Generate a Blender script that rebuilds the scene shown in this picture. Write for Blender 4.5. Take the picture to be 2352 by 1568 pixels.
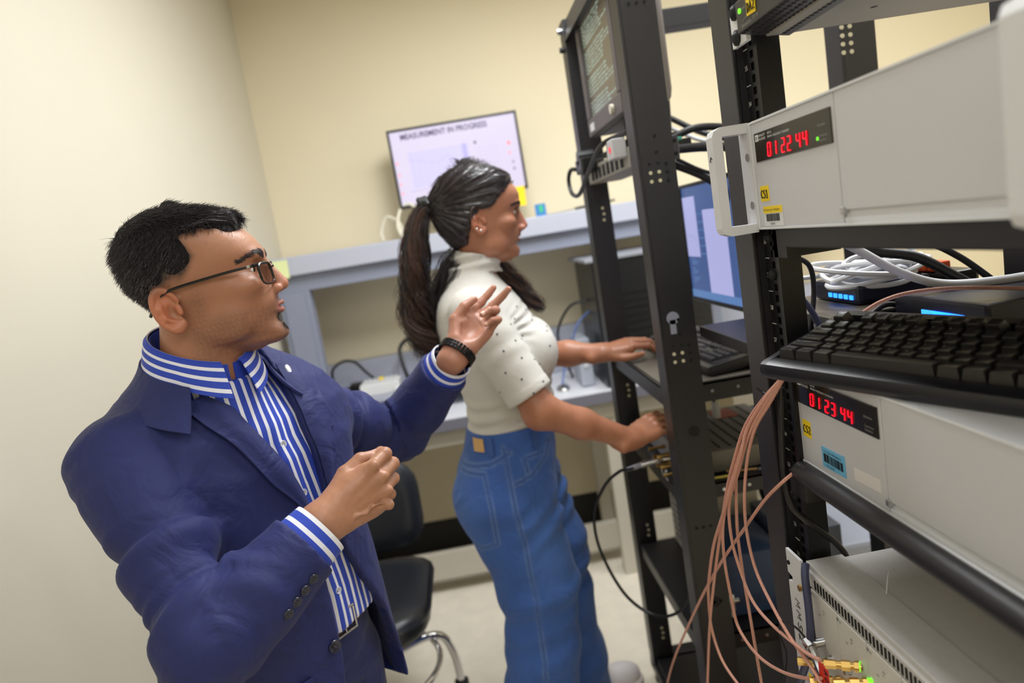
import bpy, bmesh, math, random
import numpy as np
from mathutils import Vector, Matrix
random.seed(7); rng = np.random.default_rng(7)
D = bpy.data; SC = bpy.context.scene; COL = SC.collection
for o in list(D.objects): D.objects.remove(o)
V = Vector; PI = math.pi

# ------------------------------------------------------------------ camera
cd = D.cameras.new('camera'); cam = D.objects.new('camera', cd); COL.objects.link(cam)
cd.sensor_width = 36; cd.sensor_fit = 'HORIZONTAL'; cd.lens = 1620/2352*36
cd.clip_start = .02; cd.clip_end = 60
_r = ((0.984264, -0.169688, 0.049305), (-0.073414, -0.138880, 0.987584), (-0.160734, -0.975663, -0.149152))
cam.matrix_world = Matrix(((_r[0][0], -_r[0][1], -_r[0][2], 0), (_r[1][0], -_r[1][1], -_r[1][2], 0), (_r[2][0], -_r[2][1], -_r[2][2], 1.5), (0, 0, 0, 1)))
cd.dof.use_dof = True; cd.dof.focus_distance = .98; cd.dof.aperture_fstop = 3.0; cd.dof.aperture_blades = 9
SC.camera = cam

# ------------------------------------------------------------------ world, lights, exposure
w = D.worlds.new('world'); SC.world = w; w.use_nodes = True
w.node_tree.nodes['Background'].inputs[0].default_value = (.8, .85, 1, 1)
w.node_tree.nodes['Background'].inputs[1].default_value = .05
SC.view_settings.view_transform = 'Standard'; SC.view_settings.look = 'None'
SC.view_settings.exposure = 0.0; SC.view_settings.gamma = 1; SC.view_settings.use_curve_mapping = False
def area(name, loc, sx, sy, power, rot=(0, 0, 0), col=(.95, .975, 1)):
    l = D.lights.new(name, 'AREA'); l.shape = 'RECTANGLE'; l.size = sx; l.size_y = sy; l.energy = power; l.color = col
    o = D.objects.new(name, l); o.location = loc; o.rotation_euler = rot; COL.objects.link(o); return o
LIGHTPOS = [(.55, -.6, 11), (.35, 1.75, 42), (1.8, -.6, 8), (1.8, 1.75, 26)]
for x, y, pw in LIGHTPOS:
    area('troffer_light', (x, y, 2.67), .58, 1.18, pw)
area('bounce_flash', (-.35, -.5, 2.3), .9, .7, 5, (math.radians(38), 0, math.radians(-14)), (.96, .98, 1))

# ------------------------------------------------------------------ helpers
def lin(c):
    return tuple((v/255/12.92 if v/255 <= .04045 else ((v/255+.055)/1.055)**2.4) for v in c)
MATS = {}
def mat(name, rgb, rough=.5, metal=0, var=0, vscale=30, bump=0, bscale=300, spec=.5, trans=0, emit=None, estr=1, sheen=0, coat=0, sss=0, wr=None):
    m = D.materials.new(name); m.use_nodes = True; nt = m.node_tree; b = nt.nodes['Principled BSDF']
    c = lin(rgb) + (1,)
    b.inputs['Base Color'].default_value = c; b.inputs['Roughness'].default_value = rough
    b.inputs['Metallic'].default_value = metal; b.inputs['Specular IOR Level'].default_value = spec
    if trans: b.inputs['Transmission Weight'].default_value = trans
    if sheen: b.inputs['Sheen Weight'].default_value = sheen; b.inputs['Sheen Roughness'].default_value = .4
    if coat: b.inputs['Coat Weight'].default_value = coat; b.inputs['Coat Roughness'].default_value = .15
    if sss:
        b.inputs['Subsurface Weight'].default_value = sss; b.inputs['Subsurface Radius'].default_value = (.011, .004, .002)
        b.inputs['Subsurface Scale'].default_value = .6
    if emit:
        b.inputs['Emission Color'].default_value = lin(emit) + (1,); b.inputs['Emission Strength'].default_value = estr
    tc = nt.nodes.new('ShaderNodeTexCoord')
    if var:
        n = nt.nodes.new('ShaderNodeTexNoise'); n.inputs['Scale'].default_value = vscale; n.inputs['Detail'].default_value = 5
        nt.links.new(tc.outputs['Object'], n.inputs['Vector'])
        r = nt.nodes.new('ShaderNodeMapRange'); r.inputs[1].default_value = .3; r.inputs[2].default_value = .7
        r.inputs[3].default_value = 1-var; r.inputs[4].default_value = 1+var
        nt.links.new(n.outputs[0], r.inputs[0])
        mx = nt.nodes.new('ShaderNodeVectorMath'); mx.operation = 'SCALE'; mx.inputs[0].default_value = c[:3]
        nt.links.new(r.outputs[0], mx.inputs['Scale']); nt.links.new(mx.outputs[0], b.inputs['Base Color'])
    if bump:
        n = nt.nodes.new('ShaderNodeTexNoise'); n.inputs['Scale'].default_value = bscale; n.inputs['Detail'].default_value = 3
        nt.links.new(tc.outputs['Object'], n.inputs['Vector'])
        bp = nt.nodes.new('ShaderNodeBump'); bp.inputs['Strength'].default_value = bump; bp.inputs['Distance'].default_value = .001
        nt.links.new(n.outputs[0], bp.inputs['Height']); nt.links.new(bp.outputs[0], b.inputs['Normal'])
    if wr:
        n = nt.nodes.new('ShaderNodeTexNoise'); n.inputs['Scale'].default_value = wr[0]; n.inputs['Detail'].default_value = 3; n.inputs['Distortion'].default_value = 1.6; n.inputs['Roughness'].default_value = .45
        nt.links.new(tc.outputs['Object'], n.inputs['Vector']); b2 = nt.nodes.new('ShaderNodeBump'); b2.inputs['Strength'].default_value = wr[2]; b2.inputs['Distance'].default_value = wr[1]
        nt.links.new(n.outputs[0], b2.inputs['Height'])
        if bump: nt.links.new(b2.outputs[0], bp.inputs['Normal'])
        else: nt.links.new(b2.outputs[0], b.inputs['Normal'])
    MATS[name] = m; return m

def link(name, me, m=None, parent=None, smooth=False):
    o = D.objects.new(name, me); COL.objects.link(o)
    if m: me.materials.append(m)
    if smooth: me.shade_smooth()
    if parent:
        o.parent = parent; o.matrix_parent_inverse = mw(parent).inverted()
    return o
def mw(o):
    m = Matrix.LocRotScale(o.location, o.rotation_euler, o.scale) if o.rotation_mode != 'QUATERNION' else Matrix.LocRotScale(o.location, o.rotation_quaternion, o.scale)
    return mw(o.parent) @ o.matrix_parent_inverse @ m if o.parent else m
class G:
    """collects simple solids; build() links them as one mesh"""
    def __init__(s, M=None): s.v = []; s.f = []; s.M = M
    def add(s, vs, fs):
        n = len(s.v)
        s.v += [tuple(s.M @ V(p)) if s.M else tuple(p) for p in vs]
        s.f += [tuple(i+n for i in f) for f in fs]; return s
    def box(s, x0, x1, y0, y1, z0, z1, bev=0):
        if bev:
            bm = bmesh.new(); bmesh.ops.create_cube(bm, size=1)
            for v in bm.verts: v.co = V(((x0+x1)/2+v.co.x*(x1-x0), (y0+y1)/2+v.co.y*(y1-y0), (z0+z1)/2+v.co.z*(z1-z0)))
            bmesh.ops.bevel(bm, geom=bm.edges[:], offset=bev, segments=2, profile=.6, affect='EDGES')
            bm.verts.index_update(); s.add([v.co.copy() for v in bm.verts], [[v.index for v in f.verts] for f in bm.faces]); bm.free(); return s
        return s.add([(x0,y0,z0),(x1,y0,z0),(x1,y1,z0),(x0,y1,z0),(x0,y0,z1),(x1,y0,z1),(x1,y1,z1),(x0,y1,z1)],
                     [(3,2,1,0),(4,5,6,7),(0,1,5,4),(1,2,6,5),(2,3,7,6),(3,0,4,7)])
    def loft(s, rings, cap=True, close=True):
        n = len(rings[0]); fs = []
        for i in range(len(rings)-1):
            for j in range(n if close else n-1):
                k = (j+1) % n; fs.append((i*n+j, i*n+k, (i+1)*n+k, (i+1)*n+j))
        if cap: fs += [tuple(range(n))[::-1], tuple((len(rings)-1)*n+j for j in range(n))]
        return s.add([p for r in rings for p in r], fs)
    def cyl(s, p0, p1, r0, r1=None, n=16, cap=True):
        r1 = r0 if r1 is None else r1
        return s.tube([p0, p1], [r0, r1], n, cap)
    def tube(s, pts, r, n=12, cap=True, flat=1):
        pts = [V(p) for p in pts]; m = len(pts); rr = r if hasattr(r, '__len__') else [r]*m
        t = (pts[1]-pts[0]).normalized(); u = t.orthogonal().normalized(); rings = []
        for i in range(m):
            a = pts[max(i-1, 0)]; b = pts[min(i+1, m-1)]; t2 = (b-a).normalized()
            u = (u - t2*u.dot(t2)).normalized(); w = t2.cross(u)
            rings.append([pts[i] + (u*math.cos(2*PI*k/n) + w*math.sin(2*PI*k/n)*flat)*rr[i] for k in range(n)])
        return s.loft(rings, cap)
    def prism(s, poly, axis, a, b):
        """poly of 2D points extruded along an axis from a to b"""
        def P(q, h):
            return (h, q[0], q[1]) if axis == 'x' else (q[0], h, q[1]) if axis == 'y' else (q[0], q[1], h)
        return s.loft([[P(q, a) for q in poly], [P(q, b) for q in poly]])
    def sphere(s, c, r, n=12, sc=(1, 1, 1)):
        rings = []
        for i in range(1, n):
            th = PI*i/n; rings.append([(c[0]+r*sc[0]*math.sin(th)*math.cos(2*PI*k/(2*n)), c[1]+r*sc[1]*math.sin(th)*math.sin(2*PI*k/(2*n)), c[2]+r*sc[2]*math.cos(th)) for k in range(2*n)])
        return s.loft(rings)
    def build(s, name, m, parent=None, smooth=False):
        me = D.meshes.new(name); me.from_pydata(s.v, [], s.f); me.update()
        bm = bmesh.new(); bm.from_mesh(me); bmesh.ops.recalc_face_normals(bm, faces=bm.faces[:]); bm.to_mesh(me); bm.free()
        o = link(name, me, m, parent)
        if smooth:
            me.shade_smooth(); me.set_sharp_from_angle(angle=math.radians(40))
        return o
def spline(pts, k=10):
    """Catmull-Rom through points"""
    P = [np.array(p, float) for p in pts]; P = [2*P[0]-P[1]] + P + [2*P[-1]-P[-2]]; out = []
    for i in range(1, len(P)-2):
        for t in np.linspace(0, 1, k, endpoint=False):
            out.append(.5*((2*P[i]) + (P[i+1]-P[i-1])*t + (2*P[i-1]-5*P[i]+4*P[i+1]-P[i+2])*t*t + (3*P[i]-P[i-1]-3*P[i+1]+P[i+2])*t**3))
    out.append(P[-2]); return [tuple(q) for q in out]
def thing(name, label, cat, loc=(0, 0, 0), group=None, rot=None):
    o = D.objects.new(name, None); o.location = loc; o.empty_display_size = .05
    if rot: o.rotation_euler = rot
    COL.objects.link(o); o['label'] = label; o['category'] = cat
    if group: o['group'] = group
    return o
def tag(o, label, cat, group=None):
    o['label'] = label; o['category'] = cat
    if group: o['group'] = group
    return o
def struct(o): o['kind'] = 'structure'; return o
def lab(o, label): o['label'] = label; return o
TXT = {}
def text(s, size, loc, ex, ey, m, parent, name='lettering', align='LEFT', off=.0006, sx=1, bold=0):
    """flat print: letters as a thin mesh lying on a surface"""
    cu = D.curves.new('t', 'FONT'); cu.body = s; cu.size = size; cu.align_x = align; cu.resolution_u = 2; cu.offset = bold
    ob = D.objects.new('t', cu); COL.objects.link(ob)
    me = D.meshes.new_from_object(ob.evaluated_get(bpy.context.evaluated_depsgraph_get()))
    D.objects.remove(ob); D.curves.remove(cu)
    ex = V(ex).normalized(); ey = V(ey).normalized(); n = ex.cross(ey); L = V(loc) + n*off
    for v in me.vertices: v.co = L + ex*(v.co.x*sx) + ey*v.co.y
    me.name = name
    return link(name, me, m, parent)
def strokes(lines, loc, ex, ey, h, r, m, parent, name='handwriting', off=.0005):
    """pen strokes in units of letter height"""
    ex = V(ex).normalized(); ey = V(ey).normalized(); n = ex.cross(ey); g = G()
    for ln in lines:
        g.tube([V(loc)+n*off+ex*(x*h)+ey*(y*h) for x, y in ln], r, 5)
    return g.build(name, m, parent)

# ------------------------------------------------------------------ materials
wall_m = mat('wall_paint', (232, 221, 192), .7, var=.012, vscale=3, bump=.12, bscale=180, spec=.3)
ceil_m = mat('ceiling_tile', (240, 240, 236), .9, var=.03, vscale=60)
floor_m = mat('floor_tile', (236, 228, 212), .35, var=.05, vscale=14, bump=.05)
cove_m = mat('black_cove', (22, 21, 22), .5)
rackm = mat('black_powder_coat', (24, 23, 27), .4, bump=.35, bscale=900, spec=.55)
rail_m = mat('black_rail', (15, 15, 17), .35)
beige_m = mat('beige_panel', (204, 204, 208), .45, var=.012, vscale=500, bump=.06, bscale=900)
beige_side = mat('beige_light', (218, 219, 222), .4, bump=.05)
alu_m = mat('brushed_aluminium', (205, 206, 208), .32, 1)
steel_m = mat('steel', (190, 192, 196), .25, 1)
chrome_m = mat('chrome', (225, 225, 228), .08, 1)
gold_m = mat('gold_plate', (206, 170, 100), .28, 1)
darkpl = mat('dark_plastic', (26, 26, 29), .45, bump=.15, bscale=700)
blackpl = mat('black_plastic', (14, 14, 16), .35)
grey_pl = mat('grey_plastic', (120, 122, 128), .5)
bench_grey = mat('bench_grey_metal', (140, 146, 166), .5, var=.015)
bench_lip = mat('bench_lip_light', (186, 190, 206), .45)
bench_top = mat('bench_laminate', (226, 228, 236), .3, var=.01)
bench_beige = mat('bench_frame_putty', (208, 202, 188), .5)
olive_m = mat('smoked_display', (40, 34, 26), .15, spec=.6)
white_ink = mat('white_print', (225, 225, 222), .6)
black_ink = mat('black_ink', (15, 15, 18), .6)
grey_ink = mat('grey_print', (150, 148, 142), .6); module_ink = mat('module_print', (84, 82, 80), .6)
yellow_m = mat('yellow_label', (250, 216, 20), .6)
note_m = mat('pale_note', (232, 240, 180), .8)
white_pl = mat('white_plastic', (225, 226, 228), .4)
led_red = mat('led_red', (255, 20, 50), .4, emit=(255, 12, 38), estr=1.25)
led_green = mat('led_green', (120, 255, 60), .4, emit=(110, 255, 40), estr=1.1)
led_blue = mat('led_blue', (60, 140, 255), .4, emit=(40, 130, 255), estr=2.5)
red_label = mat('red_label', (225, 50, 30), .6)
blue_label = mat('blue_label', (110, 182, 222), .6)
orange_m = mat('orange_tape', (215, 80, 30), .6)
copper_m = mat('copper_jacket', (216, 158, 138), .4, var=.15, vscale=500, bump=.9, bscale=1400)
cable_b = mat('black_cable', (22, 22, 26), .42)
cable_n = mat('dark_blue_cable', (58, 62, 92), .42)
cable_w = mat('white_cable', (218, 219, 224), .45)
cable_g = mat('grey_cable', (150, 152, 160), .45)
vinyl_m = mat('black_vinyl', (34, 37, 45), .32, bump=.1, bscale=400)
rubber_m = mat('black_rubber', (18, 18, 19), .7)
# ------------------------------------------------------------------ room
XL, XR, YF, YB, ZC = -.83, 2.7, -1.9, 3.4, 2.75
lwall_m = mat('wall_paint_left_lit', (213, 207, 190), .7, var=.012, vscale=3, bump=.12, bscale=180, spec=.3)  # wall paint again, with the left wall's different light put into the colour
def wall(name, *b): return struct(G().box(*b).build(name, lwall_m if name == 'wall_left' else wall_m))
struct(G().box(XL-.1, XR+.1, YF-.1, YB+.1, -.1, 0).build('floor', floor_m))
struct(G().box(XL-.1, XR+.1, YF-.1, YB+.1, ZC, ZC+.1).build('ceiling', ceil_m))
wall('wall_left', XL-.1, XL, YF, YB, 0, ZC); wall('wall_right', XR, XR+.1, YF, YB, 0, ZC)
wall('wall_back', XL-.1, XR+.1, YB, YB+.1, 0, ZC); wall('wall_front', XL-.1, XR+.1, YF-.1, YF, 0, ZC)
struct(G().box(XL, XR, YB-.008, YB, .0, .155, .003).build('baseboard_back', cove_m))
struct(G().box(XL, XL+.008, YF, YB-.01, .0, .155, .003).build('baseboard_left', cove_m))
diff_m = mat('light_diffuser', (245, 245, 240), .6, emit=(255, 250, 240), estr=1.5)
for i, (x, y, _p) in enumerate(LIGHTPOS):
    t = thing('ceiling_light', 'recessed white ceiling troffer ' + ['over the man near the left wall', 'over the workbench by the left wall', 'over the camera side of the room', 'over the black racks'][i], 'ceiling light', (x, y, 2.75), 'ceiling troffers')
    G().box(x-.3, x+.3, y-.6, y+.6, 2.70, 2.748).build('frame', white_pl, t)
    G().box(x-.28, x+.28, y-.58, y+.58, 2.692, 2.70).build('diffuser', diff_m, t)

# ------------------------------------------------------------------ workbench with riser
b = thing('workbench', 'grey steel workbench with white laminate top and raised shelf along the back wall', 'workbench', (.4, 3.05, 0))
X0, X1 = -.825, 1.75
G().box(X0, X1, 2.755, 3.385, .785, .815, .004).build('worktop', bench_top, b)
lab(G().box(X0, X1, 2.745, 2.756, .772, .818, .003).build('edge_strip', mat('bench_edge', (120, 120, 132), .4), b), 'grey edge strip of the worktop')
G().box(X0+.03, X1, 2.79, 2.815, .70, .785, .002).build('apron', bench_beige, b)
G().box(X0, X1, 3.30, 3.385, .815, 1.03, .004).build('cable_raceway', mat('raceway_grey', (168, 172, 186), .5), b)
# riser: light lip and top, darker beam below, uprights
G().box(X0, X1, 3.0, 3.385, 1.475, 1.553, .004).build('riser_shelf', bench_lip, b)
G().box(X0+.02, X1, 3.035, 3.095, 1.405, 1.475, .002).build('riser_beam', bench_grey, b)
for x, wd in ((-.79, .13), (.93, .16)):
    g = G().box(x, x+wd, 3.03, 3.10, .815, 1.405, .003); g.box(x+.02, x+wd-.02, 3.022, 3.03, .83, 1.395); g.build('upright', bench_grey, b)
for x in (X0+.04, .46, 1.6):
    G().box(x, x+.06, 2.80, 2.86, 0, .785, .003).build('leg', bench_beige, b)
    G().box(x, x+.06, 3.25, 3.31, 0, .785, .003).build('leg', bench_beige, b)
G().box(X0+.04, X1, 2.93, 2.965, .068, .188, .004).build('stretcher', bench_beige, b)

def screen_monitor(name, label, cat, M, w_, h_, th, bezel, m_body, m_scr, stand=0, back=0):
    """flat monitor: local x right, z up, screen facing -y; origin at the screen's lower left"""
    o = thing(name, label, cat, M @ V((w_/2, 0, 0)))
    G(M).box(0, w_, .0, th, 0, h_, .006).build('housing', m_body, o)
    g = G(M); e = bezel
    for q in ((0, w_, h_-e, h_), (0, w_, 0, e*1.2), (0, e, e, h_-e), (w_-e, w_, e, h_-e)): g.box(q[0], q[1], -.006, .001, q[2], q[3], .002)
    g.build('bezel', m_body, o)
    G(M).box(e, w_-e, -.002, .0005, e*1.2, h_-e).build('screen', m_scr, o)
    return o
# wall-side monitor on the riser shelf
scr_w = mat('screen_lavender', (40, 38, 44), .3, emit=(232, 222, 246), estr=.98)
M = Matrix.Translation((-.232, 3.2, 1.682)) @ Matrix.Rotation(math.radians(-.5), 4, 'Y')
mo = screen_monitor('monitor', 'wide black monitor showing a measurement plot on the bench shelf', 'monitor', M, .575, .34, .03, .011, mat('monitor_black', (22, 22, 34), .35), scr_w)
ink1 = mat('screen_ink_dark', (40, 30, 60), .5, emit=(58, 40, 88), estr=.8)
ink2 = mat('screen_plot_lilac', (90, 90, 110), .5, emit=(214, 206, 238), estr=.95)
ink3 = mat('screen_line_violet', (90, 90, 130), .5, emit=(186, 178, 224), estr=.9)
ink4 = mat('screen_red', (200, 60, 60), .5, emit=(240, 150, 165), estr=.9)
ex = (M.to_3x3() @ V((1, 0, 0))); ez = (M.to_3x3() @ V((0, 0, 1)))
text('MEASUREMENT IN PROGRESS', .034, M @ V((.055, -.003, .292)), ex, ez, ink1, mo, 'screen_title', sx=.86, bold=.0008)
g = G(M); g.box(.075, .345, -.0032, -.002, .08, .235); lab(g.build('screen_plot', ink2, mo), 'lilac plot area on the screen')
g = G(M)
for k in range(9): g.box(.075, .345, -.0038, -.0032, .09+k*.017, .0906+k*.017)
for k in range(10): g.box(.09+k*.027, .0906+k*.027, -.0038, -.0032, .08, .235)
g.box(.315, .335, -.0038, -.0032, .08, .235); g.box(.06, .36, -.0034, -.002, .068, .0705)
g.tube([M.inverted() @ (M @ V(p)) for p in spline([(.075, -.0036, .205), (.13, -.0036, .19), (.2, -.0036, .175), (.25, -.0036, .2), (.3, -.0036, .13)], 5)], .0011, 4)
for k in range(7): g.box(.375, .47, -.0034, -.002, .10+k*.018, .1008+k*.018)
g.build('screen_grid', ink3, mo)
g = G(M)
for y in (.06, .1, .14, .19): g.box(.02, .026, -.0034, -.002, y, y+.012)
g.box(.515, .528, -.0034, -.002, .2, .215); g.box(.515, .523, -.0034, -.002, .16, .17); g.build('screen_icons', ink4, mo)
g = G(M); g.cyl((.375, -.0036, .233), (.375, -.002, .233), .006); g.box(.525, .532, -.0034, -.002, .12, .128); g.box(.525, .532, -.0034, -.002, .09, .1); g.build('screen_marker', ink1, mo)
g = G(); g.box(-.05, .17, 3.16, 3.32, 1.553, 1.565, .004); g.box(.03, .09, 3.232, 3.262, 1.56, 1.80, .003); g.build('stand', darkpl, mo)
def note(name, label, loc, w_, h_, rx, m, rz=0, curl=.004):
    R_ = Matrix.Translation(loc) @ Matrix.Rotation(rz, 4, 'Y') @ Matrix.Rotation(rx, 4, 'X'); g = G(R_); n = 6
    top = [(-w_/2+w_*i/n, 0, 0) for i in range(n+1)]
    rows = [[(-w_/2+w_*i/n, -curl*(j/5)**2, -h_*j/5) for i in range(n+1)] for j in range(6)]
    vs = [p for r in rows for p in r] + [(p[0], p[1]-.0006, p[2]) for r in rows for p in r]; N = 6*(n+1); fs = []
    for j in range(5):
        for i in range(n):
            a = j*(n+1)+i; fs += [(a, a+1, a+n+2, a+n+1), (N+a+n+1, N+a+n+2, N+a+1, N+a)]
    g.add(vs, fs); return tag(g.build(name, m), label, 'sticky note')
note('sticky_note', 'pale green sticky note hanging on the left end of the bench shelf lip', (-.755, 2.999, 1.545), .078, .076, .0, note_m, .02)
note('sticky_note', 'bright yellow sticky note hanging from the lower right corner of the wide monitor', (.303, 3.188, 1.70), .045, .085, 0, yellow_m, .03)
t = thing('label_tile', 'small blue and green square tag standing on the bench shelf', 'tag', (.365, 3.05, 1.553))
G().box(.342, .388, 3.05, 3.056, 1.553, 1.605, .001).build('plate', mat('tile_blue', (62, 130, 190), .5), t)
G().box(.36, .375, 3.0485, 3.05, 1.57, 1.598, .0004).build('emblem', mat('tile_green', (70, 190, 130), .5), t)
t = thing('stylus_probe', 'thin black probe lying on the bench shelf behind the far rack post', 'probe', (.6, 3.1, 1.553))
g = G(); g.tube([(.52, 3.1, 1.562), (.60, 3.1, 1.566), (.70, 3.1, 1.572)], [.006, .007, .004], 8); g.build('body', blackpl, t)
G().tube(spline([(.52, 3.1, 1.562), (.47, 3.12, 1.558), (.42, 3.09, 1.556), (.36, 3.14, 1.556)], 6), .0022, 6).build('lead', cable_g, t)
for k, (pts, lb) in enumerate((([(-.33, 3.2, 1.557), (-.335, 3.22, 1.60), (-.30, 3.22, 1.66), (-.25, 3.2, 1.63), (-.24, 3.18, 1.58), (-.22, 3.18, 1.557)], 'clear looped tube on the shelf under the wide monitor, nearer the left wall'),
                      ([(-.24, 3.15, 1.557), (-.255, 3.17, 1.61), (-.235, 3.2, 1.68), (-.19, 3.2, 1.70), (-.15, 3.18, 1.65), (-.16, 3.15, 1.557)], 'clear looped tube on the shelf directly under the wide monitor corner'))):
    tag(G().tube(spline(pts, 8), .007, 8).build('cable_loop', mat('pale_tube%d' % k, (226, 220, 200), .4)), lb, 'cable', 'pale loops on the shelf')
# bench clutter
t = thing('pc_tower', 'black desktop computer case with a grey top edge standing on the bench behind the racks', 'computer', (.72, 3.1, .815))
g = G(); g.box(.50, .97, 2.80, 3.22, .82, 1.335, .008); g.build('case', mat('tower_black', (20, 23, 28), .35), t)
G().box(.475, .98, 2.79, 3.225, 1.335, 1.35, .004).build('lid', mat('tower_lid', (150, 154, 165), .4), t)
g = G(); [g.box(.56, .92, 2.797, 2.80, .86+.03*k, .865+.03*k) for k in range(12)]; g.build('vent_slots', blackpl, t)
for x, z in ((.53, .9), (.53, 1.3), (.94, .9)): G().cyl((x, 2.796, z), (x, 2.80, z), .006).build('screw', steel_m, t)
t = thing('desktop_box', 'pale grey cable box standing on the bench at the left side of the black computer', 'box', (.42, 3.1, .815))
G().box(.41, .465, 2.9, 3.1, .818, 1.02, .005).build('housing', mat('box_grey', (176, 182, 196), .5), t)
G().box(.43, .445, 2.895, 2.9, .9, .99).build('port', white_pl, t)
for pts, r, m, lb in (([(.5, 3.0, 1.17), (.42, 3.02, 1.15), (.36, 3.06, 1.05), (.37, 3.1, .95), (.40, 3.1, .823)], .006, cable_b, 'black cable drooping behind the computer case on the bench'),
                      ([(.5, 3.0, 1.12), (.44, 2.97, 1.08), (.40, 2.98, 1.0), (.36, 3.0, .9), (.33, 2.96, .822)], .005, mat('blue_lead', (95, 120, 180), .45), 'blue cable drooping from the computer case onto the bench')):
    tag(G().tube(spline(pts, 8), r, 8).build('cable', m), lb, 'cable')
ld = thing('bench_ledge', 'low grey raised ledge on the left end of the bench, carrying adapters', 'ledge', (-.45, 3.14, .815))
G().box(-.82, .02, 2.98, 3.295, .888, .912, .003).build('top', MATS['raceway_grey'], ld)
for x in (-.80, -.03): G().box(x, x+.03, 3.0, 3.28, .815, .888, .002).build('support', bench_grey, ld)
t = thing('power_adapter', 'black power adapter with a looped lead lying on the raised bench ledge', 'adapter', (-.54, 3.2, .912))
G().box(-.60, -.47, 3.17, 3.23, .913, .95, .008).build('brick', blackpl, t)
G().tube(spline([(-.60, 3.2, .93), (-.64, 3.19, .935), (-.665, 3.18, .97), (-.66, 3.18, 1.03), (-.61, 3.19, 1.058), (-.56, 3.2, 1.045), (-.52, 3.21, .99), (-.47, 3.2, .935)], 8), .0065, 8).build('lead', cable_b, t)
t = thing('lab_fixture', 'white slotted test fixture lying on the raised bench ledge', 'fixture', (-.42, 3.09, .912))
g = G(); g.box(-.53, -.36, 3.02, 3.14, .913, .962, .004); g.box(-.53, -.51, 3.0, 3.02, .913, .935, .002); g.box(-.38, -.36, 3.0, 3.02, .913, .935, .002); g.build('body', white_pl, t)
for k in range(8): G().box(-.52+.019*k, -.51+.019*k, 3.022, 3.138, .962, .968).build('slat', white_pl, t)
G().box(-.45, -.43, 3.07, 3.09, .968, .978, .001).build('clip', yellow_m, t)
t = thing('connector_block', 'dark connector block with an arching cable on the ledge beside the white fixture', 'connector', (-.27, 3.12, .912))
g = G(); g.box(-.33, -.22, 3.08, 3.15, .913, .955, .006); g.build('body', darkpl, t)
for k in range(4): G().cyl((-.315+.028*k, 3.08, .935), (-.315+.028*k, 3.06, .935), .008).build('socket', blackpl, t, True)
G().tube(spline([(-.33, 3.13, .945), (-.345, 3.17, 1.0), (-.35, 3.2, 1.07), (-.31, 3.22, 1.105), (-.25, 3.21, 1.09), (-.22, 3.18, 1.0), (-.2, 3.16, .92)], 8), .009, 8).build('lead', cable_b, t)
t = thing('small_adapter', 'leftmost small dark adapter lying on the raised bench ledge', 'adapter', (-0.6749999999999999, 3.08, .912), 'small adapters on the bench ledge'); G().box(-0.7, -0.6499999999999999, 3.06, 3.1, .913, .94, .005).build('body', darkpl, t); G().cyl((-0.6499999999999999, 3.08, .926), (-0.635, 3.08, .926), .006).build('plug', blackpl, t, True)
t = thing('small_adapter', 'small dark adapter on the bench ledge beside the white fixture', 'adapter', (-0.605, 3.05, .912), 'small adapters on the bench ledge'); G().box(-0.63, -0.58, 3.03, 3.07, .913, .94, .005).build('body', darkpl, t); G().cyl((-0.58, 3.05, .926), (-0.565, 3.05, .926), .006).build('plug', blackpl, t, True)
t = thing('computer_mouse', 'small silver computer mouse on the white bench top', 'mouse', (.33, 2.95, .815))
G().sphere((.33, 2.93, .817), .03, 10, (1, 1.6, .7)).build('shell', alu_m, t, True)
G().sphere((.33, 2.905, .838), .006, 6, (.5, 1, .6)).build('wheel', darkpl, t)

# ------------------------------------------------------------------ stool-chair behind the man
c = thing('swivel_chair', 'black vinyl chair with a chrome foot ring behind the man', 'chair', (-.52, 2.15, 0))
g = G(); rings = []
def rrect(cx, cy, z, hx, hy, r, n=5):
    out = []
    for sx, sy, a0 in ((1, 1, 0), (-1, 1, 90), (-1, -1, 180), (1, -1, 270)):
        for k in range(n):
            a = math.radians(a0+90*k/(n-1)); out.append((cx+sx*(hx-r)+r*math.cos(a), cy+sy*(hy-r)+r*math.sin(a), z))
    return out
for z, e in ((.405, -.02), (.41, 0), (.43, .012), (.455, .014), (.475, .004), (.485, -.02), (.489, -.06)):
    rings.append(rrect(-.52, 2.09, z, .235+e, .235+e, .12))
g.loft(rings).build('seat', vinyl_m, c, True)
g = G(); g.tube([(p[0], p[1], .462) for p in rrect(-.52, 2.09, .46, .25, .25, .125)]+[(rrect(-.52, 2.09, .46, .25, .25, .125)[0][0], rrect(-.52, 2.09, .46, .25, .25, .125)[0][1], .462)], .006, 6).build('welt', vinyl_m, c, True)
g = G(); Mb = Matrix.Translation((-.50, 2.33, .66)) @ Matrix.Rotation(math.radians(-6), 4, 'X'); g.M = Mb
rr = []
for y, e in ((-.035, -.05), (-.03, -.015), (-.012, .004), (.012, .004), (.03, -.012), (.036, -.05)):
    rr.append([(p[0], y, p[1]) for p in rrect(0, 0, 0, .215+e, .145+e, .09)])
g.loft(rr).build('backrest', vinyl_m, c, True)
G().tube(spline([(-.5, 2.26, .41), (-.5, 2.38, .42), (-.5, 2.395, .5), (-.5, 2.375, .62)], 6), .013, 8).build('back_bar', chrome_m, c, True)
G().cyl((-.52, 2.09, .2), (-.52, 2.09, .41), .028).build('column', chrome_m, c, True)
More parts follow.
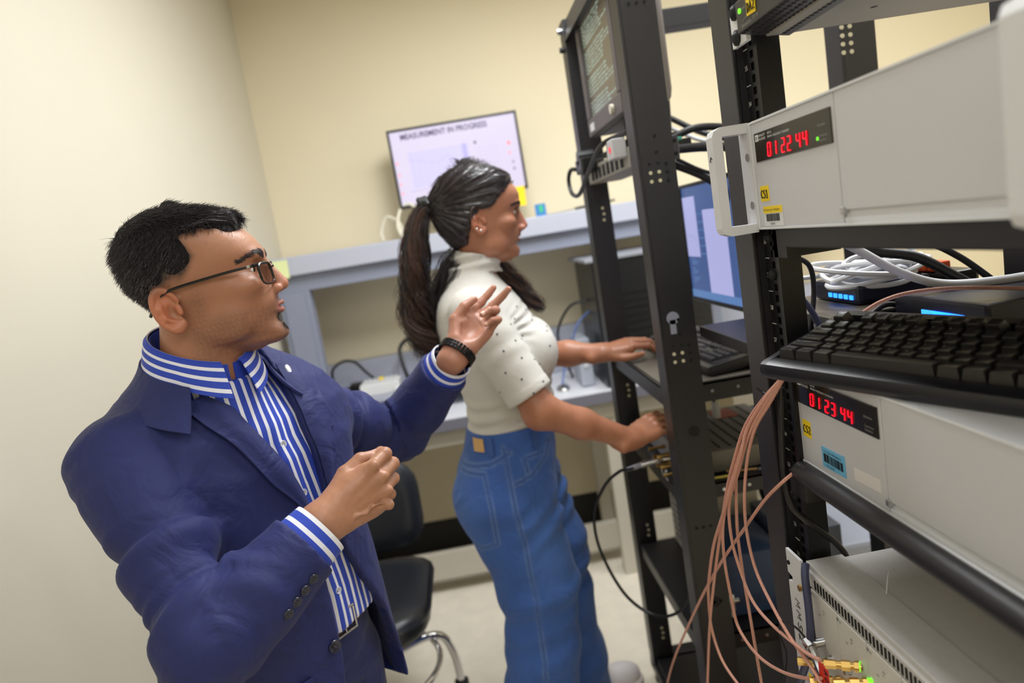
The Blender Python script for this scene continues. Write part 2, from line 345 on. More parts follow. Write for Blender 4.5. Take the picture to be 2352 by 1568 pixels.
for k in range(4):
    a = math.radians(25+90*k); cx, cy = -.52, 2.09
    P_ = lambda r, z: (cx+r*math.cos(a), cy+r*math.sin(a), z)
    lg = G().tube(spline([P_(.02, .235), P_(.12, .245), P_(.21, .25), P_(.268, .225), P_(.295, .15), P_(.303, .045)], 6), .014, 10).build('leg', chrome_m, c, True)
    G().cyl(P_(.303, 0), P_(.303, .05), .024).build('foot', rubber_m, lg, True)
ring = [(-.52+.236*math.cos(2*PI*k/40), 2.09+.236*math.sin(2*PI*k/40), .222) for k in range(41)]
G().tube(ring, .010, 10).build('foot_ring', chrome_m, c, True)
# ------------------------------------------------------------------ equipment racks
EX, EZ = (0, -1, 0), (0, 0, 1)          # print on panels that face the aisle (-x)
FX = .385
def holes(g, x0, y, z0, cols, rows, dx, dz, r, yo):
    for i in range(cols):
        for j in range(rows): g.cyl((x0+i*dx, y, z0-j*dz), (x0+i*dx, y-yo, z0-j*dz), r, n=10)
hole_m = mat('bright_hole', (206, 198, 170), .7)
hole_k = mat('dark_hole', (4, 4, 5), .8)
def channel_post(name_parent, x0, x1, y0, y1, z1, lab_=None, z0=.10, th=.006):
    """folded sheet steel post: front face (-x), side face (-y), rear lip"""
    g = G()
    g.box(x0, x0+th, y0, y1, z0, z1, .0015); g.box(x0+th, x1, y0, y0+th, z0, z1); g.box(x1-th, x1, y0+th, y1-.012, z0, z1); g.box(x0+th, x0+.02, y1-th, y1, z0, z1)
    o = g.build('post', rackm, name_parent); return o
rk = thing('equipment_rack', 'tall black open frame equipment rack of several bays holding the instruments', 'rack', (.6, 1.3, 0))
ZT = 2.06
p1 = channel_post(rk, FX, .45, 2.055, 2.115, ZT)
p2 = channel_post(rk, FX, .462, 1.45, 1.51, 2.5)
p3 = channel_post(rk, FX, .405, .925, .985, 2.5)
p4 = channel_post(rk, FX, .46, .33, .392, 2.5)
for (x0, x1, y0, y1, zt) in ((.83, .905, 2.055, 2.115, ZT), (.83, .905, 1.45, 1.51, 2.5), (.80, .87, .95, 1.01, 2.5)):
    channel_post(rk, x0, x1, y0, y1, zt)
# base frame, feet
g = G(); g.box(FX, .905, 2.06, 2.11, .05, .10, .004); g.box(FX, .905, 1.455, 1.505, .05, .10, .004); g.box(FX, .905, .93, .98, .05, .10, .004); g.box(FX, .45, .33, 2.115, .04, .075, .004); g.box(.84, .90, .93, 2.115, .04, .075, .004); g.build('base_frame', rackm, rk)
for x in (.41, .87):
    for y in (2.085, 1.48, .955): G().cyl((x, y, 0), (x, y, .06), .02).build('foot', rubber_m, rk, True)
# top frame: front beam toward the camera, far side beam
g = G(); g.prism([(FX, 2.0), (FX+.012, 2.06), (.45, 2.06), (.45, 2.045), (FX+.02, 2.03), (FX+.012, 2.0)], 'y', 1.51, 2.10); g.build('front_beam', rackm, rk)
g = G(); g.box(FX+.01, .905, 2.06, 2.11, 1.995, 2.05, .004); g.box(.55, .9, 2.05, 2.058, 1.98, 1.995); g.build('side_beam', rackm, rk)
for z in (2.035, 1.985): G().cyl((FX-.012, 2.085, z), (FX, 2.085, z), .008).build('bolt', steel_m if z > 2 else rubber_m, rk, True)
# perforations seen against the wall behind: through holes drawn as inset discs on the camera-side flange
def hole_cluster(post, x, y, z, kind):
    g = G(); h = G()
    if kind == 'p2':
        holes(g, x, y, z, 2, 2, .018, .0175, .0038, .0012); holes(h, x, y, z+.0175, 2, 1, .018, .0175, .003, .0012)
        h.cyl((x+.018, y, z+.04), (x+.018, y-.0012, z+.04), .0036, n=10); h.cyl((x+.018, y, z+.072), (x+.018, y-.0012, z+.072), .0036, n=10)
        for q in range(3): h.cyl((x+.035, y, z+.014-.017*q), (x+.035, y-.0012, z+.014-.017*q), .0036, n=10)
    if kind == 'p1':
        for q in range(3): g.cyl((x+.002*(q % 2), y, z-.017*q), (x+.002*(q % 2), y-.0012, z-.017*q), .0042, n=10)
    if kind == 'row': holes(h, x, y, z, 3, 1, .016, .01, .0036, .0012)
    if g.v: lab(g.build('through_hole', hole_m, post), 'small round hole showing the pale wall behind')['kind'] = 'stuff'
    if h.v: h.build('punched_hole', hole_k, post)['kind'] = 'stuff'
hole_cluster(p2, .408, 1.45, 1.575, 'p2'); hole_cluster(p2, .408, 1.45, 1.195, 'p2'); hole_cluster(p2, .408, 1.45, .80, 'row'); hole_cluster(p2, .408, 1.45, 1.905, 'row'); hole_cluster(p2, .41, 1.45, .62, 'row')
for z in (1.87, 1.53, 1.0, .55, .20): hole_cluster(p1, .425, 2.055, z, 'p1')
# keyhole slot
g = G(); g.cyl((.415, 1.45, 1.272), (.415, 1.4488, 1.272), .0135, n=24); g.box(.407, .42, 1.4488, 1.45, 1.238, 1.268); lab(g.build('keyhole', mat('keyhole_grey', (140, 144, 162), .6), p2), 'keyhole slot showing grey behind')
for zc in (1.02, .62):
    g = G(); g.cyl((.43, 1.45, zc), (.43, 1.4488, zc), .012, n=20); g.build('keyhole', hole_k, p2)
g = G(); holes(g, .835, 1.45, 1.80, 2, 4, .017, .0165, .0045, .0012); g.build('through_hole', hole_m, rk.children[5])
# mounting rails with square holes and unit numbers
def rail(par, x, y0, y1, z0, z1, uz=None, m=rail_m, hm=hole_k):
    U = .04445; g = G()
    r = 0; zz = z0; yc = (y0+y1)/2 - .004
    # ladder: two side strips and rungs, holes left open
    g.box(x, x+.003, y0, yc-.005, z0, z1); g.box(x, x+.003, yc+.005, y1, z0, z1); k = 0
    while zz < z1:
        g.box(x, x+.003, yc-.005, yc+.005, zz, min(zz+.0055, z1)); zz += U/3
    g.box(x+.003, x+.03, y0, y0+.003, z0, z1)
    return g.build('rail', m, par)
r3 = rail(rk, .400, .885, .925, .15, 2.5); G().box(.4085, .4105, .889, .925, .15, 2.5).build('added_backing', rackm, rk); rail(rk, .400, .395, .43, .15, 2.5)  # plate added behind the rail so its open holes look dark
for n_, z in [(35-k, 1.658-k*.04445) for k in range(-2, 30)]:
    if .2 < z < 1.75:
        text(str(n_), .0085, (.400, .9235, z-.003), EX, EZ, white_ink, r3, 'unit_number')
        g = G(); g.box(.3994, .400, .912, .9235, z-.0225, z-.0218); g.build('unit_tick', white_ink, r3)
# rear rails (light seen through square holes)
rr_ = rail(rk, .795, .91, .945, .15, 2.5)
def panhead(par, p, r=.0065, m=rubber_m):
    g = G(); g.cyl(p, (p[0]-.003, p[1], p[2]), r*1.15, r*1.1); g.cyl((p[0]-.003, p[1], p[2]), (p[0]-.006, p[1], p[2]), r*.95, r*.6)
    o = g.build('screw', m, par, True)
    g = G(); g.box(p[0]-.0064, p[0]-.0058, p[1]-.0035, p[1]+.0035, p[2]-.0007, p[2]+.0007); g.box(p[0]-.0064, p[0]-.0058, p[1]-.0007, p[1]+.0007, p[2]-.0035, p[2]+.0035); g.build('drive_slot', hole_k, o)
for z in (1.441, 1.392, 1.118, 1.085): panhead(r3, (.400, .906, z))
# shelves and runners
g = G(); g.box(.40, .88, .40, .90, 1.428, 1.4525, .002); g.box(.40, .47, .86, .90, 1.415, 1.43); g.build('shelf', rackm, rk)
g = G()
g.tube([(.396, .44, 1.130), (.396, .875, 1.130)], .014, 12); g.box(.40, .88, .40, .895, 1.112, 1.1385, .003); g.box(.392, .42, .86, .905, 1.09, 1.12, .002); g.build('shelf', rackm, rk, True)
G().box(.47, .86, .97, 1.455, 1.222, 1.245, .003).build('shelf', rackm, rk)
def tray(z0, z1, y0, y1, x0=.395, x1=.82):
    g = G(); g.box(x0, x1, y0, y1, z1-.004, z1); g.box(x0, x0+.004, y0, y1, z0, z1+.002); g.box(x0, x1, y0, y0+.004, z0, z1); g.box(x0, x1, y1-.004, y1, z0, z1)
    return g.build('shelf', rackm, rk)
t1 = tray(1.062, 1.105, 1.512, 2.05); t2 = tray(.835, .87, 1.512, 2.05); t3 = tray(.455, .495, 1.512, 2.05); tray(.06, .10, 1.512, 2.05)
lab(G().box(.402, .815, 1.52, 2.045, 1.1052, 1.1075).build('shelf_mat', mat('tray_brown', (108, 102, 92), .5), t1), 'brown top of the keyboard shelf')
for x in (.5, .56, .62, .7):
    for z, y in ((1.085, 1.512), (.852, 1.512), (.475, 1.512)): G().cyl((x, y-.002, z), (x, y, z), .004, n=10).build('screw', steel_m, (t1 if z > 1 else t2 if z > .6 else t3), True)
for x, y, z, a in ((.47, 1.56, .871, 20), (.56, 1.55, .871, -14), (.63, 1.54, .871, 5), (.5, 1.53, .871, -3)):
    M = Matrix.Translation((x, y, z+.003)) @ Matrix.Rotation(math.radians(a), 4, 'Z'); tag(G(M).box(-.035, .035, -.003, .003, -.002, .002, .0008).build('cable_tie', [mat('tie_tan', (190, 150, 100), .5), cable_g, mat('tie_yellow', (220, 200, 90), .5), grey_pl][int(x*100) % 4]), {47: 'tan', 56: 'pale', 63: 'small', 50: 'grey'}[round(x*100)] + ' stray cable tie lying on the shelf below the slotted box, ' + {47: 'nearest the post', 56: 'in the middle', 63: 'farthest from the post', 50: 'along the shelf edge'}[round(x*100)], 'cable tie')

# ------------------------------------------------------------------ seven segment digits
def seven(s, x, y_left, z_top, w_, h_, pitch, par, slant=.0016):
    SEG = {'0': 'abcdef', '1': 'bc', '2': 'abged', '3': 'abgcd', '4': 'fgbc'}; t_ = w_*.17; gp = t_*.22
    for k, ch in enumerate(s):
        y0 = y_left-k*pitch; g = G()
        def bar(a, b):     # a,b in (right, up) units from the digit's lower left
            d = np.array(b)-np.array(a); L = np.linalg.norm(d); d = d/L; n = np.array([-d[1], d[0]])*t_/2; a2 = np.array(a)+d*gp; b2 = np.array(b)-d*gp
            P6 = [a2, a2+d*t_*.5+n, b2-d*t_*.5+n, b2, b2-d*t_*.5-n, a2+d*t_*.5-n]
            pts = [(y0-(p[0]+slant*p[1]/h_), z_top-h_+p[1]) for p in P6]
            g.loft([[(x-.0014, *p) for p in pts], [(x-.0004, *p) for p in pts]])
        c = dict(a=((0, h_), (w_, h_)), b=((w_, h_), (w_, h_/2)), c=((w_, h_/2), (w_, 0)), d=((0, 0), (w_, 0)), e=((0, h_/2), (0, 0)), f=((0, h_), (0, h_/2)), g=((0, h_/2), (w_, h_/2)))
        for sgm in SEG[ch]: bar(*c[sgm])
        lab(g.build('digit', led_red, par), 'glowing red digit ' + ch)
def clock_instrument(x, label, digits, yl, z0, handles):
    """beige frequency standard: front faces -x, left edge at y = yl"""
    h = .1345; yr = yl-(.463 if handles else .443); o = thing('frequency_standard', label, 'instrument', (x+.25, (yl+yr)/2, z0))
    def Y(d): return yl-d                    # distance to the right of the left edge
    g = G(); g.box(x+.004, x+.49, yr+.002, yl-.002, z0+.001, z0+h-.001, .002); g.build('chassis', beige_side, o)
    G().box(x, x+.006, Y(.198), yl, z0+.003, z0+h-.003, .0012).build('front_panel', beige_m, o)
    dr = G().box(x, x+.006, yr, Y(.1995), z0+.016, z0+h-.003, .0012).build('door', beige_m, o)
    g = G(); g.box(x+.001, x+.006, yr, Y(.1995), z0+.003, z0+.0085, .001); g.box(x+.0035, x+.006, yr, Y(.1995), z0+.0085, z0+.0155); g.build('lower_trim', beige_side, o)
    g = G(); g.box(x-.0015, x+.006, yr, yl, z0+h-.003, z0+h, .0008); g.box(x-.0015, x+.006, yr, yl, z0, z0+.003, .0008); g.box(x-.0015, x+.006, yl, yl+.003, z0, z0+h, .0008); g.build('frame_edge', beige_side, o)
    G().box(x-.004, x+.004, Y(.2045), Y(.1995), z0+.0125, z0+.0195, .001).build('latch', alu_m, o)
    dp = G().box(x-.0016, x+.001, Y(.193), Y(.011), z0+.0835, z0+.119, .0007).build('display', olive_m, o)
    xs = x-.0016
    seven(digits, xs, Y(.045), z0+.1035, .0076, .0158, .0143, dp) if 0 else None
    for i in range(3): seven(digits[2*i:2*i+2], xs, Y(.0475+.0367*i), z0+.1032, .0076, .0155, .0148, dp)
    lg = G(); lg.box(xs-.0004, xs, Y(.0235), Y(.0150), z0+.1085, z0+.1165, .0002); lg = lg.build('logo_plate', white_ink, dp)
    text('hp', .0072, (xs-.0004, Y(.0168), z0+.1108), EX, EZ, olive_m, dp, 'logo', sx=.8)
    text('HEWLETT', .0042, (xs, Y(.0255), z0+.1131), EX, EZ, white_ink, dp); text('PACKARD', .0042, (xs, Y(.0255), z0+.1088), EX, EZ, white_ink, dp)
    text('5071A', .0044, (xs, Y(.050), z0+.1131), EX, EZ, white_ink, dp); text('PRIMARY FREQUENCY STANDARD', .0036, (xs, Y(.050), z0+.1090), EX, EZ, white_ink, dp)
    text('Attention', .0042, (xs, Y(.168), z0+.1030), EX, EZ, grey_ink, dp)
    text('Continuous', .0038, (xs, Y(.1685), z0+.0925), EX, EZ, grey_ink, dp); text('Operation', .0038, (xs, Y(.1685), z0+.0880), EX, EZ, grey_ink, dp)
    if handles:
        G().cyl((xs-.0006, Y(.1655), z0+.0915), (xs, Y(.1655), z0+.0915), .0019, n=12).build('status_light', led_green, dp)
        for y0, y1 in ((yl+.003, yl+.036), (yr-.033, yr)):
            e = G(); e.box(x-.002, x+.004, y0, y1, z0, z0+h, .001); e = e.build('rack_ear', beige_m, o)
            g = G(); s = 1 if y0 > yl else -1; ya, yb = (y0+.004, y0+.026) if s > 0 else (y0, y0+.022)
            # handle: bevelled U
            xo, xi = x-.048, x-.035
            g.prism([(x, z0+h+.001), (x-.036, z0+h+.001), (xo+.003, z0+h-.003), (xo, z0+h-.010), (xo, z0+.008), (xo+.003, z0+.001), (x-.036, z0-.003), (x, z0-.003), (x, z0+.008), (xi, z0+.009), (xi, z0+h-.011), (x, z0+h-.011)], 'y', ya, yb)
            hd = g.build('handle', beige_side, e)
            for zz in (.093, .032): G().cyl((x-.0035, yl+.012 if s > 0 else yr-.012, z0+zz), (x-.001, yl+.012 if s > 0 else yr-.012, z0+zz), .0052).build('screw', steel_m, e, True)
        g = G(); g.tube([(x-.0482, yl+.014, z0+.098), (x-.0482, yl+.018, z0+.101), (x-.0482, yl+.0205, z0+.0945)], .0008, 5); g.build('scuff', black_ink, o)
    return o, Y
cs1, Y1 = clock_instrument(FX, 'beige frequency standard with side handles, red digits and a CS1 tag, upper of the pair', '012244', .893, 1.4535, True)
cs2, Y2 = clock_instrument(.406, 'beige frequency standard with a CS2 tag and blue sticker, lying under the big keyboard', '012344', .893, 1.139, False)
def sticker(name, label, y0, y1, z0, z1, x, m, par, tilt=0):
    M = Matrix.Translation((x, (y0+y1)/2, (z0+z1)/2)) @ Matrix.Rotation(math.radians(tilt), 4, 'X')
    return lab(G(M).box(-.0006, 0, -(y0-y1)/2, (y0-y1)/2, -(z1-z0)/2, (z1-z0)/2, .0002).build(name, m, par), label)
PEN = {'C': [[(.62, .88), (.35, 1), (.08, .75), (.02, .4), (.15, .06), (.42, 0), (.6, .15)]], 'S': [[(.62, .9), (.35, 1), (.12, .85), (.14, .6), (.5, .45), (.56, .18), (.3, 0), (.04, .1)]],
       '5': [[(.62, 1), (.15, .97), (.1, .55), (.4, .6), (.58, .35), (.42, .05), (.04, .04)]], '1': [[(.1, .78), (.32, 1), (.3, 0)], [(.08, 0), (.52, 0)]], '2': [[(.05, .8), (.3, 1), (.55, .75), (.35, .4), (.02, .02), (.62, .02)]],
       'D': [[(.08, 0), (.12, 1), (.45, .85), (.6, .5), (.4, .1), (.02, 0)]], 'A': [[(0, 0), (.3, 1), (.6, 0)], [(.12, .38), (.5, .38)]], 'M': [[(0, 0), (.1, 1), (.35, .35), (.6, 1), (.7, 0)]],
       'O': [[(.3, 1), (.05, .7), (.08, .2), (.35, 0), (.58, .3), (.55, .8), (.3, 1)]], 'G': [[(.6, .85), (.3, 1), (.05, .6), (.15, .1), (.45, 0), (.6, .25), (.58, .45), (.35, .45)]], '0': [[(.3, 1), (.08, .6), (.12, .1), (.35, 0), (.5, .4), (.48, .85), (.3, 1)]], '6': [[(.5, 1), (.15, .6), (.05, .2), (.3, 0), (.5, .2), (.35, .45), (.1, .3)]]}
def hand(s, loc, ex, ey, h, r, m, par, adv=.85, sx=.8):
    L = []
    for k, ch in enumerate(s):
        for st in PEN[ch]: L.append([(k*adv*sx+x*sx, y) for x, y in st])
    return strokes(L, loc, ex, ey, h, r, m, par)
st = sticker('name_sticker', 'yellow sticker with handwritten CS1', Y1(.0105), Y1(.0345), 1.4885, 1.5075, FX, yellow_m, cs1)
hand('CS1', (FX-.0006, Y1(.0135), 1.4925), EX, EZ, .010, .0006, black_ink, st)
st = sticker('name_sticker', 'yellow sticker with handwritten CS2', Y2(.016), Y2(.037), 1.178, 1.2005, .406, yellow_m, cs2)
hand('CS2', (.4054, Y2(.0185), 1.184), EX, EZ, .010, .0006, black_ink, st)
st = sticker('asset_label', 'white barcode label with a yellow band', Y1(.0145), Y1(.066), 1.4575, 1.482, FX, white_pl, cs1)
lab(G().box(FX-.001, FX-.0005, Y1(.066), Y1(.0145), 1.4735, 1.482).build('band', yellow_m, st), 'yellow band of the label')
text('The University of Alabama', .0044, (FX-.001, Y1(.0158), 1.4762), EX, EZ, black_ink, st, sx=.95)
def barcode(y0, y1, z0, z1, x, par, n=26):
    g = G(); w_ = (y0-y1)/n
    for k in range(n):
        a = w_*random.choice((.25, .4, .65)); g.box(x-.0009, x-.0005, y0-k*w_-a, y0-k*w_, z0, z1)
    return g.build('barcode', black_ink, par)
barcode(Y1(.021), Y1(.0585), 1.4635, 1.4725, FX, st); text('246760', .0042, (FX-.0007, Y1(.032), 1.4590), EX, EZ, black_ink, st)
st = sticker('asset_label', 'light blue barcode sticker', Y2(.061), Y2(.116), 1.1505, 1.1775, .406, blue_label, cs2, -2)
text('U.S. GOV PROPERTY', .0045, (.4053, Y2(.068), 1.1705), EX, EZ, black_ink, st); barcode(Y2(.066), Y2(.111), 1.1575, 1.1685, .406, st); text('4T05760976', .0042, (.4053, Y2(.07), 1.1525), EX, EZ, black_ink, st)
sticker('faded_label', 'faded white paper label', Y2(.135), Y2(.187), 1.158, 1.1735, .406, mat('faded_label', (226, 222, 220), .6), cs2, -3)

# ------------------------------------------------------------------ distribution amplifier at the top
da = thing('distribution_amplifier', 'thin black rack unit with a yellow DA2 sticker at the top of the rack', 'instrument', (.6, .65, 1.68))
dam = mat('amp_face', (46, 43, 44), .4)
g = G(); g.box(FX+.02, .84, .40, .868, 1.682, 1.727, .002); g.build('case', mat('amp_case', (142, 136, 126), .55, metal=.2), da)
G().box(FX-.012, FX+.004, .40, .872, 1.690, 1.727, .002).build('front_panel', dam, da)
g = G(); g.prism([(FX-.012, 1.690), (FX+.05, 1.680), (FX+.05, 1.684), (FX+.004, 1.694)], 'y', .40, .87); g.build('lower_grille', dam, da)
g = G()
for r in range(6):
    for k in range(48):
        y = .863-k*.0093-(r % 2)*.0046; xx = FX-.008+r*.0095; zz = 1.690-(xx-FX+.012)*.161-.0004
        g.cyl((xx, y, zz+.0006), (xx, y, zz-.0002), .0028, n=6)
og = g.build('grille_holes', hole_k, da); og['kind'] = 'stuff'
e = lab(G().box(FX-.002, FX+.004, .872, .915, 1.682, 1.727, .001).build('rack_ear', white_pl, da), 'white mounting ear')
for z in (1.692, 1.722): panhead(e, (FX-.002, .897, z), .0085)
G().cyl((FX-.0135, .859, 1.7135), (FX-.012, .859, 1.7135), .003, n=12).build('status_light', led_green, da)
st = sticker('name_sticker', 'yellow sticker with handwritten DA2', .839, .815, 1.701, 1.727, FX-.0125, yellow_m, da, 3)
hand('DA2', (FX-.0132, .8365, 1.7045), EX, EZ, .011, .0006, black_ink, st)
text('POWER', .0035, (FX-.012, .855, 1.7125), EX, EZ, grey_ink, da); text('Symmetricom', .0062, (FX-.012, .858, 1.6935), EX, EZ, grey_ink, da, sx=.8); text('SDI 7B', .0055, (FX-.012, .826, 1.6945), EX, EZ, grey_ink, da)
g = G(); g.tube(spline([(FX-.0123, .852, 1.700), (FX-.0123, .842, 1.7025), (FX-.0123, .832, 1.7015)], 6), .0005, 5); g.build('logo_swoosh', grey_ink, da)
g = G(); g.tube([(FX-.0123, .80+.004*math.cos(a), 1.7135+.004*math.sin(a)) for a in np.linspace(0, 6.28, 20)], .0004, 4); g.tube([(FX-.0123, .795, 1.708), (FX-.0123, .782, 1.7095)], .0005, 4); g.build('panel_icon', grey_ink, da)
for k in range(8): G().cyl((.50+.04*k, .80-.05*(k % 3), 1.6818), (.50+.04*k, .80-.05*(k % 3), 1.6825), .004, n=10).build('screw', hole_k, da)

# ------------------------------------------------------------------ frequency measurement chassis at the bottom right
ch = thing('measurement_chassis', 'light grey vented module chassis marked MMS2 at the bottom right', 'instrument', (.62, .64, .74))
chm = mat('chassis_grey', (196, 194, 192), .42, var=.03, vscale=120, bump=.08); mod_m = mat('module_panel', (205, 203, 196), .45, bump=.04)
g = G(); g.box(FX+.012, .86, .42, .872, .742, 1.0, .002); g.build('case', chm, ch)
G().box(FX+.004, .44, .42, .875, .994, 1.003, .0012).build('top_lip', chm, ch)
e = G().prism([(.875, .742), (.918, .742), (.918, .955), (.905, .957), (.905, .966), (.918, .968), (.918, 1.004), (.875, 1.004)], 'x', FX-.004, FX).build('rack_ear', beige_side, ch)
hand('MMS2', (FX-.004, .902, .935), (0, 0, -1), (0, -1, 0), .0125, .0005, black_ink, e, adv=1.15, sx=1.25)
G().cyl((FX-.006, .911, .985), (FX-.004, .911, .985), .003).build('bolt', hole_k, e); G().cyl((FX-.0075, .88, .962), (FX-.004, .88, .962), .0045).build('bolt', gold_m, e)
g = G(); g.box(FX, FX+.014, .42, .866, .974, .995, .001)
vent = g.build('vent_strip', chm, ch); g = G()
for k in range(56): g.box(FX-.0008, FX+.001, .846-k*.0074-.0036, .846-k*.0074, .977, .990)
g.build('vent_slot', hole_k, vent)['kind'] = 'stuff'
g = G(); g.box(FX-.002, FX+.01, .872, .880, .76, .965); g.build('side_recess', darkpl, ch)
for k in range(7):
    ya = .858-k*.0655; yb = ya-.0645
    md = G().box(FX-.001, FX+.013, yb, ya, .748, .9725, .0012).build('module', mod_m, ch)
    text('HF', .004, (FX-.001, ya-.006, .964), EX, EZ, module_ink, md); text('dBm', .0035, (FX-.001, ya-.030, .9555), EX, EZ, module_ink, md); text('IN', .0035, (FX-.001, ya-.030, .9505), EX, EZ, module_ink, md); text('REF', .0035, (FX-.001, ya-.018, .944), EX, EZ, module_ink, md)
    for yy, zz in ((ya-.022, .908), (ya-.045, .897), (ya-.022, .86), (ya-.045, .85)):
        g = G(); g.cyl((FX-.003, yy, zz), (FX-.001, yy, zz), .0055, n=6); g.cyl((FX-.009, yy, zz), (FX-.003, yy, zz), .0034); g.build('jack', alu_m, md, True)
    for zz in (.967, .756): G().cyl((FX-.002, ya-.0035, zz), (FX-.001, ya-.0035, zz), .0022, n=10).build('screw', steel_m, md)

# ------------------------------------------------------------------ top monitor in the far bay
tm_b = mat('old_monitor_taupe', (92, 86, 88), .5, bump=.1); crt = mat('terminal_screen', (62, 56, 44), .3, emit=(96, 88, 70), estr=.5)
txt_m = mat('terminal_text', (120, 140, 130), .5, emit=(176, 200, 188), estr=1)
tm = thing('terminal_monitor', 'taupe boxy monitor showing terminal text in the top of the far rack bay', 'monitor', (.46, 1.8, 1.73))
g = G(); ya, yb, za, zb = 1.585, 1.985, 1.722, 2.035
g.box(.425, .505, ya, yb, za, zb, .006); g.build('housing', tm_b, tm)
g = G(); n = 9
prof = [(.455, 0), (.50, .004), (.515, .03), (.52, .06)]
rr = []
for x, i in ((.503, .004), (.52, .02), (.532, .045), (.542, .08), (.547, .12)): rr.append([(x, ya+i, za+i*.9), (x, yb-i, za+i*.9), (x, yb-i, zb-i*.9), (x, ya+i, zb-i*.9)])
g.loft(rr).build('back_shell', tm_b, tm, True)
g = G()
for q in ((ya, yb, zb-.026, zb), (ya, yb, za, za+.045), (ya, ya+.034, za+.045, zb-.026), (yb-.034, yb, za+.045, zb-.026)): g.box(.402, .425, q[0], q[1], q[2], q[3], .004)
g.build('bezel', tm_b, tm)
sc_ = G().box(.412, .4255, ya+.034, yb-.034, za+.045, zb-.026).build('screen', crt, tm)
words = ['tick 14:22:41 phase -0.218 ns offset 3.1e-14 locked', 'steer 00:03 chan 2 drift 0.004 ps/s ok', 'cs1 5.000000000 MHz lvl 13.1 dBm', 'cs2 5.000000000 MHz lvl 12.9 dBm beam 24.1', 'log: frame 20918 written to disk', 'maser n/a   gps 11 sats   tdop 0.8']
for k in range(24):
    if k in (6, 13, 19): continue
    text(words[(k*5+k//3) % 6], .0085, (.412, yb-.04, zb-.040-k*.0096), EX, EZ, txt_m, sc_, 'text_line', sx=1.9)
G().box(.400, .4025, 1.90, 1.945, 1.732, 1.752, .0005).build('maker_tag', white_pl, tm)
kn = G(); kn.cyl((.394, 1.668, 1.744), (.402, 1.668, 1.744), .011); kn.build('knob', mat('knob_pale', (215, 208, 190), .4), tm, True)
g = G(); g.box(.40, .52, 1.60, 1.97, 1.66, 1.664); g.box(.46, .50, 1.75, 1.82, 1.66, 1.73, .004); g.build('stand', rackm, tm)

# power strip on a flat shelf below it
ps = thing('power_strip', 'grey rack power strip with plugs under the terminal monitor', 'power strip', (.44, 1.8, 1.60))
psm = mat('strip_grey', (62, 62, 68), .5)
g = G(); g.box(.397, .49, 1.50, 2.05, 1.600, 1.645, .002); g.build('housing', mat('strip_light', (150, 146, 138), .5), ps)
ep = lab(G().box(.398, .488, 1.4965, 1.50, 1.597, 1.646, .001).build('end_plate', psm, ps), 'dark end plate with screw holes')
for x in (.452, .480):
    for z in (1.609, 1.636): G().cyl((x, 1.4955, z), (x, 1.4968, z), .0042, n=12).build('screw_hole', hole_k, ep)
for k in range(8): G().box(.3955, .398, 1.62+.05*k, 1.65+.05*k, 1.607, 1.636, .001).build('socket', hole_k, ps)
ad = thing('plug_adapter', 'black mains plug with a pale adapter on the rack power strip', 'plug', (.37, 1.95, 1.62))
g = G(); g.box(.352, .397, 1.90, 1.99, 1.628, 1.668, .006); g.cyl((.352, 1.94, 1.668), (.397, 1.94, 1.668), .02); g.build('body', blackpl, ad)
G().box(.365, .397, 1.575, 1.635, 1.625, 1.668, .003).build('clear_adapter', mat('pale_adapter', (205, 205, 210), .4), ad)
G().box(.3635, .365, 1.59, 1.603, 1.64, 1.652).build('indicator', mat('ind_red', (230, 40, 60), .4, emit=(230, 40, 60), estr=.7), ad)
G().tube(spline([(.355, 1.99, 1.645), (.345, 2.03, 1.648), (.34, 2.06, 1.625), (.34, 2.04, 1.585), (.345, 1.95, 1.575), (.35, 1.80, 1.62), (.36, 1.65, 1.665), (.40, 1.57, 1.675)], 9), .006, 8).build('lead', cable_b, ad, True)

# ------------------------------------------------------------------ rack monitor with blue desktop
M = Matrix.Translation((.60, 1.872, 1.247)) @ Matrix.Rotation(-PI/2, 4, 'Z')
blue_scr = mat('screen_blue', (30, 50, 90), .3, emit=(64, 92, 148), estr=.78)
bm_ = screen_monitor('monitor', 'thin black monitor with a blue desktop and pale windows inside the rack', 'monitor', M, .50, .305, .035, .009, blackpl, blue_scr)
pale = mat('screen_pale', (60, 60, 80), .3, emit=(176, 178, 228), estr=.9); mid = mat('screen_mid', (40, 60, 90), .3, emit=(92, 132, 190), estr=.8); grn = mat('screen_curve', (60, 80, 80), .3, emit=(150, 170, 200), estr=.8)
for q, m_, nm in (((.012, .105, .118, .272), pale, 'window_pane'), ((.155, .3, .03, .235), pale, 'window_pane'), ((.0095, .49, .0105, .03), mid, 'task_bar')):
    G(M).box(q[0], q[1], -.0028, -.002, q[2], q[3]).build(nm, m_, bm_)
g = G(M)
for k in range(9): g.box(.035, .035+.02+.028*((k*7) % 5)/4, -.0028, -.002, .05+k*.006+(k//3)*.006, .052+k*.006+(k//3)*.006)
for k in range(6): g.box(.11, .15, -.0028, -.002, .125+k*.02, .127+k*.02)
g.build('screen_text', mid, bm_)['kind'] = 'stuff'; G(M).tube(spline([(.03, -.003, .17), (.05, -.003, .174), (.075, -.003, .168), (.09, -.003, .16)], 5), .0012, 4).build('screen_curve', grn, bm_)
g = G(M); g.box(.2, .3, .085, .11, -.13, .06, .004); g.box(.22, .28, .03, .09, .04, .07, .004); g.box(.18, .32, .10, .20, -.139, -.133, .002); g.build('stand', grey_pl, bm_)

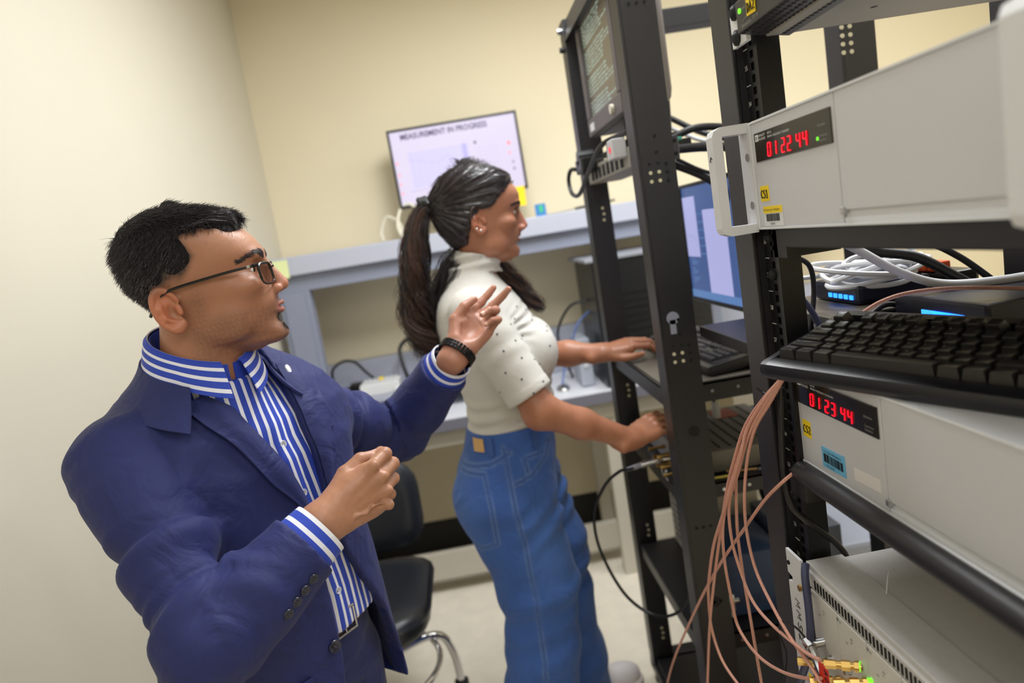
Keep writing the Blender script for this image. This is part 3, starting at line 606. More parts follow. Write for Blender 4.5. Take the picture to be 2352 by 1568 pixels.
# ------------------------------------------------------------------ keyboards
U = .01905
ROWS = [[1.25, 1.25, 1.25, 6.25, 1.25, 1.25, 1.25, 1.25], [2.25]+[1]*10+[2.75], [1.75]+[1]*11+[2.25], [1.5]+[1]*12+[1.5], [1]*13+[2], [1, -1, 1, 1, 1, 1, -.5, 1, 1, 1, 1, -.5, 1, 1, 1, 1]]
LEG = [['Ctrl', '', 'Alt', '', 'Alt', '', '', 'Ctrl'], ['Shift']+list('ZXCVBNM,./')+['Shift'], ['Caps Lock']+list("ASDFGHJKL;'")+['Enter'], ['Tab']+list('QWERTYUIOP[]')+['\\'], list('`1234567890-=')+['Back'], ['Esc', '', 'F1', 'F2', 'F3', 'F4', '', 'F5', 'F6', 'F7', 'F8', '', 'F9', 'F10', 'F11', 'F12']]
KM = {}
def key_mesh(wu, h, m, slope=0):
    k = (wu, h, slope)
    if k in KM: return KM[k]
    w_ = wu*U-.0006; d = U-.0006; g = G(); n = 5
    def ring(x0, x1, y0, y1, z, c=0): return [(x0, y0, z), ((x0+x1)/2, y0, z-c*.4), (x1, y0, z), (x1, (y0+y1)/2, z-c), (x1, y1, z), ((x0+x1)/2, y1, z-c*.4), (x0, y1, z), (x0, (y0+y1)/2, z-c)]
    g.loft([ring(-w_/2, w_/2, -d/2, d/2, -h), ring(-w_/2+.0006, w_/2-.0006, -d/2+.0003, d/2-.0006, -h*.75), ring(-w_/2+.0026, w_/2-.0026, -d/2+.0012, d/2-.0046, -.0006), ring(-w_/2+.0033, w_/2-.0033, -d/2+.0019, d/2-.0053, 0, 0), ring(-w_/2+.005, w_/2-.005, -d/2+.004, d/2-.007, -.0006)])
    me = D.meshes.new('key'); me.from_pydata(g.v, [], g.f); me.update(); me.materials.append(m)
    bm = bmesh.new(); bm.from_mesh(me); bmesh.ops.recalc_face_normals(bm, faces=bm.faces[:]); bm.to_mesh(me); bm.free(); me.shade_smooth(); me.set_sharp_from_angle(angle=math.radians(35))
    KM[k] = me; return me
def keyboard(label, M, kh, body_m, key_m, legends, side, nav=True):
    o = thing('keyboard', label, 'keyboard', M @ V((.2, .06, -.02)))
    W_ = (15*U+.012) if not nav else .452
    g = G(M)    # case: rim around a recessed deck, rounded front lip
    sec = lambda x: [(x, -.024, -.016), (x, -.021, -.0095), (x, -.014, -.0075), (x, -.0025, -.0085), (x, -.002, -kh), (x, .1275, -kh), (x, .128, -.006), (x, .142, -.006), (x, .146, -.010), (x, .147, -.03), (x, .05, -.032), (x, -.018, -.030), (x, -.023, -.024)]
    g.loft([sec(-.003), sec(W_)])
    end = lambda x, k: [(x, -.024+.003*k, -.016-.002*k), (x, -.021+.003*k, -.0095-.002*k), (x, -.014, -.0075-.002*k), (x, .0, -.0075-.002*k), (x, .04, -.0065-.002*k), (x, .09, -.006-.002*k), (x, .128, -.005-.002*k), (x, .142-.003*k, -.006-.002*k), (x, .146-.003*k, -.010-.002*k), (x, .147-.003*k, -.03+.002*k), (x, .05, -.032+.002*k), (x, -.018+.003*k, -.030+.002*k), (x, -.023+.003*k, -.024)]
    g.loft([end(-.014, 1.6), end(-.0125, .4), end(-.003, 0)]); g.loft([end(W_, 0), end(W_+.010, .4), end(W_+.0115, 1.6)])
    g.build('case', body_m, o, True)
    g = G(M); g.box(.03, .06, .128, .14, -.05, -.03); g.box(.36, .39, .128, .14, -.05, -.03); g.build('rear_feet', body_m, o)
    MB = M
    for r, row in enumerate(ROWS):
        u = 0; v = (r+.5)*U + (.006 if r == 5 else 0); li = 0
        for i, wu in enumerate(row):
            if wu < 0: u -= wu; continue
            lift = (.0016, .0006, 0, .0008, .0022, .0036)[r]
            tilt = math.radians((6, 3, 0, -3, -7, -9)[r])
            Mk = MB @ Matrix.Translation(((u+wu/2)*U, v, lift)) @ Matrix.Rotation(-tilt if side else 0, 4, 'X')
            k = D.objects.new('key', key_mesh(wu, kh+(.003 if side else 0), key_m)); COL.objects.link(k); k.parent = o; k.matrix_parent_inverse = mw(o).inverted(); k.matrix_basis = Mk
            s_ = LEG[r][i]
            if legends and s_ and u < 9:
                R3 = Mk.to_3x3()
                text(s_, .0042 if len(s_) < 3 else .0026, Mk @ V((-wu*U/2+.0042, .0005, .0001)), R3 @ V((1, 0, 0)), R3 @ V((0, 1, 0)), grey_ink, k, 'legend', off=.0002)
            u += wu
    if nav:
        for r in range(6):
            for c in range(7):
                if c < 3 and r in (2, 5): continue
                u = 15.3+c+(.3 if c > 2 else 0); v = (r+.5)*U + (.006 if r == 5 else 0)
                k = D.objects.new('key', key_mesh(1, kh+(.003 if side else 0), key_m)); COL.objects.link(k); k.parent = o; k.matrix_parent_inverse = mw(o).inverted(); k.matrix_basis = MB @ Matrix.Translation(((u+.5)*U, v, .001))
    return o
def kmat(x, y, z, yaw, pitch, roll):
    a = V((math.sin(yaw)*math.cos(roll), -math.cos(yaw)*math.cos(roll), math.sin(roll))); b_ = V((math.cos(yaw)*math.cos(pitch), math.sin(yaw)*math.cos(pitch), math.sin(pitch)))
    n_ = a.cross(b_).normalized(); b_ = n_.cross(a)
    return Matrix(((a.x, b_.x, n_.x, x), (a.y, b_.y, n_.y, y), (a.z, b_.z, n_.z, z), (0, 0, 0, 1)))
kb_m = mat('keyboard_black', (26, 26, 31), .32, bump=.12, bscale=900); key_m = mat('key_black', (46, 44, 42), .36, bump=.1, bscale=1200)
keyboard('large black keyboard resting on the lower beige frequency standard', kmat(.357, .819, 1.310, .419, .198, -.022), .0135, kb_m, key_m, True, True)
kA = mat('keyboard_dark_grey', (40, 40, 44), .4); keyA = mat('key_dark_grey', (44, 44, 50), .35)
keyboard('black keyboard on the rack shelf under the womans left hand', kmat(.50, 2.005, 1.142, .06, .10, 0), .006, kA, keyA, True, False)
# ------------------------------------------------------------------ gear inside the racks
for k, (x, y, s, a) in enumerate(((.66, 1.62, .03, 20), (.69, 1.56, .025, -10), (.665, 1.545, .022, 35))):
    M = Matrix.Translation((x, y, 1.1095)) @ Matrix.Rotation(math.radians(a), 4, 'Z')
    tag(G(M).box(-s, s, -s*.7, s*.7, 0, .002, .0006).build('paper_slip', white_pl), 'white paper slip on the keyboard shelf, ' + ['largest and farthest', 'beside the post', 'nearest the shelf edge'][k], 'paper')
# slotted box with coax connectors
sb = thing('switch_box', 'grey metal box with rows of slots and gold connectors on the middle rack shelf', 'box', (.56, 1.75, .87))
sbm = mat('slotted_grey', (120, 116, 108), .5, metal=.2)
g = G(); g.box(.44, .72, 1.565, 1.905, .872, .925, .003); g.build('case', sbm, sb)
g = G()
for r in range(9):
    for k in range(17): g.box(.468+r*.027, .474+r*.027, 1.585+k*.0185, 1.596+k*.0185, .9245, .9258)
g.build('vent_slot', hole_k, sb)['kind'] = 'stuff'
lab(G().box(.424, .441, 1.555, 1.915, .875, .934, .002).build('front_plate', mat('plate_pale', (190, 192, 200), .35, metal=.4), sb), 'pale front plate')
lab(G().box(.60, .66, 1.80, 1.88, .9255, .9268).build('warning_sticker', mat('stk_red', (170, 90, 70), .6), sb), 'faded red sticker')
for k, (y, z) in enumerate(((1.62, .915), (1.66, .905), (1.60, .895), (1.64, .888), (1.70, .912), (1.58, .883))):
    g = G(); g.cyl((.424, y, z), (.415, y, z), .0055, n=6); g.cyl((.415, y, z), (.39, y, z), .0038); g.cyl((.39, y, z), (.382, y, z), .005, n=6); g.build('coax_connector', gold_m, sb, True)
g = G(); g.cyl((.424, 1.655, .893), (.405, 1.66, .893), .0075); g.cyl((.405, 1.66, .893), (.35, 1.665, .888), .0085); g.cyl((.40, 1.66, .893), (.39, 1.661, .893), .0105, n=8); g.build('bnc_plug', steel_m, sb, True)
for y in (1.60, 1.63): 
    G().tube([(.395, y+.012*math.cos(a), .875+.012*math.sin(a)) for a in np.linspace(-2, 2, 12)], .0016, 6).build('pigtail', white_pl, sb, True)
cg = thing('coax_cable', 'black coax cable looping out of the slotted box in front of the far rack post', 'cable', (.35, 1.7, .85))
G().tube(spline([(.35, 1.665, .888), (.325, 1.67, .881), (.30, 1.70, .868), (.262, 1.74, .82), (.23, 1.78, .73), (.235, 1.79, .62), (.28, 1.76, .50), (.345, 1.70, .46), (.40, 1.62, .52), (.425, 1.56, .65), (.43, 1.53, .78), (.45, 1.525, .835)], 10), .0042, 8).build('jacket', cable_b, cg, True)
lab(G().tube([(.352, 1.665, .888), (.335, 1.668, .884), (.318, 1.678, .878)], [.0062, .0066, .005], 10).build('boot', cable_g, cg, True), 'grey strain relief')
# network gear in the middle bay
nb = thing('network_switch', 'black network switch with blue lights and a brown top behind the big keyboard', 'network switch', (.66, 1.15, 1.245))
g = G(); g.box(.52, .74, 1.0, 1.25, 1.246, 1.30, .003); g.build('case', blackpl, nb)
lab(G().box(.522, .738, 1.002, 1.248, 1.3, 1.3012).build('top_sheet', mat('switch_top', (86, 78, 68), .5), nb), 'brown top sheet')
g = G()
for k in range(20): 
    for r in range(3): g.box(.5195, .5205, 1.01+.0115*k, 1.017+.0115*k, 1.256+.013*r, 1.262+.013*r)
g.build('vent_slot', grey_pl, nb)['kind'] = 'stuff'
rt = thing('router', 'small black router with blue lights under the coil of white cable', 'router', (.68, 1.12, 1.30))
g = G(); g.box(.60, .72, 1.06, 1.2, 1.3015, 1.335, .008); g.build('case', mat('router_navy', (24, 30, 52), .3), rt)
for k in range(5): G().box(.598, .6005, 1.075+.016*k, 1.084+.016*k, 1.31, 1.317).build('status_light', led_blue, rt)
r2 = thing('ethernet_hub', 'black hub with blue lights behind the big keyboard, nearest the right edge', 'network switch', (.72, .93, 1.27))
g = G(); g.box(.61, .79, .80, .985, 1.2745, 1.325, .005); g.build('case', mat('hub_black', (26, 28, 40), .35), r2)
for k in range(2): G().box(.6085, .6105, .90+.022*k, .84+.022*k, 1.30, 1.308).build('status_light', led_blue, r2)
for k in range(4): G().box(.598, .609, .83+.035*k, .845+.035*k, 1.284, 1.296, .002).build('plug', [white_pl, mat('plug_blue', (70, 80, 200), .4), white_pl, orange_m][k], r2)
ob = thing('power_brick', 'black power brick with an orange clip behind the white cable coil', 'adapter', (.75, 1.13, 1.30))
G().box(.742, .80, 1.06, 1.18, 1.246, 1.33, .006).build('brick', blackpl, ob); G().box(.742, .775, 1.09, 1.14, 1.33, 1.345, .003).build('clip', orange_m, ob)
# coil of white cable
co = []
for k in range(6):
    cx, cy, cz = .652+.016*math.sin(k*2.6), 1.11+.012*math.cos(k*1.9), 1.342+.0028*k; rx, ry = .066+.016*math.sin(k*2.1), .056+.014*math.cos(k*1.7)
    co += [(cx+rx*math.cos(a), cy+ry*math.sin(a), cz+.014*math.sin(a+k*1.3)) for a in np.linspace(0, 2*PI, 26)[:-1]]
co = [(.50, 1.2, 1.31), (.56, 1.18, 1.345)] + co + [(.72, 1.10, 1.37), (.69, 1.12, 1.40), (.66, 1.15, 1.43)]
tag(G().tube(spline(co, 2), .0042, 7).build('cable_coil', cable_w, None, True), 'coil of white network cable lying on the router', 'cable')
def cable(name, label, pts, r, m, k=9, group=None, n=12):
    return tag(G().tube(spline(pts, k), r, n).build(name, m, None, True), label, 'cable', group)
cable('cable', 'thick pale grey cable sagging across the gap behind the big keyboard', [(.515, .97, 1.425), (.55, .965, 1.40), (.60, .95, 1.36), (.655, .94, 1.335), (.72, .92, 1.33), (.80, .90, 1.333), (.95, .86, 1.34)], .0062, cable_w)
cable('cable', 'thick black cable sagging from the shelf above behind the white coil', [(.55, 1.02, 1.425), (.60, 1.01, 1.39), (.66, 1.0, 1.37), (.71, .98, 1.33), (.76, .96, 1.29), (.80, .93, 1.278)], .0075, cable_b)
cable('cable', 'thinner black cable crossing the white coil to the hub', [(.57, 1.06, 1.425), (.62, 1.05, 1.41), (.68, 1.03, 1.395), (.73, 1.01, 1.36), (.77, .98, 1.31)], .005, cable_b)
cable('cable', 'black cable arching behind the right hand post down to the network shelf', [(.46, 1.06, 1.25), (.455, 1.05, 1.30), (.46, 1.05, 1.37), (.49, 1.05, 1.395), (.525, 1.06, 1.38), (.535, 1.07, 1.34), (.52, 1.06, 1.29), (.50, 1.05, 1.25)], .004, cable_b)
cable('cable', 'dark blue cable beside the arching black cable on the network shelf', [(.45, 1.03, 1.37), (.475, 1.03, 1.36), (.50, 1.02, 1.32), (.515, 1.01, 1.28), (.53, .99, 1.252)], .0045, cable_n)
cable('cable', 'dark blue cable falling from the shelf edge to the keyboard', [(.44, .995, 1.30), (.46, .99, 1.28), (.485, .985, 1.25), (.51, .98, 1.235)], .0045, cable_n)
cable('cable', 'tangled black cable lying behind the keyboard beside the hub', [(.55, .99, 1.28), (.60, .99, 1.31), (.64, .99, 1.29), (.66, .985, 1.26), (.63, .98, 1.25)], .004, cable_b)
cable('coax_cable', 'copper pink coax arching over the big keyboard to the right', [(.50, .90, 1.315), (.53, .885, 1.335), (.57, .87, 1.343), (.63, .84, 1.34), (.72, .78, 1.325), (.82, .72, 1.305)], .0026, copper_m)
# leads to the power strip
for k, (pts, r, lb) in enumerate((([(.49, 1.56, 1.645), (.55, 1.55, 1.66), (.63, 1.54, 1.645), (.74, 1.5, 1.60)], .008, 'thick black lead leaving the top of the power strip'),
                       ([(.485, 1.52, 1.62), (.55, 1.52, 1.615), (.64, 1.52, 1.60), (.76, 1.5, 1.57)], .010, 'thickest black lead leaving the end of the power strip'),
                       ([(.45, 1.55, 1.60), (.50, 1.55, 1.585), (.58, 1.54, 1.53), (.64, 1.54, 1.44)], .009, 'black lead drooping from the power strip toward the blue monitor'),
                       ([(.49, 1.53, 1.60), (.56, 1.53, 1.56), (.66, 1.52, 1.535), (.74, 1.5, 1.49)], .004, 'thin black lead drooping beside the power strip'),
                       ([(.50, 1.80, 1.74), (.55, 1.76, 1.72), (.62, 1.70, 1.66), (.72, 1.6, 1.60)], .007, 'black lead falling from the back of the terminal monitor'),
                       ([(.52, 1.8, 1.9), (.545, 1.72, 1.82), (.54, 1.7, 1.70), (.52, 1.66, 1.645)], .004, 'thin black lead curving down the back of the terminal monitor'))):
    cable('lead', lb, pts, r, cable_b)
cable('lead', 'white lead behind the terminal monitor', [(.50, 1.78, 1.72), (.55, 1.74, 1.69), (.60, 1.70, 1.65), (.66, 1.66, 1.62)], .005, cable_w)
t = thing('lead_plug', 'small green tipped plug on the end of the power strip', 'plug', (.5, 1.53, 1.63))
G().box(.49, .525, 1.52, 1.545, 1.618, 1.64, .003).build('body', blackpl, t); G().box(.489, .505, 1.519, 1.546, 1.637, 1.645, .002).build('tip', mat('teal_tip', (70, 170, 150), .5), t)
for k, (pts, lb) in enumerate((([(.78, 1.66, 1.24), (.70, 1.66, 1.18), (.66, 1.66, 1.14), (.62, 1.66, 1.112)], 'black lead hanging under the blue monitor'), ([(.80, 1.62, 1.20), (.74, 1.62, 1.17), (.68, 1.64, 1.14), (.64, 1.67, 1.112)], 'second black lead under the blue monitor, nearer the post'))):
    cable('lead', lb, pts, .0055, cable_b)
# cables under the shelf
cable('lead', 'black lead arching over the slotted box', [(.60, 1.80, .93), (.60, 1.80, .985), (.64, 1.78, 1.01), (.72, 1.74, 1.01), (.80, 1.70, .99)], .004, cable_b)
t = thing('white_plug', 'white plug hanging on the lead above the slotted box', 'plug', (.60, 1.80, .93)); G().box(.592, .608, 1.79, 1.81, .93, .975, .003).build('body', white_pl, t); G().tube([(.60, 1.80, .975), (.60, 1.80, .985)], .003, 6).build('relief', cable_g, t)

# lower shelf gear
bn = thing('plastic_bin', 'dark blue moulded plastic case on the low rack shelf', 'case', (.55, 1.68, .495))
bl_ = mat('bin_blue', (38, 58, 92), .5, bump=.1)
g = G(); rr = [rrect(.56, 1.68, z, .085+e, .11+e, .02) for z, e in ((.497, -.01), (.50, 0), (.60, .004), (.655, .0), (.662, -.012))]; g.loft(rr); g.build('body', bl_, bn, True)
G().box(.47, .4745, 1.60, 1.76, .52, .63, .002).build('panel', mat('bin_panel', (30, 46, 76), .5), bn)
for y in (1.61, 1.73): G().box(.466, .475, y, y+.025, .62, .652, .002).build('latch', bl_, bn)
G().box(.50, .58, 1.568, 1.572, .525, .63, .0015).build('side_panel', mat('bin_side', (30, 46, 76), .5), bn)
eq = thing('beige_drive', 'cream computer case standing on the low rack shelf behind the blue case', 'case', (.62, 1.9, .495))
g = G(); g.box(.50, .70, 1.83, 2.03, .497, .78, .006); g.build('case', mat('cream_case', (205, 198, 182), .5), eq); g = G(); [g.box(.498, .50, 1.85, 2.0, .53+.02*k, .537+.02*k) for k in range(10)]; g.build('vent_slot', grey_pl, eq); G().cyl((.495, 1.86, .745), (.50, 1.86, .745), .008).build('button', darkpl, eq)
ga = thing('grey_supply', 'grey and black instrument with a bracket handle on the low rack shelf beside the post', 'instrument', (.72, 1.68, .495))
g = G(); g.box(.66, .80, 1.58, 1.80, .497, .68, .004); g.build('case', mat('supply_grey', (84, 92, 108), .5), ga)
g = G(); g.tube(spline([(.66, 1.60, .70), (.645, 1.62, .735), (.66, 1.7, .75), (.70, 1.78, .74)], 6), .008, 8); g.build('handle', blackpl, ga, True)
g = G(); [g.box(.659, .66, 1.60+.02*k, 1.61+.02*k, .54, .64) for k in range(9)]; g.build('vent_slot', hole_k, ga)
bx = thing('cardboard_box', 'brown cardboard box on the bottom of the middle rack bay', 'box', (.58, 1.25, .04))
cbm = mat('cardboard', (120, 88, 60), .8, var=.06); g = G(); g.box(.48, .78, 1.02, 1.43, .078, .38, .003); g.build('body', cbm, bx)
for y0, y1, a in ((1.02, 1.22, 8), (1.43, 1.23, -8)): 
    g = G(); g.box(.48, .78, min(y0, y1), max(y0, y1), .382, .386); g.build('flap', cbm, bx)
ls = thing('latch_fitting', 'small steel cable clamp fixed to the near side of the second post', 'clamp', (.475, 1.48, .62))
g = G(); g.box(.463, .478, 1.465, 1.485, .58, .62, .002); g.cyl((.478, 1.475, .60), (.49, 1.475, .60), .006); g.build('body', steel_m, ls, True); G().cyl((.47, 1.475, .575), (.47, 1.475, .562), .005).build('bolt', steel_m, ls)
# beyond the rack: beige analyser and grey box
an = thing('beige_analyser', 'tall beige instrument cabinet standing on the floor beyond the racks behind the blue grey one', 'instrument', (1.3, 2.5, 0))
g = G(); g.box(.98, 1.72, 2.3, 2.72, .06, .80, .006); g.build('case', mat('putty_case', (206, 196, 174), .5), an)
g = G(); g.box(1.03, 1.25, 2.296, 2.3, .42, .58, .001); g.build('front_panel', mat('putty_dark', (160, 150, 128), .5), an)
G().box(1.03, 1.25, 2.296, 2.3, .62, .74, .001).build('front_panel', MATS['putty_dark'], an)
G().box(1.30, 1.66, 2.294, 2.3, .42, .74, .001).build('front_panel', MATS['putty_dark'], an)
for k in range(4): G().cyl((1.35+.08*k, 2.28, .5), (1.35+.08*k, 2.294, .5), .016).build('knob', darkpl, an, True)
G().box(1.0, 1.70, 2.285, 2.3, .33, .37, .003).build('trim', alu_m, an)
for x in (1.0, 1.66):
    for y in (2.33, 2.66): G().box(x, x+.04, y, y+.04, 0, .06).build('foot', rubber_m, an)
gb = thing('grey_drawer_unit', 'low blue grey metal cabinet on the floor beyond the racks, under the beige instrument', 'cabinet', (1.0, 2.1, 0))
g = G(); g.box(.86, 1.20, 1.88, 2.18, .02, .455, .012); g.build('case', mat('drawer_bluegrey', (146, 152, 168), .45), gb)
for x in (.90, .925): G().cyl((x, 1.874, .43), (x, 1.88, .43), .008).build('screw', alu_m, gb)
G().box(.9, 1.16, 1.872, 1.88, .06, .38, .004).build('drawer', mat('drawer_front', (128, 134, 150), .45), gb)
G().box(.99, 1.07, 1.86, 1.872, .32, .335, .003).build('handle', alu_m, gb)

# ------------------------------------------------------------------ coax bundle in front of the right hand post
def X_(px): return px
bund = [  # each with its own run down
 ([(0.373, 0.8501, 1.2667), (0.3631, 0.8915, 1.2292), (0.3533, 0.9377, 1.179), (0.3434, 0.9509, 1.1348), (0.3352, 1.0261, 1.0254), (0.3366, 1.1038, 0.9347), (0.338, 1.1553, 0.8564), (0.3394, 1.1859, 0.7978), (0.3408, 1.1989, 0.7237), (0.3422, 1.1653, 0.6805), (0.3436, 1.0956, 0.6784), (0.345, 1.0275, 0.6915)], 'leftmost copper coax of the bundle hanging from the keyboard, bowing to the left'),
 ([(0.373, 0.8514, 1.2664), (0.3641, 0.9012, 1.2268), (0.3552, 0.9503, 1.1785), (0.3463, 0.9859, 1.1185), (0.3435, 1.0244, 1.0597), (0.3418, 1.086, 0.9518), (0.3401, 1.1429, 0.8456), (0.3384, 1.202, 0.7223), (0.3367, 1.2628, 0.5657), (0.335, 1.308, 0.4431)], 'plain orange coax hanging nearly straight down from the keyboard to below the frame'),
 ([(0.373, 0.8488, 1.2669), (0.3647, 0.8912, 1.2278), (0.3563, 0.9435, 1.1736), (0.348, 0.9861, 1.1092), (0.3397, 1.0288, 1.0308), (0.3395, 1.0593, 0.9739), (0.3415, 1.0742, 0.9117), (0.3434, 1.0687, 0.8518), (0.3453, 1.0571, 0.8062), (0.3472, 0.9893, 0.799), (0.3492, 0.9011, 0.8279), (0.3511, 0.8118, 0.8762), (0.353, 0.7852, 0.8949)], 'copper coax of the bundle sweeping right to the lower gold connectors'),
 ([(0.373, 0.8476, 1.2672), (0.3649, 0.8862, 1.2289), (0.3569, 0.9352, 1.1758), (0.3488, 0.9778, 1.105), (0.3422, 1.0185, 1.0386), (0.3438, 1.0327, 0.975), (0.3453, 1.0145, 0.9295), (0.3468, 0.9791, 0.8952), (0.3484, 0.918, 0.8922), (0.3499, 0.8349, 0.9071), (0.3515, 0.8051, 0.9138), (0.353, 0.7812, 0.9221)], 'copper coax of the bundle bending right to the upper gold connector'),
 ([(0.373, 0.8463, 1.2674), (0.3665, 0.882, 1.2278), (0.36, 0.9264, 1.1809), (0.3535, 0.953, 1.1257), (0.3481, 0.967, 1.0622), (0.3486, 0.974, 1.007), (0.3492, 0.9572, 0.9571), (0.3498, 0.9128, 0.9261), (0.3503, 0.8609, 0.9058), (0.3509, 0.8071, 0.8979), (0.3514, 0.7844, 0.8892), (0.352, 0.7668, 0.8762)], 'rightmost copper coax of the bundle running down past the chassis ear'),
 ([(0.373, 0.8476, 1.2672), (0.367, 0.8888, 1.2261), (0.361, 0.9394, 1.1739), (0.355, 0.9878, 1.1176), (0.3525, 1.0014, 1.0895), (0.3534, 1.028, 0.9942), (0.3543, 1.0313, 0.9299), (0.3552, 1.0271, 0.8718), (0.3562, 1.0202, 0.7982), (0.3571, 1.0128, 0.732), (0.358, 1.0066, 0.6803)], 'middle copper coax of the bundle falling straight to below the frame'),
]
for pts, lb in bund: cable('coax_cable', lb, pts, .0024, copper_m, group='copper coax bundle under the keyboard')
DIAG = [(0.398, 0.8757, 1.1363), (0.37, 0.8808, 1.1159), (0.3625, 0.9275, 1.0746), (0.355, 0.9939, 1.0084), (0.3475, 1.0941, 0.9111), (0.34, 1.1902, 0.8101), (0.3325, 1.3097, 0.6765), (0.325, 1.4655, 0.4982), (0.3175, 1.5595, 0.3673), (0.31, 1.6518, 0.2155)]
cable('coax_cable', 'long copper coax crossing the bundle diagonally from the lower frequency standard', DIAG, .0024, copper_m)
t = thing('cable_wrap', 'black twist tie holding the coax bundle under the keyboard corner', 'cable tie', (.37, .897, 1.23))
G().tube(spline([(.366, .90, 1.238), (.374, .905, 1.232), (.38, .895, 1.228), (.372, .888, 1.234), (.366, .90, 1.238)], 6), .0018, 6).build('loop', rubber_m, t); G().tube([(.366, .90, 1.238), (.36, .905, 1.245)], .0014, 5).build('tail', rubber_m, t)
cable('cable', 'black cable running down the right hand post and back over the MMS2 chassis', [(.385, .885, 1.245), (.383, .888, 1.21), (.381, .893, 1.16), (.381, .895, 1.11), (.386, .893, 1.075), (.40, .885, 1.055), (.42, .884, 1.035), (.44, .885, 1.012), (.455, .890, .985), (.462, .90, .94)], .0042, cable_n if 0 else cable_b)
cable('cable', 'dark blue cable hanging in front of the MMS2 chassis ear', [(.381, .858, 1.008), (.374, .848, .995), (.370, .838, .96), (.369, .838, .925), (.369, .846, .895), (.367, .858, .865), (.363, .872, .83), (.358, .885, .78), (.35, .90, .72)], .0052, cable_n)
# gold adapters on the chassis
ga_pos = [(.822, .884, 'left gold coax adapter on the chassis, at the upper row'), (.792, .880, 'left gold coax adapter on the chassis, at the lower row beside the yellow flag'), (.742, .932, 'right gold coax adapter with an added green glint on the chassis, beside the red flag'), (.726, .922, 'rightmost gold coax adapter on the chassis, below the one by the red flag')]
for k, (y, z, lb) in enumerate(ga_pos):
    t = thing('coax_adapter', lb, 'connector', (.37, y, z)); M = Matrix.Translation((FX-.001, y, z)) @ Matrix.Rotation(math.radians(-28+12*(k % 2)), 4, 'Z')
    g = G(M); g.cyl((-.028, 0, 0), (0, 0, 0), .0048); g.cyl((-.022, 0, 0), (-.012, 0, 0), .0064, n=6); g.cyl((-.008, 0, 0), (-.003, 0, 0), .0066, n=6); g.build('body', gold_m, t, True)
    G(M).cyl((-.040, 0, 0), (-.028, 0, 0), .0056, n=6).build('nut', gold_m, t)
    if k > 1: G(M).cyl((-.0025, 0, 0), (-.0015, 0, 0), .0058, n=12).build('glint_ring', led_green, t)  # glowing ring stands in for a green reflection on the gold
tg = thing('cable_tag', 'red flag label with handwritten AOG on the gold adapters', 'tag', (.355, .835, .845))
G().box(.3555, .3565, .770, .795, .876, .914, .0004).build('flag', red_label, tg); hand('AOG', (.3555, .7795, .910), (0, 0, -1), (0, -1, 0), .009, .0005, black_ink, tg, adv=1.0, sx=1.0)
tg = thing('cable_tag', 'yellow flag label below the red one on the gold adapters', 'tag', (.355, .85, .81))
G().box(.3505, .3515, .782, .815, .868, .884, .0004).build('flag', yellow_m, tg); hand('D', (.3505, .806, .881), (0, 0, -1), (0, -1, 0), .009, .0005, black_ink, tg)
t = thing('antenna_plug', 'silver right angle plug with a thin black lead on the chassis front', 'connector', (.37, .86, .88))
g = G(); g.cyl((FX, .835, .908), (.366, .838, .906), .006); g.tube([(.366, .838, .906), (.366, .828, .900), (.366, .806, .872), (.366, .796, .858)], [.005, .006, .0045, .004], 8); g.cyl((.366, .844, .907), (.366, .832, .904), .008, n=8); g.build('body', steel_m, t, True)
G().tube(spline([(.366, .844, .908), (.36, .860, .918), (.352, .885, .915), (.35, .895, .89), (.355, .892, .86), (.35, .90, .81)], 7), .0016, 6).build('lead', cable_b, t, True)
g = G(); g.cyl((FX-.0025, .722, .928), (FX-.001, .722, .928), .003, n=12); lab(g.build('status_light', led_green, ch), 'lit green light')
t = thing('orange_tape', 'orange tape end on the chassis top at the bottom right corner', 'tape', (.5, .47, 1.0)); G().box(.44, .50, .425, .46, 1.0035, 1.02, .004).build('roll', orange_m, t); G().box(.445, .495, .43, .455, 1.02, 1.022).build('core', darkpl, t)
tag(G().tube(spline([(.47, .80, 1.0035), (.46, .79, 1.02), (.445, .775, 1.022), (.435, .765, 1.0035)], 6), .0006, 5).build('thread', white_pl), 'fine white thread lying on the MMS2 chassis top', 'thread')
# ------------------------------------------------------------------ implicit surfaces -> one smooth mesh
f32 = np.float32
def A(*p): return np.array(p, f32)
def smin(a, b, k):
    h = np.clip(.5+.5*(b-a)/k, 0, 1); return b*(1-h)+a*h-k*h*(1-h)
def smax(a, b, k): return -smin(-a, -b, k)
def cap(P, a, b, ra, rb):
    a = A(*a); b = A(*b); d = b-a; t = np.clip(((P-a)@d)/max(float(d@d), 1e-9), 0, 1)
    q = P-a-t[:, None]*d; return np.sqrt((q*q).sum(1))-(ra+(rb-ra)*t)
def chain(P, pts, rad, k=.01):
    d = None
    for i in range(len(pts)-1):
        e = cap(P, pts[i], pts[i+1], rad[i], rad[i+1]); d = e if d is None else smin(d, e, k)
    return d
def ell(P, c, r, B=None):
    q = P-A(*c)
    if B is not None: q = q@np.array(B, f32).T
    q = q/A(*r); n = np.sqrt((q*q).sum(1)); n2 = np.sqrt(((q/A(*r))**2).sum(1))+1e-9
    return n*(n-1)/n2
def nz(P, s, seed=0):
    """cheap smooth noise in -1..1"""
    x, y, z = P[:, 0]*s+seed*1.7, P[:, 1]*s+seed*.9, P[:, 2]*s-seed*1.3
    return (np.sin(x+1.3*np.sin(y*.9+z*.4))+np.sin(y*1.1+1.2*np.sin(z*1.2-x*.5))+np.sin(z*.9+1.4*np.sin(x*.8+y*.6)))/3
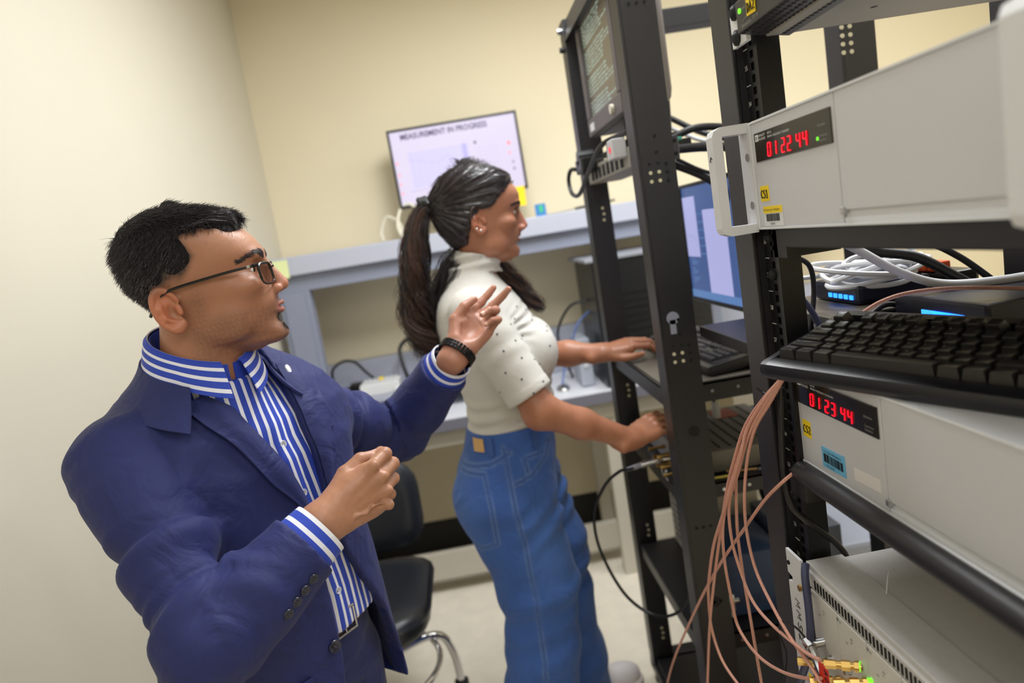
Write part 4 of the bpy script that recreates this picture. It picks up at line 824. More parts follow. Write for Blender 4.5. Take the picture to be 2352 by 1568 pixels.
def surf(f, lo, hi, h, lip=1.7):
    lo = np.array(lo, float); n = np.ceil((np.array(hi)-lo)/h/4).astype(int)
    D_ = np.full(n*4+1, 1., f32)
    gx = [(np.arange(n[i])*4+2)*h+lo[i] for i in range(3)]
    C_ = np.stack(np.meshgrid(*gx, indexing='ij'), -1).reshape(-1, 3).astype(f32)
    dc = np.concatenate([f(c) for c in np.array_split(C_, max(1, len(C_)//200000))])
    act = np.abs(dc) < 4*h*.87*lip
    sg = np.sign(dc).reshape(n); D_[:-1, :-1, :-1] = np.repeat(np.repeat(np.repeat(sg, 4, 0), 4, 1), 4, 2)
    D_[-1] = 1; D_[:, -1] = 1; D_[:, :, -1] = 1
    idx = np.argwhere(act.reshape(n))*4
    off = np.stack(np.meshgrid(*[np.arange(5)]*3, indexing='ij'), -1).reshape(-1, 3)
    for ch in np.array_split(idx, max(1, len(idx)//2000)):
        I = (ch[:, None]+off[None]).reshape(-1, 3); D_[I[:, 0], I[:, 1], I[:, 2]] = f((I*h+lo).astype(f32))
    ins = D_ < 0; s8 = np.zeros(np.array(D_.shape)-1, np.int8)
    for a in (0, 1):
        for b in (0, 1):
            for c in (0, 1): s8 += ins[a:ins.shape[0]-1+a, b:ins.shape[1]-1+b, c:ins.shape[2]-1+c]
    cells = np.argwhere((s8 > 0) & (s8 < 8)); cid = np.full(s8.shape, -1, np.int32); cid[tuple(cells.T)] = np.arange(len(cells))
    acc = np.zeros((len(cells), 3)); cnt = np.zeros(len(cells))
    for ax in range(3):
        o1, o2 = [x for x in range(3) if x != ax]
        for a in (0, 1):
            for b in (0, 1):
                p = cells.copy(); p[:, o1] += a; p[:, o2] += b; q = p.copy(); q[:, ax] += 1
                d0 = D_[tuple(p.T)]; d1 = D_[tuple(q.T)]; m = (d0 < 0) != (d1 < 0); t = np.where(m, d0/np.where(m, d0-d1, 1), 0)
                pp = p.astype(float); pp[:, ax] += t; acc[m] += pp[m]; cnt[m] += 1
    vs = acc/np.maximum(cnt, 1)[:, None]*h+lo
    quads = []
    for ax in range(3):
        o1, o2 = [(1, 2), (2, 0), (0, 1)][ax]
        sl0 = [slice(None)]*3; sl1 = [slice(None)]*3; sl0[ax] = slice(0, -1); sl1[ax] = slice(1, None)
        a_ = ins[tuple(sl0)]; b_ = ins[tuple(sl1)]; e = np.argwhere(a_ != b_)
        ok = (e[:, o1] > 0) & (e[:, o2] > 0) & (e[:, o1] < s8.shape[o1]) & (e[:, o2] < s8.shape[o2]); e = e[ok]
        c = []
        for da, db in ((-1, -1), (0, -1), (0, 0), (-1, 0)):
            q = e.copy(); q[:, o1] += da; q[:, o2] += db; c.append(cid[tuple(q.T)])
        c = np.stack(c, 1); fl = ~a_[tuple(e.T)]; c[fl] = c[fl][:, ::-1]; quads.append(c)
    q = np.concatenate(quads); q = q[(q >= 0).all(1)]
    return vs, q
def npmesh(name, vs, quads, m, parent=None, smooth=True, attrs=None):
    me = D.meshes.new(name); k = quads.shape[1]
    me.vertices.add(len(vs)); me.vertices.foreach_set('co', np.ascontiguousarray(vs, dtype=f32).ravel())
    me.loops.add(quads.size); me.loops.foreach_set('vertex_index', np.ascontiguousarray(quads, dtype=np.int32).ravel())
    me.polygons.add(len(quads)); me.polygons.foreach_set('loop_start', np.arange(0, quads.size, k, dtype=np.int32))
    me.update(calc_edges=True); me.validate()
    for an, arr in (attrs or {}).items():
        if arr.ndim == 1:
            at = me.attributes.new(an, 'FLOAT', 'POINT'); at.data.foreach_set('value', arr.astype(f32))
        else:
            at = me.attributes.new(an, 'FLOAT_COLOR', 'POINT'); at.data.foreach_set('color', np.concatenate([arr, np.ones((len(arr), 1))], 1).astype(f32).ravel())
    return link(name, me, m, parent, smooth)
def vnormals(vs, q):
    a = vs[q[:, 2]]-vs[q[:, 0]]; b = vs[q[:, 3]]-vs[q[:, 1]]; n = np.cross(a, b); N_ = np.zeros_like(vs)
    for k in range(4): np.add.at(N_, q[:, k], n)
    return N_/np.maximum(np.linalg.norm(N_, axis=1, keepdims=True), 1e-12)
def strands(name, paths, rad, m, parent, kind=True, flat=None):
    """many hair strands as 3-sided tapered tubes, one mesh. paths (S,K,3)"""
    S_, K, _ = paths.shape; rad = np.broadcast_to(np.asarray(rad, float), (K,))
    t = np.gradient(paths, axis=1); t /= np.maximum(np.linalg.norm(t, axis=2, keepdims=True), 1e-9)
    r0 = rng.normal(size=(S_, 1, 3)); u = r0-t*(t*r0).sum(2, keepdims=True); u /= np.maximum(np.linalg.norm(u, axis=2, keepdims=True), 1e-9); w_ = np.cross(t, u)
    rings = np.stack([paths+(u*math.cos(a)+w_*math.sin(a))*rad[None, :, None] for a in (0, 2.094, 4.189)], 2)
    vs = rings.reshape(-1, 3); base = (np.arange(S_)[:, None, None]*K+np.arange(K-1)[None, :, None])*3
    j = np.arange(3)[None, None]; k = (j+1) % 3
    q = np.stack([base+j, base+k, base+3+k, base+3+j], -1).reshape(-1, 4)
    o = npmesh(name, vs, q, m, parent)
    if kind: o['kind'] = 'stuff'
    return o
def vcol_mat(name, rough=.5, sss=.0, bump=0, bscale=400, spec=.5, sheen=0, wr=None):
    m = mat(name, (200, 150, 120), rough, bump=bump, bscale=bscale, spec=spec, sss=sss, sheen=sheen, wr=wr); nt = m.node_tree
    a = nt.nodes.new('ShaderNodeAttribute'); a.attribute_name = 'Col'
    nt.links.new(a.outputs['Color'], nt.nodes['Principled BSDF'].inputs['Base Color']); return m
def stripe_mat(name, c1, c2, frac=.36):
    """woven stripes from a stored cloth coordinate (attribute 'stripe', one unit per repeat)"""
    m = mat(name, c1, .75, bump=.12, bscale=1500, sheen=.1); nt = m.node_tree
    a = nt.nodes.new('ShaderNodeAttribute'); a.attribute_name = 'stripe'
    fr = nt.nodes.new('ShaderNodeMath'); fr.operation = 'FRACT'; nt.links.new(a.outputs['Fac'], fr.inputs[0])
    lt = nt.nodes.new('ShaderNodeMath'); lt.operation = 'LESS_THAN'; lt.inputs[1].default_value = frac; nt.links.new(fr.outputs[0], lt.inputs[0])
    mx = nt.nodes.new('ShaderNodeMix'); mx.data_type = 'RGBA'; mx.inputs[6].default_value = lin(c1)+(1,); mx.inputs[7].default_value = lin(c2)+(1,)
    nt.links.new(lt.outputs[0], mx.inputs[0]); nt.links.new(mx.outputs[2], nt.nodes['Principled BSDF'].inputs['Base Color']); return m
def C3(c): return np.array(lin(c))
def sstep(a, b, x):
    t = np.clip((x-a)/(b-a), 0, 1); return t*t*(3-2*t)
def gauss(x, c, s): return np.exp(-((x-c)/s)**2)

# hand: local x to the fingers, y to the thumb side, z to the back of the hand, origin at the wrist
MCP = [(.088, .030, 0), (.092, .009, .003), (.087, -.012, .001), (.078, -.030, -.004)]
PH = [(.045, .026, .021), (.050, .030, .022), (.046, .028, .022), (.036, .021, .019)]
def hand_sdf(H, curls, spread, thumb, size=1., rscale=1.):
    """H: (origin, X, Y, Z). curls: 4 x (mcp, pip, dip) degrees. thumb: 4 local points. returns sdf and joint lists in world space"""
    O, X_, Y_, Z_ = [np.array(q, float) for q in H]; W_ = lambda p: O+size*(X_*p[0]+Y_*p[1]+Z_*p[2]); fing = []
    for i in range(4):
        p = np.array(MCP[i]); ang = 0; pts = [p]
        for L, c in zip(PH[i], curls[i]):
            ang += math.radians(c); s = math.radians(spread[i])
            p = p+L*np.array([math.cos(ang)*math.cos(s), math.cos(ang)*math.sin(s), -math.sin(ang)]); pts.append(p)
        fing.append([W_(q) for q in pts])
    th = [W_(q) for q in thumb]; r = size*rscale
    FR = [(.0098, .0092, .0082, .0066), (.0100, .0094, .0083, .0067), (.0096, .0088, .0078, .0064), (.0084, .0078, .0069, .0057)]
    wr = [W_((-.03, y, 0)) for y in (.012, -.012)]
    def f(P):
        d = None
        for i in range(4):
            e = cap(P, W_((.0, MCP[i][1]*.45, 0)), W_(np.array(MCP[i])-np.array((.006, 0, .004))), .0165*r, .0128*r); d = e if d is None else smin(d, e, .014*r)
        d = smin(d, cap(P, W_((.018, .018, -.008)), W_((.05, .026, -.011)), .015*r, .014*r), .012*r)      # thenar
        d = smin(d, cap(P, W_((.018, -.020, -.007)), W_((.06, -.026, -.008)), .0135*r, .012*r), .012*r)   # hypothenar
        for s_ in (-1, 1): d = smin(d, cap(P, W_((-.035, s_*.011, 0)), W_((.012, s_*.012, -.001)), .0175*r, .0178*r), .012*r)
        for i in range(4):
            F_ = FR[i]; g = fing[i]
            e = smin(smin(cap(P, g[0], g[1], F_[0]*1.12*r, F_[1]*r), cap(P, g[1], g[2], F_[1]*r, F_[2]*r), .003*r), cap(P, g[2], g[3], F_[2]*r, F_[3]*r), .003*r)
            e = smin(e, ((P-A(*g[1]))**2).sum(1)**.5-F_[1]*1.03*r, .004*r)
            d = smin(d, e, .0055*r)
        e = smin(cap(P, th[0], th[1], .0145*r, .0118*r), smin(cap(P, th[1], th[2], .0112*r, .0105*r), cap(P, th[2], th[3], .0105*r, .0076*r), .003*r), .004*r)
        return smin(d, e, .008*r)
    return f, fing, th
def nail(par, m, p1, p2, up, w_, name='nail'):
    """small fingernail plate on the last finger segment"""
    p1, p2, up = V(p1), V(p2), V(up); d = (p2-p1).normalized(); up = (up-d*up.dot(d)).normalized(); s = d.cross(up); g = G(); rr = []
    for t, k in ((-.3, .75), (.1, 1), (.5, .98), (.8, .7)):
        c = p2+d*(t*w_*.9-w_*.35); rr.append([c+s*(w_*.62*k*a)+up*(w_*(.93-.35*a*a)+.0002) for a in (-1, -.5, 0, .5, 1)] + [c+s*(w_*.62*k*a)+up*(w_*(.75-.35*a*a)) for a in (1, 0, -1)])
    g.loft(rr); return g.build(name, m, par, True)
# ------------------------------------------------------------------ heads
# head local frame: u forward (face), l to the person's left, v up; origin under the chin
def frame(O, yaw, pitch=0, roll=0):
    """axes (3 rows) of a head or torso turned yaw degrees from +x towards +y"""
    M = Matrix.Rotation(math.radians(yaw), 3, 'Z') @ Matrix.Rotation(math.radians(-pitch), 3, 'Y') @ Matrix.Rotation(math.radians(roll), 3, 'X')
    return np.array(O, float), np.array(M).T
class Fr:
    def __init__(s, O, B): s.O = O; s.B = B
    def loc(s, P): return ((P-s.O.astype(f32))@s.B.T.astype(f32)).astype(f32)
    def w(s, p): return s.O+np.array(p, float)@s.B
def loft_sdf(Q, tab, n=2.25):
    """Q local (u,l,v); tab rows v, u_front, u_back, half width"""
    T = np.array(tab, float); v = Q[:, 2]
    uf = np.interp(v, T[:, 0], T[:, 1]); ub = np.interp(v, T[:, 0], T[:, 2]); hw = np.interp(v, T[:, 0], T[:, 3])
    c = (uf+ub)/2; a = np.maximum((uf-ub)/2, .002); hw = np.maximum(hw, .002)
    r = (np.abs((Q[:, 0]-c)/a)**n+np.abs(Q[:, 1]/hw)**n)**(1/n)
    rho = np.sqrt((Q[:, 0]-c)**2+Q[:, 1]**2); d = np.where(r > 1, (1-1/np.maximum(r, 1e-3))*rho, (r-1)*np.minimum(a, hw))
    e = np.maximum(v-T[-1, 0], T[0, 0]-v); return np.where(e > 0, np.hypot(np.maximum(d, 0), e), np.maximum(d, e)).astype(f32)
def smooth_tab(tab, k=5):
    T = np.array(tab, float); P = spline([tuple(r) for r in T], k); return [tuple(p) for p in P]
def ear_sdf(Q, c, side, rot, s=1.0, flare=22):
    a = math.radians(rot); fl = math.radians(flare)
    # ear axes: x forward, y outward, z up
    x = np.array([math.cos(fl), -side*math.sin(fl)*-1*-1, 0]); x = np.array([math.cos(fl), -side*math.sin(fl), 0]); y = np.array([math.sin(fl), side*math.cos(fl), 0]); z = np.array([0, 0, 1.])
    x, z = x*math.cos(a)+z*math.sin(a), z*math.cos(a)-x*math.sin(a)
    E = ((Q-A(*c))@np.array([x, y, z], f32).T)/s
    ex, ey, ez = E[:, 0], E[:, 1], E[:, 2]
    # helix rim: egg shaped ring, wider on top
    w_ = .0165+.10*np.clip(ez, -.03, .03)*.12
    rr = np.sqrt((ex/w_)**2+(ez/.0285)**2)
    ring = np.sqrt(((rr-1)*.019)**2+(ey-.003)**2)-.0037
    gap = cap(E, (.016, .002, -.004), (.020, .002, -.018), .008, .008)      # open in front
    ring = smax(ring, -gap, .004)
    plate = ell(E, (-.002, -.001, -.001), (.0165, .0042, .0275))
    anti = chain(E, [(-.001, .003, .019), (-.009, .0035, .006), (-.0085, .0035, -.008), (.001, .003, -.0165)], [.0026, .0032, .0034, .0036], .004)
    d = smin(plate, ring, .0035); d = smin(d, anti, .003)
    d = smax(d, -ell(E, (.003, .0065, -.004), (.0078, .0085, .0105)), .004)
    d = smax(d, -ell(E, (.0, .0075, .016), (.007, .0055, .0055)), .003)
    d = smin(d, cap(E, (.0, .001, -.027), (.006, 0, -.024), .0066, .0060), .005)     # lobe
    d = smin(d, cap(E, (.013, .003, -.002), (.0125, .0045, -.009), .0042, .0038), .004)   # tragus
    return d*s
def head_sdf(p):
    T = smooth_tab(p['tab']); ew, eu, ev = p['eye']
    def f(Q):
        d = loft_sdf(Q, T, p.get('n', 2.25))
        Qa = Q.copy(); Qa[:, 1] = np.abs(Q[:, 1])
        for c, r, k in p['add']: d = smin(d, ell(Qa, c, r), k)
        for c, r, k in p['cut']: d = smax(d, -ell(Qa, c, r), k)
        # nose
        n0, n1, nr0, nr1 = p['nose']
        ns = cap(Q, n0, n1, nr0, nr1); d = smin(d, ns, .010)
        d = smin(d, ell(Qa, p['ala'][0], p['ala'][1]), .005)
        d = smax(d, -ell(Qa, p['nostril'][0], p['nostril'][1]), .002)
        # lips
        for a, b, r, rb in p['lips']: d = smin(d, cap(Qa, a, b, r, rb), .0035)
        d = smax(d, -ell(Qa, p['mouth'][0], p['mouth'][1]), .002)
        # eyes
        lid = smax(ell(Qa, (eu, ew, ev), (.0132, .0135, .0132)), -ell(Qa, (eu+.014, ew+.001, ev-.0005), (.012, .0135, p.get('open', .0048))), .001)
        d = smin(d, lid, .0035)
        d = smin(d, cap(Q, p['neck'][0], p['neck'][1], p['neck'][2], p['neck'][3]), .02)
        for c, r, k in p.get('post', []): d = smin(d, ell(Qa, c, r), k)
        for s in (-1, 1): d = smin(d, ear_sdf(Q, (p['ear'][0], s*p['ear'][1], p['ear'][2]), s, p['ear'][3], p['ear'][4]), .0035)
        return d
    return f
eye_white = mat('eye_white', (226, 220, 214), .2); iris_m = mat('iris_brown', (50, 28, 18), .15); pupil_m = mat('pupil', (8, 7, 7), .1)
def eyes(fr, p, par, gaze):
    for s in (-1, 1):
        c = fr.w((p['eye'][1], s*p['eye'][0], p['eye'][2])); gd = np.array(gaze[0])*fr.B[0]+gaze[1]*fr.B[1]+gaze[2]*fr.B[2]; gd = gd/np.linalg.norm(gd)
        e = G(); e.sphere(c, .0122, 10); e = e.build('eye', eye_white, par, True)
        o = np.cross(gd, (0, 0, 1.)); o /= np.linalg.norm(o); u = np.cross(o, gd)
        for r, m, nm, dd in ((.0058, iris_m, 'iris', .0108), (.0026, pupil_m, 'pupil', .01215)):
            g = G(); R_ = [[c+gd*(math.sqrt(max(.01235**2-(r*q)**2, 0))+.00015*(nm == 'pupil'))+(o*math.cos(a)+u*math.sin(a))*r*q for a in np.linspace(0, 2*PI, 15)[:-1]] for q in (1, .6, .15)]
            g.loft(R_, cap=True); g.build(nm, m, e, True)
def brow_strands(fr, f_head, pts, n, L, rad, m, par, wv, name='eyebrow', seed=1):
    """hair strokes rooted on the head along a path (local points), leaning outward"""
    rs = np.random.default_rng(seed); P = np.array(spline(pts, 8)); out = []
    for _ in range(n):
        t = rs.random()*(len(P)-1); i = int(t); i = min(i, len(P)-2); b = P[i]+(P[i+1]-P[i])*(t-i); tg = P[i+1]-P[i]; tg = tg/np.linalg.norm(tg)
        tp = 1-.55*(t/len(P))
        b = b+np.array([0, 0, rs.normal()*wv*tp])
        dirn = tg*.8+np.array([.25, 0, .35])+rs.normal(size=3)*.15; dirn /= np.linalg.norm(dirn)
        out.append([b+dirn*L*k for k in (0, .5, 1)])
    Q = np.array(out); sh = Q.shape; q = Q.reshape(-1, 3).astype(f32)
    for _ in range(8):   # settle onto the skin
        e = 1e-3; d = f_head(q)-.0006; g_ = np.stack([(f_head(q+A(*v))-f_head(q-A(*v)))/(2*e) for v in ((e, 0, 0), (0, e, 0), (0, 0, e))], 1); gn = np.maximum(np.linalg.norm(g_, axis=1, keepdims=True), .25); q = (q-g_/gn**2*np.clip(d, -.006, .006)[:, None]*.8).astype(f32)
    W_ = fr.w(q.reshape(-1, 3)).reshape(sh)
    return strands(name, W_, (rad, rad*.8, rad*.3), m, par)
# ------------------------------------------------------------------ the man in the navy jacket
skin_man = vcol_mat('skin_man', .42, sss=.12, bump=.25, bscale=620, spec=.45, wr=(60, .0015, .35))
man = thing('person', 'man in a navy jacket, blue striped shirt and glasses gesturing with both hands', 'person', (-.42, 1.1, 0))
MH = Fr(*frame((-.298, 1.10, 1.408), 7, 1))
MT = [(-.012, -.030, -.062, .004), (-.004, -.010, -.085, .024), (.004, .002, -.10, .036), (.012, .0055, -.112, .046), (.025, .0055, -.124, .0545), (.04, .0085, -.132, .060), (.05, .010, -.140, .0635), (.062, .009, -.155, .067), (.08, .004, -.172, .0715), (.10, -.003, -.186, .074), (.115, .0, -.192, .0755), (.127, .0045, -.194, .076), (.14, .001, -.194, .077), (.155, -.0085, -.190, .0775), (.17, -.023, -.182, .0745), (.183, -.042, -.170, .067), (.192, -.062, -.155, .056), (.199, -.085, -.138, .038), (.203, -.102, -.122, .016), (.2055, -.110, -.114, .003)]
mp = dict(tab=MT, eye=(.032, -.0195, .102), n=2.3,
    add=[((-.004, .021, .121), (.0075, .018, .007), .014), ((-.022, .048, .080), (.022, .018, .015), .016), ((-.060, .052, .030), (.035, .016, .026), .02), ((-.004, .0, .010), (.011, .020, .012), .010), ((-.006, .018, .056), (.012, .010, .018), .012)],
    cut=[((.012, .031, .103), (.018, .017, .011), .010), ((.020, .0, .0235), (.012, .03, .005), .008)],
    nose=((.001, 0, .112), (.0215, 0, .0745), .0068, .0102), ala=((.0125, .0125, .0685), (.0105, .0062, .0072)), nostril=((.0165, .0075, .0625), (.006, .0035, .004)),
    lips=[((.0150, 0, .0470), (.002, .0235, .0405), .0042, .0022), ((.0125, 0, .0360), (.002, .022, .0385), .0050, .0022)], mouth=((.017, 0, .0415), (.012, .019, .0009)), open=.0040,
    neck=((-.105, 0, .035), (-.128, 0, -.10), .058, .064), ear=(-.126, .0765, .0665, 16, 1.04), post=[((-.03, 0, .0), (.045, .035, .013), .02)])
fh = head_sdf(mp)
NB = (-.43, 1.12, 1.36)
def man_head_w(P): return fh(MH.loc(P))
vs, q = surf(man_head_w, (-.56, .98, 1.29), (-.24, 1.23, 1.64), .0022)
def man_cols(W_):
    Q = MH.loc(W_.astype(f32)); u, l, v = Q[:, 0], np.abs(Q[:, 1]), Q[:, 2]
    base = C3((160, 110, 84)); c = np.tile(base, (len(Q), 1)); mix = lambda k, t: c*(1-k[:, None])+np.array(C3(t))*k[:, None]
    n1 = nz(Q, 160, 3)*.5+nz(Q, 60, 5)*.5; c *= (1+.06*n1)[:, None]
    # forehead and nose lighter and warmer
    c = mix(.5*sstep(.10, .16, v)*sstep(-.10, -.03, u), (188, 140, 112)); c = mix(.55*gauss(v, .075, .018)*sstep(.002, .02, u), (194, 130, 106))
    # stubble: jaw, chin, moustache
    jaw = sstep(.062, .035, v+.25*np.clip(-u-.06, 0, 1))*sstep(-.125, -.10, u)*sstep(-.03, -.005, v)
    jaw = np.maximum(jaw, sstep(.105, .07, v)*gauss(u, -.088, .014)*.9)
    spk = np.clip(.75+.5*nz(Q, 900, 1), 0, 1); c = mix(.42*jaw*spk, (72, 52, 46))
    c = mix(.35*sstep(.064, .052, v)*sstep(.002, .012, u)*sstep(.03, .012, l), (96, 78, 70))
    gt = sstep(.004, .008, u)*sstep(.017, .012, l)*(gauss(v, .0225, .0042)+gauss(v, .010, .006)); c = mix(np.clip(gt*.95, 0, .92), (34, 28, 28))
    # lips
    lip = sstep(.006, .013, u)*gauss(v, .041, .0085)**1*sstep(.024, .017, l); lip = np.where((v > .030) & (v < .0525), lip, 0); c = mix(np.clip(lip*1.3, 0, .75), (176, 108, 100))
    # ears redder
    c = mix(.55*sstep(.0725, .079, l)*gauss(u, -.127, .03)*gauss(v, .066, .04), (204, 118, 86))
    # under-eye, eye socket
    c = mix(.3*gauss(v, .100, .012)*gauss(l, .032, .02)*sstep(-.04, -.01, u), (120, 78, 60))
    # scalp under hair (with fade at temple and nape)
    c = mix(np.clip(man_hair_mask(Q)*1.05, 0, .95), (26, 22, 24))
    return c
def man_hair_mask(Q):
    u, l, v = Q[:, 0], np.abs(Q[:, 1]), Q[:, 2]
    # front hairline as u limit by height; recessed at the temples
    front = np.interp(v, [.05, .075, .095, .115, .135, .150, .165, .172, .182, .2], [-.16, -.118, -.100, -.086, -.074, -.080, -.090, -.062, -.040, -.035])
    centre = np.interp(l, [0, .03, .045, .055, .07], [.030, .024, .008, -.004, 0.])
    up = v > .16
    fr_ = front+np.where(up, centre*sstep(.158, .17, v), 0)
    m = sstep(.004, -.012, u-fr_)
    low = np.interp(u, [-.22, -.185, -.165, -.145, -.11, -.08], [.015, .020, .034, .082, .098, .09])
    m *= sstep(-.006, .03, v-low)
    return m
body_parts = [(vs, q, man_cols(vs))]
# ---- hands
def shade_hand(W_, fing, th, base, tipc, crease, palm=None, Hf=None):
    c = np.tile(C3(base), (len(W_), 1)); P = W_.astype(f32); c *= (1+.07*nz(P, 140, 2)+.05*nz(P, 420, 4))[:, None]
    for g in fing+[th]:
        d = np.linalg.norm(W_-g[3], axis=1); k = .5*np.exp(-(d/.013)**2); c = c*(1-k[:, None])+C3(tipc)*k[:, None]
        for j in (1, 2):
            d = np.linalg.norm(W_-g[j], axis=1); k = .25*np.exp(-(d/.010)**2); c = c*(1-k[:, None])+C3(crease)*k[:, None]
    if palm is not None:
        z = (W_-Hf[0])@Hf[3]; k = .75*sstep(.002, -.010, z); c = c*(1-k[:, None])+C3(palm)*k[:, None]
    return c
def unit(*v): v = np.array(v, float); return v/np.linalg.norm(v)
CX, CU = np.array([_r[0][0], _r[1][0], _r[2][0]]), -np.array([_r[0][1], _r[1][1], _r[2][1]]); CF = np.array([_r[0][2], _r[1][2], _r[2][2]])
def hand_axes(fx, fu, fd, tw=(0, 0)):
    """finger direction from right, up and away components seen from the aisle; back of hand as the rest"""
    X_ = unit(*(CX*fx+CU*fu+CF*fd)); return X_
# left hand: raised, palm to the aisle
LW = np.array([-.036, 1.33, 1.300])
X_ = unit(*(CX*.50+CU*.74+CF*.50)); Zd = unit(*(CF*.97+CX*.08-CU*.14)); Zd = unit(*(Zd-X_*(Zd@X_))); Y_ = np.cross(X_, Zd); Y_ = unit(*Y_)
LH = (LW, X_, Y_, Zd); LS = .86
fL, fgL, thL = hand_sdf(LH, [(4, 10, 8), (16, 16, 10), (48, 88, 40), (52, 92, 45)], (-9, -19, -20, -24), [(.018, .022, -.006), (.054, .046, -.014), (.090, .044, -.022), (.118, .034, -.026)], LS, 1.06)
elbL = np.array([-.200, 1.46, 1.120])
CRS = [[(.075, .040, -.017), (.072, .022, -.017), (.066, .005, -.017), (.052, -.012, -.017)], [(.062, .044, -.017), (.050, .026, -.019), (.034, .014, -.019), (.014, .010, -.018)], [(.086, .012, -.015), (.078, -.004, -.016), (.068, -.02, -.016), (.064, -.036, -.014)]]
CRS = [[LW+LS*(X_*a+Y_*b+Zd*c) for a, b, c in l] for l in CRS]
def crs(P): return np.min([chain(P, l, [0]*4, .001) for l in CRS], 0)
def left_arm(P):
    d = smin(fL(P), cap(P, LW-X_*.02, elbL, .0205, .034), .02)
    d = smax(d, -ell(P, LW+LS*(X_*.052+Y_*.002-Zd*.0305), (.024, .020, .017), np.array([X_, Y_, Zd])), .012)
    for g in fgL:
        for j in (1, 2): d = d+.0008*np.exp(-(np.abs((P-A(*g[j]))@A(*unit(*(np.array(g[j])-g[j-1]))))/.0016)**2)*(((P-A(*g[j]))**2).sum(1) < .0004)
    return d+.0007*np.exp(-(crs(P)/.0024)**2)
lo = np.minimum.reduce([np.array(g).min(0) for g in fgL+[thL]]+[LW])-.03; hi = np.maximum.reduce([np.array(g).max(0) for g in fgL+[thL]]+[LW])+.03; lo = np.minimum(lo, LW-.05)
vs, q = surf(left_arm, lo, hi, .0018)
cL_ = shade_hand(vs, fgL, thL, (154, 104, 80), (180, 120, 100), (112, 70, 54), (176, 124, 104), LH); kk = .42*np.exp(-(crs(vs.astype(f32))/.0026)**2); cL_ = cL_*(1-kk[:, None])+C3((104, 62, 50))*kk[:, None]; body_parts.append((vs, q, cL_))
# right hand: loose fist, back of the hand to the aisle
RW = np.array([-.240, .945, 1.158])
Xr = unit(*(CX*.78+CU*.50+CF*.40)); Zr = unit(*(-CF*.93+CX*.26-CU*.08)); Zr = unit(*(Zr-Xr*(Zr@Xr))); Yr = unit(*np.cross(Zr, Xr))
RH = (RW, Xr, Yr, Zr)
fR, fgR, thR = hand_sdf(RH, [(28, 62, 38), (38, 72, 45), (44, 78, 48), (46, 80, 50)], (3, 0, -3, -7), [(.020, .022, -.010), (.056, .040, -.026), (.090, .044, -.032), (.116, .036, -.036)], .88, 1.1)
elbR = np.array([-.388, .84, 1.062])
def right_arm(P):
    d = smin(fR(P), cap(P, RW-Xr*.02, elbR, .027, .035), .02)
    for i in range(4):   # knuckles and tendons
        k = RW+Xr*(MCP[i][0]-.002)+Yr*MCP[i][1]+Zr*.009; d = smin(d, np.sqrt(((P-A(*k))**2).sum(1))-.0075, .008)
        d = smin(d, cap(P, k-Zr*.004, RW+Xr*.03+Yr*MCP[i][1]*.4+Zr*.009, .0042, .003), .006)
    vein = [RW+Xr*a+Yr*b+Zr*c for a, b, c in ((.012, -.016, .0155), (.03, -.014, .0175), (.042, -.019, .0165), (.055, -.016, .016), (.072, -.022, .0125))]
    return smin(d, chain(P, vein, [.0011]*5, .006), .004)
lo = np.minimum.reduce([np.array(g).min(0) for g in fgR+[thR]]+[RW])-.03; hi = np.maximum.reduce([np.array(g).max(0) for g in fgR+[thR]]+[RW])+.03; lo = np.minimum(lo, RW-.06); hi = np.maximum(hi, RW+.05)
vs, q = surf(right_arm, lo, hi, .0018)
body_parts.append((vs, q, shade_hand(vs, fgR, thR, (170, 122, 96), (186, 132, 110), (138, 92, 72))))
# ---- torso frame and hidden core
TH = 38
MTf = Fr(*frame((-.413, 1.138, 0), -TH))
def core(P):
    Q = MTf.loc(P); d = chain(Q, [(.015, -.02, 1.33), (.01, 0, 1.15), (.0, 0, .88)], [.055, .085, .085], .05)
    for s in (-1, 1):
        d = smin(d, chain(Q, [(.0, s*.08, .84), (.015, s*.09, .46), (-.005, s*.092, .08)], [.07, .05, .04], .03), .03)
        d = smin(d, cap(Q, (.0, 0, 1.28), (0, s*.13, 1.25), .05, .04), .04)
    d = smin(d, cap(P, MTf.w((0, -.17, 1.25)), elbR, .04, .036), .03); d = smin(d, cap(P, elbR, RW, .034, .026), .02)
    d = smin(d, cap(P, MTf.w((0, .15, 1.25)), elbL, .04, .036), .03); d = smin(d, cap(P, elbL, LW, .034, .024), .02); return d
vs, q = surf(core, (-.75, .6, .03), (.05, 1.6, 1.42), .012); body_parts.append((vs, q, np.tile(C3((160, 110, 84)), (len(vs), 1))))
def join(parts):
    n = 0; V_, Q_, C_ = [], [], []
    for v, q, c in parts: V_.append(v); Q_.append(q+n); C_.append(c); n += len(v)
    return np.concatenate(V_), np.concatenate(Q_), np.concatenate(C_)
V_, Q_, C_ = join(body_parts)
mbody = npmesh('body', V_, Q_, skin_man, man, True, {'Col': C_})
nail_m = mat('nail_pink', (222, 170, 152), .3)
for g, up in ((thL, -Zd*.5+Y_*.9),): nail(mbody, nail_m, g[2], g[3], up, .0085)
for i in (2, 3): nail(mbody, nail_m, fgL[i][2], fgL[i][3], unit(*np.cross(Y_, np.array(fgL[i][3])-fgL[i][2])), .0072)
nail(mbody, nail_m, thR[2], thR[3], Yr, .0085)
for i in range(4): nail(mbody, nail_m, fgR[i][2], fgR[i][3], unit(*np.cross(np.array(fgR[i][3])-fgR[i][2], Yr)), .0075)
eyes(MH, mp, mbody, (1, .0, -.02))
